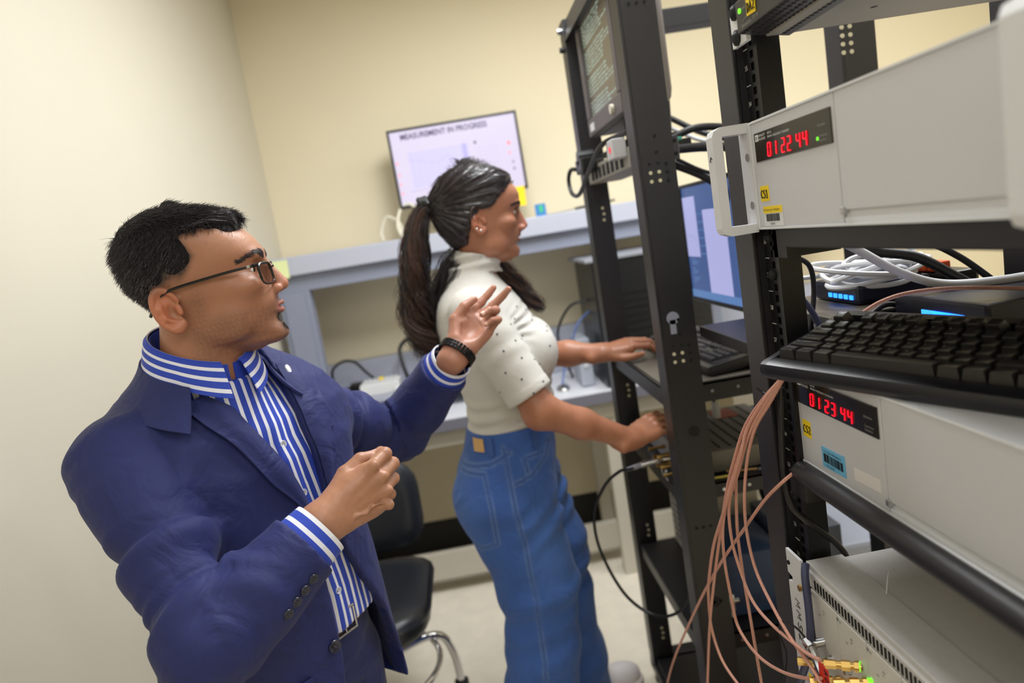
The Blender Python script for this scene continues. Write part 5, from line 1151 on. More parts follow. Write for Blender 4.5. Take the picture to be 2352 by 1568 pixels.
# ---- hair: dense cap plus strands
hair_man = mat('hair_black', (50, 44, 49), .42, spec=.5); scalp_m = mat('hair_base', (26, 23, 26), .8, spec=.15, bump=.6, bscale=500); hairg = mat('hair_grey', (120, 112, 112), .45)
T_m = smooth_tab(MT)
def hair_shell(P):
    Q = MH.loc(P); Q2 = Q.copy(); Q2[:, 2] -= .0085*sstep(.12, .20, Q[:, 2]); d = loft_sdf(Q2, T_m, 2.3); m = man_hair_mask(Q); top = sstep(.12, .19, Q[:, 2])
    th = -.004+m*(.0052+.0065*top+.002*gauss(Q[:, 0], -.05, .03)*top)+.0012*nz(Q, 260, 2)
    e = d-th
    # swept fringe lock on the right side of the forehead
    lock = chain(Q, [(-.085, -.045, .185), (-.055, -.049, .172), (-.034, -.044, .164), (-.020, -.030, .170)], [.006, .0055, .0045, .003], .01); lock2 = chain(Q, [(-.07, 0, .197), (-.035, -.005, .187), (-.012, -.012, .177)], [.008, .006, .004], .01)
    return smin(smin(e, lock+.0012*nz(Q, 500, 3), .012), lock2+.001*nz(Q, 500, 3), .012)
vs, q = surf(hair_shell, (-.56, .98, 1.40), (-.24, 1.23, 1.66), .0025)
hq = MH.loc(vs.astype(f32)); ok = (man_hair_mask(hq) > .25) | ((hq[:, 2] > .16) & (hq[:, 0] > -.1))
kq = ok[q].all(1); q = q[kq]; used = np.unique(q); mp_ = np.full(len(vs), -1); mp_[used] = np.arange(len(used)); vs2 = vs[used]; q2 = mp_[q]
hm = npmesh('hair', vs2, q2, scalp_m, man)
nrm = vnormals(vs2, q2)
def hair_on(vs, nrm, Qf, n, Lf, flowf, rad, m, par, seed, K=4, wgt=None):
    rs = np.random.default_rng(seed); p = None
    if wgt is not None: p = wgt/wgt.sum()
    i = rs.choice(len(vs), n, p=p); b = vs[i]+rs.normal(size=(n, 3))*.0012; N_ = nrm[i]; Q = Qf.loc(b.astype(f32)); F_ = flowf(Q)@Qf.B; L = Lf(Q)*(.7+.6*rs.random(n))
    d0 = N_*.42+F_*.85+rs.normal(size=(n, 3))*.2; d0 /= np.linalg.norm(d0, axis=1, keepdims=True); d1 = d0*.35+F_*.8-N_*.12+rs.normal(size=(n, 3))*.15; d1 /= np.linalg.norm(d1, axis=1, keepdims=True)
    t = np.linspace(0, 1, K)[None, :, None]; base = b-N_*.002
    return strands('hair_strands', base[:, None]+L[:, None, None]*(d0[:, None]*t*(1-.35*t)+d1[:, None]*.55*t*t), np.linspace(1, .35, K)*rad, m, par)
def flow_m(Q):
    u, l, v = Q[:, 0], Q[:, 1], Q[:, 2]; top = sstep(.165, .19, v)[:, None]
    side = np.stack([-.45+0*u, 0*u, -.75+0*u], 1); frt = np.stack([.75+0*u, -.45+0*u, -.25+0*u], 1); return side*(1-top)+frt*top
Lm = lambda Q: .005+.0075*sstep(.11, .20, Q[:, 2])+.004*sstep(-.1, -.2, Q[:, 0])*sstep(.08, .12, Q[:, 2])
wg = np.clip(man_hair_mask(MH.loc(vs2.astype(f32))), .12, 1); wg = np.maximum(wg, .9*(MH.loc(vs2.astype(f32))[:, 2] > .158))
hair_on(vs2, nrm, MH, 19000, Lm, flow_m, .00032, hair_man, hm, 3, wgt=wg)
hair_on(vs2, nrm, MH, 1300, Lm, flow_m, .0003, hairg, hm, 4, wgt=wg*sstep(.17, .09, MH.loc(vs2.astype(f32))[:, 2])+.01)
# fringe lock strands
rs = np.random.default_rng(5); lk = []
for _ in range(2200):
    s = rs.random(); b0 = np.array([-.088+.03*s, -.044+.03*rs.normal()*.5, .190+.006*rs.random()]); b0[2] -= max(0, abs(b0[1])-.03)*.35
    e0 = np.array([-.016-.018*rs.random(), -.040+.03*rs.random(), .170+.006*rs.normal()]); md = (b0+e0)/2+np.array([.006, -.008*rs.random(), .010])
    lk.append([b0, b0*.4+md*.6+np.array([0, 0, .002]), md*.5+e0*.5+np.array([.003, 0, .002]), e0])
strands('fringe', MH.w(np.array(lk).reshape(-1, 3)).reshape(-1, 4, 3), (.0004, .0004, .00035, .00015), hair_man, hm)
for s in (-1, 1):
    brow_strands(MH, fh, [(.006, s*.011, .120), (.004, s*.024, .1245), (-.006, s*.040, .1235), (-.026, s*.054, .1155)], 430, .0062, .0003, hair_man, mbody, .0027, seed=11+s)
brow_strands(MH, fh, [(.0085, -.012, .0225), (.0105, -.004, .0225), (.0105, .004, .0225), (.0085, .012, .0225)], 90, .0035, .0003, hair_man, mbody, .0022, 'goatee', 21)
brow_strands(MH, fh, [(.010, -.010, .012), (.0125, -.003, .009), (.0125, .003, .009), (.010, .010, .012)], 140, .0040, .0003, hair_man, mbody, .0045, 'goatee', 22)
# ---- glasses
gl = mat('glasses_black', (14, 14, 16), .3); lens_m = mat('lens', (235, 232, 240), .02); _nt = lens_m.node_tree; _tr = _nt.nodes.new('ShaderNodeBsdfTransparent'); _gy = _nt.nodes.new('ShaderNodeBsdfGlossy'); _gy.inputs['Roughness'].default_value = .05; _mx = _nt.nodes.new('ShaderNodeMixShader'); _mx.inputs[0].default_value = .16
_nt.links.new(_tr.outputs[0], _mx.inputs[1]); _nt.links.new(_gy.outputs[0], _mx.inputs[2]); _nt.links.new(_mx.outputs[0], _nt.nodes['Material Output'].inputs['Surface'])
g = G()
def lens_ring(s, r=1, du=0):
    out = []
    for a in np.linspace(0, 2*PI, 29)[:-1]:
        ca, sa = math.cos(a), math.sin(a); k = (abs(ca)**4+abs(sa)**4)**(-.25)
        out.append(MH.w((.0125+du-.010*((.034+.026*ca*k*r)/.06)**2-.0015*(sa*k), s*(.0335+.0255*ca*k*r), .0935+.0155*sa*k*r)))
    return out
gs = D.objects.new('glasses', None); COL.objects.link(gs); gs.parent = man; gs.matrix_parent_inverse = mw(man).inverted(); gs['label'] = 'black half rim glasses with slim temples'
for s in (-1, 1):
    R_ = lens_ring(s); G().loft([R_, lens_ring(s, 1, -.0016)]).build('lens', lens_m, gs, True)
    g = G(); top = [R_[k] for k in range(-2, 17)]; g.tube(R_+[R_[0]], .0015, 6); g.tube(top, .0021, 6); g.build('rim', gl, gs, True)
    hinge = MH.w((-.003, s*.064, .1065)); g = G()
    g.tube([MH.w((.002, s*.0605, .1075)), MH.w((-.004, s*.066, .1068))], .0026, 6)
    g.tube(spline([hinge, MH.w((-.03, s*.0735, .1045)), MH.w((-.07, s*.0785, .100)), MH.w((-.105, s*.0800, .0955)), MH.w((-.122, s*.0800, .0915)), MH.w((-.138, s*.0790, .082)), MH.w((-.150, s*.077, .062))], 5), [.0026]*26+[.0032]*5, 8, flat=.6); g.build('temple', gl, gs, True)
    G().tube([MH.w((-.008, s*.0675, .1064)), MH.w((-.0125, s*.069, .1061))], .0023, 6).build('hinge', steel_m, gs)
G().tube(spline([MH.w((.0118, -.0085, .1005)), MH.w((.0150, 0, .1030)), MH.w((.0118, .0085, .1005))], 5), .0014, 6).build('bridge', gl, gs, True)
# ------------------------------------------------------------------ his clothes
JT = [(.74, .16, -.155, .205), (.85, .157, -.15, .195), (.95, .155, -.14, .185), (1.05, .15, -.135, .18), (1.15, .145, -.135, .185), (1.22, .14, -.135, .195), (1.28, .12, -.13, .20), (1.32, .095, -.12, .185), (1.35, .07, -.105, .15), (1.38, .05, -.09, .10), (1.40, .035, -.085, .08)]
NE = np.array([(1.45, -.055), (1.353, -.053), (1.292, -.047), (1.239, -.025), (1.201, -.011), (1.155, .003), (1.107, .003), (1.067, .004), (.9, .003), (.74, -.02)])[::-1]
FE = np.array([(1.45, .062), (1.358, .057), (1.292, .047), (1.257, .043), (1.179, .045), (1.098, .047), (1.04, .059), (.981, .085), (.9, .128), (.8, .165), (.74, .165)])[::-1]
jk_m = mat('navy_wool', (20, 31, 92), .7, var=.08, vscale=140, bump=.3, bscale=1800, sheen=.05, wr=(15, .012, .5))
JA = np.array(JT)
def jf(l, z, off=0, tab=JA, n=2.4):
    uf, ub, hw = [np.interp(z, tab[:, 0], tab[:, k]) for k in (1, 2, 3)]; c = (uf+ub)/2; a = (uf-ub)/2
    return c+a*max(1-abs(l/hw)**n, 0)**(1/n)+off
Jp = lambda l, z, off=0: MTf.w((jf(l, z, off), l, z))
ST = [(z, uf-.013, ub+.013, hw-.014) for z, uf, ub, hw in JT]
shR, shL = MTf.w((.0, -.172, 1.268)), MTf.w((.005, .160, 1.238))
cuR = RW-unit(*(RW-elbR))*.052; cuL = LW-unit(*(LW-elbL))*.064
def armdist(P, a, b, c):
    """distance along the sleeve and the folds at that place"""
    a, b, c = [np.array(x, float) for x in (a, b, c)]; L1 = np.linalg.norm(b-a); L2 = np.linalg.norm(c-b)
    t1 = np.clip((P-A(*a))@A(*((b-a)/L1)), -.05, L1); t2 = np.clip((P-A(*b))@A(*((c-b)/L2)), 0, L2)
    d1 = np.linalg.norm(P-A(*a)-t1[:, None]*A(*((b-a)/L1)), axis=1); d2 = np.linalg.norm(P-A(*b)-t2[:, None]*A(*((c-b)/L2)), axis=1)
    return np.where(d1 < d2, t1, L1+t2), L1, L2
CREASE = {1: [(.10, .3, .016, -.1), (.15, 1.0, .018, .12), (.185, 1.3, .014, -.05), (.235, .8, .016, .25), (.275, .9, .014, .4), (.30, .7, .012, .5), (.36, .5, .016, .3)], 6: [(.10, .7, .016, .2), (.16, .9, .014, .3), (.20, 1.0, .012, -.2), (.24, .8, .014, .2), (.30, .5, .016, .2)]}
def folds(P, s, L1, amp, seed, per=.048):
    n = nz(P, 13, seed); n2 = nz(P, 27, seed+2); ph = s/per*2*PI*.8+n*3.2+n2*1.2
    w1 = np.clip(.5+.9*nz(P, 11, seed+5), 0, 1); w2 = np.clip(.5+.9*nz(P, 14, seed+9), 0, 1)
    r = (np.abs(np.sin(ph*.5))**1.8-.4)*w1+.5*np.sin(ph*1.37+n2*2.5+1)*w2*.7+.25*n2
    for s0, am, wd, tl in CREASE.get(seed, []):
        x = (s-s0+tl*((P-A(*shR))@A(*CX))+.012*n+.006*n2)/wd; r = r+1.5*am*np.where(x < 0, np.exp(-(x*.55)**2), np.exp(-(x*1.9)**2))*np.clip(.75+.6*nz(P, 9, seed+s0*40), .1, 1.2)
    near = .45+.35*np.exp(-((s-L1)/.075)**2)+.45*np.exp(-((s-L1*.45)/.08)**2)
    return amp*r*near
def tors(Q, off=0, tab=JT, n=2.4): return loft_sdf(Q, tab, n)-off
def jacket(P):
    Q = MTf.loc(P); d = tors(Q)
    d = d+.0022*nz(Q, 26, 4)*sstep(1.3, 1.2, Q[:, 2])-.003*np.sin(Q[:, 2]*70+Q[:, 1]*40)*gauss(Q[:, 2], 1.08, .07)*gauss(Q[:, 1], -.08, .06)
    sh = tors(Q, -.006, ST)
    o1 = np.interp(Q[:, 2], NE[:, 0], NE[:, 1]); o2 = np.interp(Q[:, 2], FE[:, 0], FE[:, 1])
    op = np.maximum(np.maximum(o1-Q[:, 1], Q[:, 1]-o2)*.85, .02-Q[:, 0])
    d = smax(np.maximum(d, -sh), -op, .003)
    for a, b, c, r, sd, amp, k in ((shR, elbR, cuR, (.076, .060, .055, .052), 1, .0105, .022), (shL, elbL, cuL, (.070, .058, .053, .050), 6, .0105, .022)):
        b_ = np.array(b); m2 = (b_+np.array(c))/2
        e = smin(smin(cap(P, a, b, r[0], r[1]), cap(P, b, m2, r[1], r[2]), .028), cap(P, m2, c, r[2], r[3]), .02)
        s, L1, L2 = armdist(P, a, b, c); tot = L1+L2
        e = e+folds(P, s, L1, amp, sd)*sstep(tot+.01, tot-.08, s)
        ax = A(*unit(*(np.array(c)-b_))); w_ = (P-A(*c))@ax; e = smax(e, w_-.004, .002)
        e = np.maximum(e, -np.maximum(cap(P, m2, np.array(c)+ax*.05, r[2]-.009, r[3]-.0085), -(w_+.05)))
        d = smin(d, e, k)
    # armhole seam, near side
    for s_, pts in ((-1, [(.02, -.175, 1.325), (.054, -.166, 1.311), (.09, -.153, 1.27), (.112, -.138, 1.208), (.10, -.150, 1.15)]), (1, [(.02, .15, 1.33), (.075, .135, 1.30), (.105, .125, 1.24), (.11, .125, 1.17)])):
        d = d+.0016*np.exp(-(chain(Q, pts, [0]*len(pts), .001)/.0035)**2)
    return np.maximum(d, Q[:, 2]-1.39)
vs, q = surf(jacket, (-.72, .68, .74), (.03, 1.54, 1.42), .0042)
jk = npmesh('jacket', vs, q, jk_m, man)
def resamp(pts, n):
    P = np.array(spline(pts, 12)); L = np.r_[0, np.cumsum(np.linalg.norm(np.diff(P, axis=0), axis=1))]; t = np.linspace(0, L[-1], n)
    return np.stack([np.interp(t, L, P[:, k]) for k in range(P.shape[1])], 1)
def sheet(rows, th, name, m, par, attr=None):
    """thick cloth from a grid of world points (R,C,3)"""
    R_ = np.array(rows); r, c, _ = R_.shape; du = np.gradient(R_, axis=0); dv = np.gradient(R_, axis=1); n = np.cross(du, dv); n /= np.maximum(np.linalg.norm(n, axis=2, keepdims=True), 1e-9)
    top = R_+n*th/2; bot = R_-n*th/2; vs = np.concatenate([top.reshape(-1, 3), bot.reshape(-1, 3)]); N_ = r*c; i = np.arange(N_).reshape(r, c)
    a, b, d, e = i[:-1, :-1].ravel(), i[:-1, 1:].ravel(), i[1:, 1:].ravel(), i[1:, :-1].ravel(); Q1 = np.stack([e, d, b, a], 1); Q2 = np.stack([a, b, d, e], 1)+N_
    rim = np.r_[i[0, :-1], i[:-1, -1], i[-1, :0:-1], i[:0:-1, 0]]; nx = np.r_[rim[1:], rim[0]]; Q3 = np.stack([rim, nx, nx+N_, rim+N_], 1)
    q_ = np.concatenate([Q1[:, ::-1], Q2[:, ::-1], Q3[:, ::-1]])
    at = None
    if attr is not None: at = {'stripe': np.tile(np.array(attr).ravel(), 2)}
    o = npmesh(name, vs, q_, m, par, True, at); o.data.set_sharp_from_angle(angle=math.radians(50)); return o
# lapels
def lapel(inner, outer, n=26, k=10, o0=.006):
    I = resamp(inner, n); O_ = resamp(outer, n); rows = []
    for j in range(n):
        row = []
        for i in range(k):
            t = i/(k-1); l, z = I[j]*(1-t)+O_[j]*t; row.append(Jp(l, z, o0+.006*math.sin(PI*min(1, t*1.25))*(1-j/n*.6)+.004*t))
        rows.append(row)
    return sheet(rows, .0032, 'lapel', jk_m, jk)
lapel([(-.056, 1.352), (-.048, 1.294), (-.026, 1.239), (-.012, 1.201), (.001, 1.150), (.003, 1.09)], [(-.113, 1.336), (-.104, 1.309), (-.078, 1.265), (-.052, 1.205), (-.014, 1.149), (.002, 1.088)])
lapel([(.058, 1.357), (.048, 1.294), (.044, 1.257), (.045, 1.2), (.046, 1.15), (.047, 1.09)][::1], [(.112, 1.338), (.104, 1.312), (.092, 1.27), (.074, 1.20), (.056, 1.15), (.048, 1.088)])
# jacket collar round the neck
NC = np.array([.028, -.038])     # neck centre in the torso frame (f, l)
def ring_pt(phi, rf, rl, z): return MTf.w((NC[0]+rf*math.cos(phi), NC[1]+rl*math.sin(phi), z))
rows = []
for phi in np.linspace(math.radians(52), math.radians(308), 44):
    k = (1-math.cos(phi))/2; k = (k-.19)/.81; ztop = 1.362+.052*max(k, 0)**.9; row = []
    for t in np.linspace(0, 1, 7):
        out = .078+.016*t+.020*t*t; drop = .046*t+(1-k)*.012*t; row.append(ring_pt(phi, out*(1.05+.22*(1-k)), out*1.08, ztop-drop))
    rows.append(row)
sheet(rows, .0035, 'collar', jk_m, jk)
# jacket details
btn_m = mat('navy_button', (30, 34, 58), .3, coat=.3); pearl = mat('pearl_button', (214, 218, 232), .25, coat=.4)
def button(c, n, r, m, par, name='button', th=.0022):
    n = V(n).normalized(); u = n.orthogonal().normalized(); w_ = n.cross(u); c = V(c); g = G(); rr = []
    for h, k in ((-.001, .96), (th*.5, 1), (th, .93), (th, .8), (th*.6, .68), (th*.55, .05)): rr.append([c+n*h+(u*math.cos(a)+w_*math.sin(a))*r*k for a in np.linspace(0, 2*PI, 21)[:-1]])
    g.loft(rr); o = g.build(name, m, par, True); g = G()
    for sx in (-1, 1):
        for sy in (-1, 1): p = c+n*(th*.55)+(u*sx+w_*sy)*r*.24; g.cyl(p-n*.0004, p+n*.0003, r*.11, n=8)
    g.build('thread_hole', hole_k, o); return o
fN = MTf.B[0]
button(Jp(-.012, .922, .003), fN-MTf.B[1]*.2, .0105, btn_m, jk); button(Jp(-.010, 1.045, .003), fN-MTf.B[1]*.2, .0105, btn_m, jk)
ax = unit(*(np.array(cuR)-elbR)); dn = unit(*(np.array([0, 0, -1.])-ax*(-ax[2]))); tocam = unit(*(-np.array(cuR)+np.array([0, 0, 1.5]))); tocam = unit(*(tocam-ax*(tocam@ax)))
side = unit(*(tocam*.80+dn*.60))
for k in range(4): button(np.array(cuR)-ax*(.022+.0165*k)+side*(.0525+.0028*k), side, .0075, btn_m, jk, 'cuff_button')
# breast pocket welt on the far chest
rows = [[Jp(l+(.082-.037)*0, z, .0035) for l in np.linspace(.052, .098, 8)] for z in (0, 1)]
rows = [[Jp(l, z0+.16*(l-.052)+dz, .004) for l in np.linspace(.058, .104, 8)] for z0, dz in ((1.236, 0), (1.236, .008), (1.236, .017))]
sheet(rows, .002, 'breast_pocket', jk_m, jk)
g = G(); c = V(Jp(.070, 1.345, .012)); n = V(fN*.75+np.array([0, 0, .65])).normalized(); u = n.orthogonal(); w_ = n.cross(u)
g.loft([[c+n*h+(u*math.cos(a)*.0055+w_*math.sin(a)*.010)*k for a in np.linspace(0, 2*PI, 17)[:-1]] for h, k in ((-.002, 1), (.001, 1), (.0022, .7))]); g.build('lapel_pin', mat('silver_pin', (205, 208, 220), .3, .8), jk, True)
# hip pocket flap, near side
sheet([[Jp(l, z, .005) for l in np.linspace(-.155, -.06, 10)] for z in (.90, .885, .865, .85)], .003, 'pocket_flap', jk_m, jk)
# ---- shirt
sh_m = stripe_mat('striped_shirt', (38, 66, 178), (224, 226, 238), .36)
def shirt(P):
    Q = MTf.loc(P); d = tors(Q, 0, ST)+.0015*nz(Q, 34, 2)+.0016*np.sin(Q[:, 1]*160+Q[:, 2]*14)*sstep(.9, 1.0, Q[:, 2])
    lc = np.interp(Q[:, 2], [.9, .99, 1.06, 1.16, 1.25, 1.35], [.028, .028, .022, .010, .0, .004])
    d = d-.0022*sstep(.0150, .0135, np.abs(Q[:, 1]-lc))*(Q[:, 0] > 0)
    d = smin(d, cap(Q, (NC[0], NC[1], 1.37), (NC[0]+.004, NC[1]+.012, 1.27), .0665, .084), .02)
    return np.maximum(np.maximum(d, Q[:, 2]-(1.372+.25*(NC[0]-Q[:, 0]))), .925-Q[:, 2])
vs, q = surf(shirt, (-.68, .85, .90), (-.15, 1.42, 1.41), .0042)
Qs = MTf.loc(vs.astype(f32)); lc = np.interp(Qs[:, 2], [.9, .99, 1.06, 1.16, 1.25, 1.35], [.028, .028, .022, .010, .0, .004])
sh = npmesh('shirt', vs, q, sh_m, man, True, {'stripe': (Qs[:, 1]-lc+.35*(Qs[:, 2]-1.1)*.04)/.0148+.18+.08*nz(Qs, 22, 1)})
STA = np.array(ST)
for z in (1.335, 1.244, 1.163, 1.075, .992): button(MTf.w((jf(np.interp(z, [.9, .99, 1.06, 1.16, 1.25, 1.35], [.028, .028, .022, .010, .0, .004]), z, .0032, STA), np.interp(z, [.9, .99, 1.06, 1.16, 1.25, 1.35], [.028, .028, .022, .010, .0, .004]), z)), fN, .0058, pearl, sh, 'shirt_button', .0018)
# collar: stand and fold-over leaf with pointed tips
rows, at = [], []
for phi in np.linspace(math.radians(9), math.radians(345), 60):
    k = (1-math.cos(phi))/2; fr = max(0, 1-min(phi, 2*PI-phi)/math.radians(62)); ztop = 1.384+.064*k**.8; row, ar = [], []
    for t in np.linspace(0, 1, 9):
        stand = .0670+.001*k; out = stand+(.004 if t > 0 else 0)+.012*t+.010*fr*t; drop = (.042+.014*fr)*t
        shift = (1 if phi < PI else -1)*fr*.006*t
        p = ring_pt(phi+shift*2.2, out*(1.0+.10*fr), out, ztop-drop+(.002*math.sin(t*PI))); row.append(p); ar.append(t*3.4+.35)
    rows.append(row); at.append(ar)
cl = sheet(rows, .0022, 'collar', sh_m, sh, at)
rows, at = [], []
for phi in np.linspace(math.radians(4), math.radians(356), 50):
    k = (1-math.cos(phi))/2; ztop = 1.380+.064*k**.8; rows.append([ring_pt(phi, .066, .066, ztop-.034*t) for t in (0, .5, 1)]); at.append([.6, .6, .6])
sheet(rows, .002, 'collar_stand', sh_m, sh, at)
# cuffs
for c, hand, r, nm in ((cuR, RW, .0405, 'cuff'), (cuL, LW, .0395, 'cuff')):
    c = np.array(c); ax = unit(*(np.array(hand)-c)); u = unit(*np.cross(ax, (0, 0, 1.))); w_ = np.cross(ax, u); rows, at = [], []
    for a in np.linspace(0, 2*PI, 40): 
        rows.append([c+ax*t+(u*math.cos(a)+w_*math.sin(a))*(r+.006*(.034-t)/.06+.0012*math.sin(3*a)) for t in np.linspace(-.03, .034, 9)]); at.append([t/.0172+.38 for t in np.linspace(-.03, .034, 9)])
    sheet(rows, .0025, nm, sh_m, sh, at)
# undershirt glimpse
G().tube([ring_pt(a, .054, .054, 1.388+.03*(1-math.cos(a))/2) for a in np.linspace(-.6, .6, 9)], .004, 6).build('undershirt', mat('undershirt_white', (225, 226, 228), .7), sh, True)
# ---- watch on the raised wrist
wt = D.objects.new('wristwatch', None); COL.objects.link(wt); wt.parent = man; wt.matrix_parent_inverse = mw(man).inverted(); wt['label'] = 'black link wristwatch'
wm = mat('watch_black', (28, 28, 30), .25, .6); wc = LW-X_*.007; ax = X_
for k in range(30):
    a = 2*PI*k/30; dirn = Y_*math.cos(a)*.0345+Zd*math.sin(a)*.0275; n = unit(*(Y_*math.cos(a)/.033+Zd*math.sin(a)/.0225)); tg = np.cross(ax, n); c = wc+dirn*1.02
    if abs(a-PI/2) < .42: continue
    g = G()
    for o_ in (-.006, 0, .006):
        M = Matrix(((ax[0], tg[0], n[0], c[0]+ax[0]*o_), (ax[1], tg[1], n[1], c[1]+ax[1]*o_), (ax[2], tg[2], n[2], c[2]+ax[2]*o_), (0, 0, 0, 1))); g.M = M; g.box(-.0027, .0027, -.0031, .0031, -.0016, .0016, .0006)
    g.build('link', wm, wt)
M = Matrix.Translation(wc+Zd*.0285) @ Matrix(((ax[0], Y_[0], Zd[0], 0), (ax[1], Y_[1], Zd[1], 0), (ax[2], Y_[2], Zd[2], 0), (0, 0, 0, 1))); g = G(M); g.cyl((0, 0, -.004), (0, 0, .005), .018, n=24); g.build('watch_case', wm, wt, True)
# ---- belt, trousers, shoes
tr_m = mat('navy_trousers', (27, 38, 92), .78, var=.05, vscale=120, bump=.25, bscale=1700, sheen=.1, wr=(14, .01, .4))
WT = [(.80, .105, -.13, .168), (.88, .118, -.125, .163), (.955, .128, -.118, .160)]
def trousers(P):
    Q = MTf.loc(P); d = loft_sdf(Q, WT, 2.3)
    for s in (-1, 1): d = smin(d, chain(Q, [(-.005, s*.083, .80), (.015, s*.09, .47), (-.005, s*.092, .04)], [.098, .074, .062], .03), .02)
    d = d+.002*nz(Q, 30, 7); return np.maximum(np.maximum(d, Q[:, 2]-.955), .03-Q[:, 2])
vs, q = surf(trousers, (-.72, .85, 0), (-.1, 1.45, 1.0), .007); npmesh('trousers', vs, q, tr_m, man)
belt_m = mat('brown_belt', (62, 34, 26), .35, bump=.1); rows = []
WA = np.array(WT); bl = D.objects.new('belt', None)
for a in np.linspace(0, 2*PI, 60): rows.append([MTf.w((.005+.129*abs(math.cos(a))**.87*np.sign(math.cos(a)), .164*abs(math.sin(a))**.87*np.sign(math.sin(a)), z)) for z in (.918, .93, .942, .952)])
D.objects.remove(bl); bl = sheet(rows, .004, 'belt', belt_m, man)
M = Matrix.Translation(MTf.w((.1375, .03, .935))) @ Matrix(((MTf.B[1][0], MTf.B[0][0], 0, 0), (MTf.B[1][1], MTf.B[0][1], 0, 0), (0, 0, 1, 0), (0, 0, 0, 1)))
g = G(M)
for q4 in ((-.024, .024, .017, .021), (-.024, .024, -.021, -.017), (-.024, -.020, -.017, .017), (.020, .024, -.017, .017), (-.002, .001, -.017, .017)): g.box(q4[0], q4[1], -.002, .003, q4[2], q4[3], .001)
g.build('buckle', steel_m, bl)
shoe_m = mat('black_shoe', (20, 19, 20), .3)
for s in (-1, 1):
    def shoe(P, s=s):
        Q = MTf.loc(P); d = smin(smin(ell(Q, (.02, s*.092, .045), (.07, .042, .045)), ell(Q, (.10, s*.097, .03), (.10, .046, .036)), .03), cap(Q, (-.01, s*.092, .09), (-.01, s*.092, .04), .045, .045), .03); return np.maximum(d, .001-Q[:, 2])
    c = MTf.w((.05, s*.095, 0)); vs, q = surf(shoe, c-np.array([.24, .24, .01]), c+np.array([.24, .24, .16]), .006); npmesh('shoe', vs, q, shoe_m, man)
# ------------------------------------------------------------------ the woman at the rack
skin_w = vcol_mat('skin_woman', .42, sss=.12, bump=.05, bscale=800, spec=.45)
wom = thing('person', 'woman with a long ponytail in a cream dotted top working at the rack', 'person', (.06, 1.8, 0))
WH = Fr(*frame((.108, 1.80, 1.449), 3, 0))
WT_ = [(-.010, .012, -.040, .006), (-.003, .022, -.066, .022), (.004, .029, -.080, .032), (.013, .0350, -.092, .041), (.024, .034, -.104, .048), (.036, .0385, -.114, .0535), (.046, .0425, -.122, .057), (.058, .0435, -.130, .061), (.074, .042, -.140, .0645), (.092, .041, -.148, .067), (.102, .045, -.152, .068), (.117, .054, -.154, .069), (.132, .0575, -.154, .070), (.15, .0575, -.150, .0705), (.17, .048, -.142, .069), (.19, .030, -.128, .063), (.205, .006, -.112, .053), (.216, -.018, -.092, .040), (.224, -.040, -.075, .022), (.228, -.054, -.062, .004)]
wp = dict(tab=WT_, eye=(.031, .0282, .103), n=2.3,
    add=[((.046, .020, .1205), (.0075, .017, .0065), .012), ((.014, .045, .080), (.022, .018, .016), .016), ((.023, .0, .010), (.010, .016, .011), .010), ((-.024, .046, .028), (.03, .014, .022), .02)],
    cut=[((.055, .030, .1035), (.017, .016, .010), .010), ((.046, .0, .0245), (.011, .026, .004), .008)],
    nose=((.048, 0, .106), (.0605, 0, .068), .0066, .0090), ala=((.0530, .0110, .0615), (.0090, .0058, .0064)), nostril=((.0565, .0065, .0562), (.005, .003, .0035)),
    lips=[((.0440, 0, .0455), (.035, .020, .0395), .0044, .002), ((.0410, 0, .0335), (.035, .019, .0375), .0052, .002)], mouth=((.0470, 0, .0393), (.014, .019, .0009)), open=.0046,
    neck=((-.065, 0, .035), (-.085, 0, -.08), .047, .050), ear=(-.060, .0695, .0950, 10, 1.08), post=[((.0, 0, .002), (.035, .028, .011), .02), ((.047, 0, .074), (.011, .0085, .022), .010)])
fw = head_sdf(wp)
vs, q = surf(lambda P: fw(WH.loc(P)), (-.08, 1.70, 1.37), (.20, 1.90, 1.70), .0024)
def w_hair_mask(Q):
    u, l, v = Q[:, 0], np.abs(Q[:, 1]), Q[:, 2]
    fr = np.interp(v, [.03, .06, .09, .105, .12, .135, .15, .165, .18, .195], [-.082, -.088, -.072, -.042, -.022, -.006, .010, .024, .034, .04])
    m = sstep(.003, -.008, u-fr-np.interp(l, [0, .03, .06], [.012, .006, 0])*(v > .14)); lo = np.interp(u, [-.16, -.12, -.09, -.075, -.05], [.02, .03, .04, .095, .118]); return m*sstep(-.004, .010, v-lo)
def w_cols(W_):
    Q = WH.loc(W_.astype(f32)); u, l, v = Q[:, 0], np.abs(Q[:, 1]), Q[:, 2]; c = np.tile(C3((166, 112, 86)), (len(Q), 1)); mix = lambda k, t: c*(1-k[:, None])+C3(t)*k[:, None]
    c *= (1+.05*nz(Q, 90, 3))[:, None]; c = mix(.45*sstep(.12, .16, v)*sstep(-.03, .02, u), (184, 132, 108)); c = mix(.4*gauss(v, .07, .02)*sstep(.03, .05, u), (190, 122, 104))
    lip = sstep(.033, .040, u)*sstep(.021, .016, l)*np.where((v > .027) & (v < .0505), 1, 0); c = mix(np.clip(lip*.8, 0, .8), (160, 88, 90))
    c = mix(.35*gauss(v, .100, .010)*gauss(l, .031, .02)*sstep(.0, .03, u), (112, 70, 58)); c = mix(.4*sstep(.066, .074, l)*gauss(u, -.060, .03)*gauss(v, .095, .04), (196, 112, 82))
    return mix(np.clip(w_hair_mask(Q)*1.05, 0, .96), (24, 19, 20))
wparts = [(vs, q, w_cols(vs))]
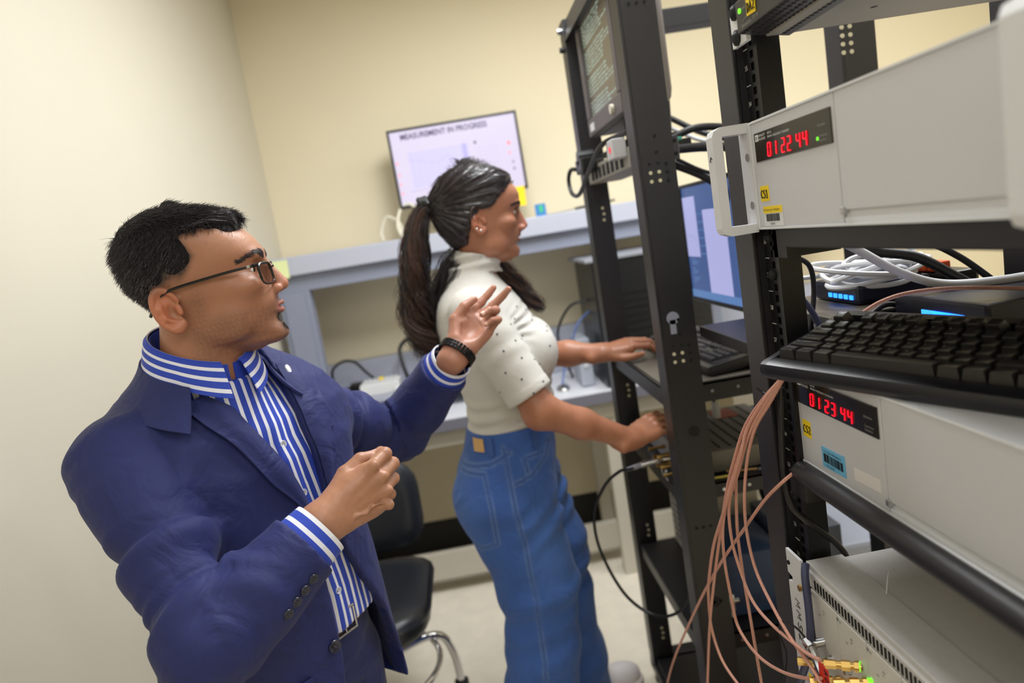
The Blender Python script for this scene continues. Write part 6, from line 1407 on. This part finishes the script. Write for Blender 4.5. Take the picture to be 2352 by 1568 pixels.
# arms and hands
WF = Fr(*frame((.045, 1.80, 0), -4))
sR, eR, wR = np.array([.005, 1.650, 1.335]), np.array([.120, 1.600, 1.085]), np.array([.325, 1.625, .972])
sL, eL, wL = np.array([.02, 1.945, 1.335]), np.array([.165, 1.99, 1.15]), np.array([.335, 1.885, 1.142])
XR = unit(.86, .40, .22); ZR = unit(*(np.array([-.35, -.55, .75])-XR*(np.array([-.35, -.55, .75])@XR))); YR = np.cross(ZR, XR)
fWR, gWR, tWR = hand_sdf((wR, XR, YR, ZR), [(18, 25, 15), (22, 30, 18), (26, 32, 18), (30, 34, 20)], (4, 0, -4, -8), [(.018, .020, -.008), (.050, .042, -.018), (.080, .050, -.024), (.104, .050, -.028)], .90, .95)
XL_ = unit(.95, -.10, .20); ZL_ = unit(*(np.array([-.2, -.25, .95])-XL_*(np.array([-.2, -.25, .95])@XL_))); YL_ = np.cross(XL_, ZL_)
fWL, gWL, tWL = hand_sdf((wL, XL_, YL_, ZL_), [(16, 34, 20), (20, 36, 22), (22, 38, 22), (24, 36, 22)], (6, 1, -4, -10), [(.018, .022, -.010), (.050, .044, -.018), (.082, .052, -.020), (.106, .050, -.024)], .92, .95)
def w_arms(P):
    a = chain(P, [sR, eR], [.046, .040], .02); b = smin(chain(P, [eR, eR*.55+wR*.45, wR], [.040, .0345, .0235], .02), fWR(P), .018); d = smin(a, b, .02)
    d = smin(d, np.sqrt(((P-A(*(eR+np.array([-.012, .004, -.012]))))**2).sum(1))-.026, .02)
    a = chain(P, [sL, eL, eL*.5+wL*.5, wL], [.044, .038, .034, .0225], .02); return np.minimum(d, smin(a, fWL(P), .018))
vs, q = surf(w_arms, (-.06, 1.54, .90), (.56, 2.06, 1.40), .0032)
d_h = np.concatenate([np.linalg.norm(vs-wR, axis=1)[:, None], np.linalg.norm(vs-wL, axis=1)[:, None]], 1).min(1)
c1 = shade_hand(vs, gWR+gWL, tWR, (172, 116, 88), (214, 146, 122), (140, 86, 68)); wparts.append((vs, q, c1))
def w_core(P):
    Q = WF.loc(P); d = chain(Q, [(-.03, 0, 1.40), (.0, 0, 1.2), (.0, 0, .95)], [.042, .075, .08], .04)
    for s in (-1, 1): d = smin(d, chain(Q, [(.015, s*.085, .88), (.01, s*.10, .48), (-.02, s*.10, .08)], [.075, .05, .036], .03), .03)
    d = smin(d, cap(P, (.01, 1.70, 1.33), sR, .045, .042), .03); return smin(d, cap(P, (.02, 1.9, 1.33), sL, .045, .04), .03)
vs, q = surf(w_core, (-.2, 1.5, .03), (.3, 2.1, 1.46), .012); wparts.append((vs, q, np.tile(C3((166, 112, 86)), (len(vs), 1))))
V_, Q_, C_ = join(wparts); wbody = npmesh('body', V_, Q_, skin_w, wom, True, {'Col': C_})
eyes(WH, wp, wbody, (1, .0, -.25))
for i in range(4): nail(wbody, nail_m, gWL[i][2], gWL[i][3], ZL_, .0068)
nail(wbody, nail_m, tWL[2], tWL[3], -YL_*.3+ZL_*.8, .0078)
ear_p = [WH.w((-.0565, -.0765, .0705)), WH.w((-.066, -.0775, .0745))]
for p in ear_p: G().sphere(p, .0032, 6).build('ear_stud', mat('stud_silver', (230, 230, 235), .15, .9) if 'stud_silver' not in MATS else MATS['stud_silver'], wbody, True)
# ---- hair
hair_w = mat('hair_dark_brown', (44, 37, 40), .3, spec=.6); hair_wb = mat('hair_warm_brown', (78, 54, 44), .4)
Tw = smooth_tab(WT_)
def w_hair(P):
    Q = WH.loc(P); Q2 = Q.copy(); Q2[:, 2] -= .010*sstep(.13, .21, Q[:, 2]); d = loft_sdf(Q2, Tw, 2.3); m = w_hair_mask(Q); u, l, v = Q[:, 0], Q[:, 1], Q[:, 2]
    back = sstep(-.02, -.12, u); th = -.004+m*(.0085+.006*sstep(.15, .20, v)+.006*back)
    # combed back grooves converge at the tie
    ang = np.arctan2(v-.145, u+.175); ph = ang*34+2.2*nz(Q, 30, 3); th += m*.0016*np.sin(ph)+m*.001*np.sin(ph*2.3+nz(Q, 60, 2)*3)
    e = d-th
    return smin(e, ell(Q, (-.146, 0, .150), (.028, .024, .030)), .02)
vs, q = surf(w_hair, (-.12, 1.70, 1.45), (.19, 1.90, 1.71), .0028)
hq = WH.loc(vs.astype(f32)); ok = (w_hair_mask(hq) > .2) | ((hq[:, 0] < -.1) & (hq[:, 2] > .1)); kq = ok[q].all(1); q = q[kq]; used = np.unique(q); mp_ = np.full(len(vs), -1); mp_[used] = np.arange(len(used)); vs2 = vs[used]; q2 = mp_[q]
wh = npmesh('hair', vs2, q2, hair_w, wom)
nrm = vnormals(vs2, q2)
def comb(n, seed, L, lift, rad, m):
    rs = np.random.default_rng(seed); i = rs.integers(0, len(vs2), n); b = vs2[i]; N_ = nrm[i]; Q = WH.loc(b.astype(f32)); tie = np.array([-.175, 0, .145])
    out = [b+N_*.0006]; p = b.copy()
    for k in range(5):
        q_ = WH.loc(p.astype(f32)); t = (tie-q_)@WH.B; t = t-N_*(t*N_).sum(1, keepdims=True); t /= np.maximum(np.linalg.norm(t, axis=1, keepdims=True), 1e-6)
        p = p+t*L/5; q_ = WH.loc(p.astype(f32)); e = 1e-3; d = w_hair(p.astype(f32)); g_ = np.stack([(w_hair((p+np.array(v)).astype(f32))-d)/e for v in ((e, 0, 0), (0, e, 0), (0, 0, e))], 1); g_ /= np.maximum(np.linalg.norm(g_, axis=1, keepdims=True), .3); N_ = g_; p = p-g_*(d[:, None]-lift*(1-k/5)-.0004); out.append(p.copy())
    return strands('hair_strands', np.stack(out, 1), np.linspace(1, .4, 6)*rad, m, wh)
comb(3600, 3, .045, .0006, .0004, hair_w); comb(500, 4, .04, .001, .0004, mat('hair_sheen_grey', (92, 84, 88), .35)); comb(160, 6, .05, .004, .00025, hair_wb)  # the grey strands carry the hair's sheen in their colour
tie_m = mat('hair_tie_black', (14, 16, 18), .6)
tp = lambda a, r, s: WH.w((-.168+s, r*math.cos(a), .150+r*math.sin(a)))
for k in range(3): G().tube([tp(a, .0185+.003*math.sin(5*a+k), -.008*k-.35*.0185*math.sin(a)) for a in np.linspace(0, 2*PI, 25)], .0068, 8).build('hair_tie', tie_m, wh, True)
def lock(path, radii, n, seed, wav, m, rad=.0009, name='ponytail', K=26):
    """a bundle of wavy strands that follows a path"""
    P = resamp(path, K); rs = np.random.default_rng(seed); R_ = np.interp(np.linspace(0, 1, K), np.linspace(0, 1, len(radii)), radii)
    T = np.gradient(P, axis=0); T /= np.linalg.norm(T, axis=1, keepdims=True); u = np.cross(T, (0, 1., 0)); u /= np.maximum(np.linalg.norm(u, axis=1, keepdims=True), 1e-6); w_ = np.cross(T, u)
    nc = max(14, n//22); ic = rs.integers(0, nc, n); ca, cr_ = rs.random(nc)*2*PI, np.sqrt(rs.random(nc)); x0 = cr_*np.cos(ca); y0 = cr_*np.sin(ca); dx = x0[ic]+rs.normal(size=n)*.16; dy = y0[ic]+rs.normal(size=n)*.16; a = np.arctan2(dy, dx); r = np.hypot(dx, dy); t = np.linspace(0, 1, K); fq = (1.7+1.3*rs.random(nc))[ic]+.06*rs.normal(size=n); cl = (rs.random(nc)*6.28)[ic]
    amp = wav*(t[None]**1.2)*((.5+.9*rs.random(nc))[ic]+.12*rs.normal(size=n))[:, None]; L_ = .84+.16*rs.random(n)
    da = R_[None]*r[:, None]*np.cos(a+0*t[0])[:, None]+amp*np.sin(fq[:, None]*2*PI*t[None]*1.4+cl[:, None]); db = R_[None]*r[:, None]*np.sin(a)[:, None]+amp*np.cos(fq[:, None]*2*PI*t[None]*1.4+cl[:, None])
    pts = P[None]+u[None]*da[..., None]+w_[None]*db[..., None]
    for i in range(n):  # uneven ends
        k = L_[i]*(K-1); tt = np.linspace(0, k, K); pts[i] = np.stack([np.interp(tt, np.arange(K), pts[i][:, c]) for c in range(3)], 1)
    return strands(name, pts, np.linspace(1, .35, K)*rad, m, wh)
pt = [WH.w((-.160, 0, .150)), WH.w((-.190, -.004, .135)), WH.w((-.212, -.01, .085)), WH.w((-.225, -.012, .02)), WH.w((-.238, -.012, -.05)), WH.w((-.240, -.01, -.12)), WH.w((-.225, -.01, -.19)), WH.w((-.195, -.008, -.235))]
lock(pt, [.014, .024, .030, .033, .034, .033, .028, .012], 800, 3, .020, hair_w); lock(pt, [.015, .026, .034, .038, .040, .040, .036, .02], 620, 8, .030, hair_wb)
pt2 = [WH.w((-.10, .02, .05)), WH.w((-.115, .0, .02)), WH.w((-.150, -.02, -.01)), WH.w((-.19, -.02, -.08)), WH.w((-.215, -.02, -.16))]; lock(pt2, [.03, .032, .032, .03, .02], 420, 12, .008, hair_w)
G().tube(spline(pt, 4), [.012]+[.020]*6+[.022]*14+[.016]*6+[.006]*2, 10).build('ponytail_core', hair_w, wh, True)
fl = [WH.w((-.05, .065, .05)), WH.w((-.03, .078, -.01)), WH.w((.005, .085, -.055)), WH.w((.04, .085, -.10)), WH.w((.07, .08, -.140)), WH.w((.092, .078, -.165))]; lock(fl, [.02, .026, .030, .028, .022, .008], 480, 15, .006, hair_w, name='front_lock'); lock(fl, [.022, .028, .032, .030, .024, .012], 160, 17, .009, hair_wb, name='front_lock')
for s in (-1, 1): brow_strands(WH, fw, [(.055, s*.012, .1165), (.054, s*.024, .1215), (.044, s*.038, .1225), (.030, s*.049, .118)], 300, .0065, .00028, hair_w, wbody, .0018, seed=31+s)
for s in (-1, 1):
    c = np.array((wp['eye'][1], s*wp['eye'][0], wp['eye'][2])); ls = []
    for a in np.linspace(-.9, 1.0, 26): b = c+np.array([.0122*math.cos(a), s*.0130*math.sin(a), .0050-.0032*a*a]); dr = np.array([math.cos(a), s*math.sin(a), .25]); ls.append([b, b+dr*.0035+np.array([0, 0, .0005]), b+dr*.006+np.array([0, 0, .0025])])
    strands('eyelash', WH.w(np.array(ls).reshape(-1, 3)).reshape(-1, 3, 3), (.0004, .0003, .00012), hair_w, wbody)
# ---- cream top
top_m = mat('cream_knit', (208, 205, 198), .8, bump=.35, bscale=1100, sheen=.1, wr=(16, .006, .3))
TT = [(1.005, .118, -.108, .142), (1.05, .120, -.100, .136), (1.10, .128, -.100, .136), (1.15, .132, -.112, .142), (1.20, .128, -.128, .150), (1.25, .118, -.137, .155), (1.30, .100, -.138, .160), (1.34, .078, -.130, .155), (1.37, .058, -.118, .130), (1.395, .040, -.102, .095), (1.42, .026, -.092, .068), (1.44, .02, -.088, .06)]
TTs = smooth_tab(TT, 4)
def w_top(P):
    Q = WF.loc(P); d = loft_sdf(Q, TTs, 2.35)
    for s in (-1, 1): d = smin(d, ell(Q, (.092, s*.068, 1.205), (.066, .068, .072)), .03)
    # gathers under the bust and rolls at the waist
    z = Q[:, 2]; d = d+.0065*np.sin(z*150+4*nz(Q, 9, 2))*sstep(1.13, 1.08, z)*(.5+.5*nz(Q, 12, 4))+.0016*nz(Q, 36, 5)
    d = d+.003*np.sin(np.arctan2(Q[:, 2]-1.27, Q[:, 0]-.0)*26)*gauss(Q[:, 0], .075, .035)*gauss(z, 1.285, .035)
    for a, b, sd, k0 in ((sR, eR, 3, .84), (sL, eL, 5, .8)):
        e_ = a+(b-a)*k0; ax = A(*unit(*(b-a))); e = cap(P, a, e_, .060, .057); s = (P-A(*a))@ax
        e = e+.0022*np.sin(s*90+nz(P, 18, sd)*3)*(.3+.5*nz(P, 14, sd+1))*sstep(.22, .12, s); w_ = s-np.linalg.norm(e_-a); e = smax(e, w_, .003)
        e = e-.0012*sstep(-.022, -.0205, w_)
        e = np.maximum(e, -np.maximum(cap(P, a, e_+np.array(ax)*.06, .054, .043), -(w_+.04))); d = smin(d, e, .022)
    # turtleneck
    n = np.sqrt((Q[:, 0]+.014)**2+(Q[:, 1])**2); nk = np.maximum(n-.062+.0035*np.sin(z*230+3*nz(Q, 12, 1)), np.abs(z-(1.452+.30*(-.022-Q[:, 0])))-.020); d = smin(d, nk, .010)
    inn = np.maximum(n-.055, (1.452+.30*(-.022-Q[:, 0]))+.010-z); d = np.maximum(d, -inn)
    seam = chain(Q, [(-.012, -.155, 1.375), (.055, -.150, 1.32), (.078, -.140, 1.25), (.07, -.145, 1.19)], [0]*4, .001); d = d+.0015*np.exp(-(seam/.003)**2)
    return np.maximum(d, 1.012+.018*(Q[:, 0])-z)
vs, q = surf(w_top, (-.16, 1.53, 1.0), (.26, 2.07, 1.50), .0042); tp_ = npmesh('knit_top', vs, q, top_m, wom)
nv = vnormals(vs, q); Qw = WF.loc(vs.astype(f32)); dot_m = mat('dark_stud', (70, 72, 92), .3, .6); dot_l = mat('crystal_stud', (250, 250, 252), .1, .3)
# studs sewn on the front and the upper sleeve, kept apart by a spacing test
rs = np.random.default_rng(9); cand = np.where((Qw[:, 0] > .0+.055*(Qw[:, 1] > -.14)) & (Qw[:, 2] > 1.10) & (Qw[:, 2] < 1.37) & (nv[:, 2] > -.75))[0]; rs.shuffle(cand); pick = []
for i in cand:
    if all(np.linalg.norm(vs[i]-vs[j]) > .036 for j in pick): pick.append(i)
    if len(pick) > 130: break
dk = None
for k, i in enumerate(pick):
    n = V(nv[i]); u = n.orthogonal().normalized(); w_ = n.cross(u); c = V(vs[i]); g = G(); g.loft([[c+n*h+(u*math.cos(a)+w_*math.sin(a))*r for a in np.linspace(0, 6.283, 9)[:-1]] for h, r in ((-.0005, .0026), (.0008, .0026), (.0014, .0012))])
    g.build('stud', dot_l if k % 11 == 0 else dot_m, tp_)
# ---- jeans
jn_m = vcol_mat('denim', .8, bump=.35, bscale=1500, sheen=.1, wr=(16, .014, .55))
JW = [(.80, .085, -.150, .165), (.85, .098, -.155, .178), (.90, .108, -.150, .180), (.95, .115, -.135, .172), (.99, .117, -.118, .156), (1.03, .120, -.105, .145)]
JWs = smooth_tab(JW, 4)
LEGS = {-1: [(-.030, -.085, .84), (.012, -.098, .62), (.000, -.10, .45), (-.040, -.10, .22), (-.050, -.10, .025)], 1: [(-.01, .085, .84), (.058, .10, .62), (.060, .12, .45), (.060, .18, .22), (.060, .24, .05)]}
LR = [.128, .098, .090, .105, .118]
def jeans(P):
    Q = WF.loc(P); z = Q[:, 2]; d = loft_sdf(Q, JWs, 2.3); d = smin(d, ell(Q, (-.075, -.075, .86), (.088, .08, .085)), .04); d = smin(d, ell(Q, (-.075, .075, .86), (.088, .08, .085)), .04)
    for s in (-1, 1):
        p = LEGS[s]; e = chain(Q*A(1, 1.0, 1), p, LR, .04)
        e = e+.0075*np.sin(z*58+5*nz(Q, 7, 3+s))*(.35+.65*sstep(.75, .45, z))*nz(Q, 10, 5+s)+.0065*np.sin((z-Q[:, 0]*.7)*95+nz(Q, 10, 2)*2)*gauss(z, .80, .07)*sstep(-.05, .05, Q[:, 0])
        d = smin(d, e, .025)
    d = d+.0018*nz(Q, 28, 8)
    # waistband, seams and pocket edges stand proud
    wb = np.abs(z-(1.008+.02*Q[:, 0])); d = d-.0022*sstep(.0225, .0205, wb)
    d = d-.0016*np.exp(-(seamd(Q)/.0034)**2)
    return np.maximum(np.maximum(d, z-(1.030+.02*Q[:, 0])), .022-z)
def seamd(Q):
    q_ = Q*A(1, 0, 1); s = np.min([chain(q_, [(p[0], 0, p[2]) for p in pts], [0]*len(pts), .001) for pts in SEAMS], 0); return np.where(Q[:, 1] < -.06, s, 1).astype(f32)
SEAMS = [[(-.015, -.165, 1.0), (-.010, -.20, .90), (.0, -.20, .78), (.005, -.19, .62), (.0, -.19, .45), (-.03, -.20, .22), (-.032, -.21, .03)],
         [(-.070, -.165, .945), (-.062, -.18, .86), (-.064, -.165, .78)], [(-.150, -.08, .945), (-.070, -.165, .945)], [(-.064, -.165, .78), (-.11, -.12, .76), (-.155, -.07, .785)],
         [(.0, -.19, .915), (.045, -.17, .925), (.085, -.14, .955), (.098, -.12, .99)], [(.0, -.172, .985), (-.05, -.155, .965), (-.13, -.03, .955)], [(.03, -.18, .965), (.08, -.145, .97)], [(.03, -.18, .965), (.035, -.185, .935)]]
vs, q = surf(jeans, (-.24, 1.5, .01), (.27, 2.12, 1.05), .0050)
Qj = WF.loc(vs.astype(f32)); c = np.tile(C3((58, 96, 170)), (len(vs), 1)); n1 = nz(Qj, 7, 2)*.5+nz(Qj, 19, 4)*.3+nz(Qj, 55, 6)*.2; c *= (1+.32*n1)[:, None]
fade = np.clip(gauss(Qj[:, 2], .74, .13)*sstep(-.03, .06, Qj[:, 0])+gauss(Qj[:, 2], .86, .08)*sstep(-.06, -.12, Qj[:, 0])*.7, 0, 1); c = c*(1-.35*fade[:, None])+C3((88, 128, 194))*.35*fade[:, None]
sd = seamd(Qj); k = .5*np.exp(-((sd-.005)/.0022)**2); c = c*(1-k[:, None])+C3((116, 140, 182))*k[:, None]; k = .35*np.exp(-(sd/.0028)**2); c = c*(1-k[:, None])+C3((30, 52, 108))*k[:, None]
jn = npmesh('jeans', vs, q, jn_m, wom, True, {'Col': c})
def on_jeans(l, z, side=-1, x0=None):
    # march from outside towards the leg
    p = np.array([x0, -.30, z]); 
    for _ in range(60):
        w_ = WF.w(p)[None].astype(f32); d = float(jeans(w_)[0]); p = p+np.array([0, .8*d, 0])
        if d < 2e-4: break
    return p
lp_m = mat('denim_loop', (60, 92, 158), .8, bump=.3, bscale=1500)
for x in (-.045, .065): 
    rows = [[WF.w(on_jeans(0, z, x0=x+dx)+np.array([0, -.003, 0])) for dx in (-.006, 0, .006)] for z in (.982, .995, 1.01, 1.027)]; sheet(rows, .003, 'belt_loop', lp_m, jn)
rows = [[WF.w(on_jeans(0, z, x0=x)+np.array([0, -.002, 0])) for x in np.linspace(-.088, -.062, 5)] for z in (.992, 1.005, 1.022)]; sheet(rows, .002, 'leather_patch', mat('patch_tan', (206, 164, 104), .6), jn)
# ---- shoes
sn_m = mat('white_sneaker', (226, 220, 222), .5, bump=.1); sole_m = mat('sneaker_sole', (214, 206, 200), .6); red_s = mat('sock_red', (190, 70, 80), .8)
for nm, cx, cy, yaw in (('near', .045, 1.705, -6), ('far', .150, 2.07, 10)):
    SF = Fr(*frame((cx, cy, 0), yaw))
    def sneaker(P):
        Q = SF.loc(P); d = smin(ell(Q, (.125, 0, .038), (.072, .042, .046)), ell(Q, (.0, 0, .05), (.065, .036, .05)), .04); d = smin(d, chain(Q, [(-.03, 0, .10), (-.02, 0, .06), (.06, 0, .07)], [.036, .036, .030], .02), .03)
        d = d-.0015*(np.sin(Q[:, 0]*260) > .4)*gauss(Q[:, 0], .06, .03)*gauss(Q[:, 1], 0, .014)*(Q[:, 2] > .07); return np.maximum(np.maximum(d, .018-Q[:, 2]), Q[:, 2]-.105)
    vs, q = surf(sneaker, SF.O+np.array([-.16, -.16, .0]), SF.O+np.array([.24, .24, .13]), .0045); so = npmesh('sneaker', vs, q, sn_m, wom)
    def sole(P):
        Q = SF.loc(P); d = smin(ell(Q, (.12, 0, .02), (.085, .050, .05)), ell(Q, (.0, 0, .02), (.075, .042, .05)), .04); return np.maximum(np.maximum(d, .002-Q[:, 2]), Q[:, 2]-.024)
    vs, q = surf(sole, SF.O+np.array([-.16, -.16, -.01]), SF.O+np.array([.26, .26, .05]), .005); npmesh('sole', vs, q, sole_m, so)
    G().tube([SF.w((-.02, 0, .085)), SF.w((-.02, 0, .15))], .034, 14).build('sock', red_s, wom, True)
    for k in range(4): G().tube([SF.w((.035+.016*k, -.022, .093-.006*k)), SF.w((.04+.016*k, 0, .1035-.006*k)), SF.w((.035+.016*k, .022, .093-.006*k))], .0028, 6).build('lace', white_pl, so, True)
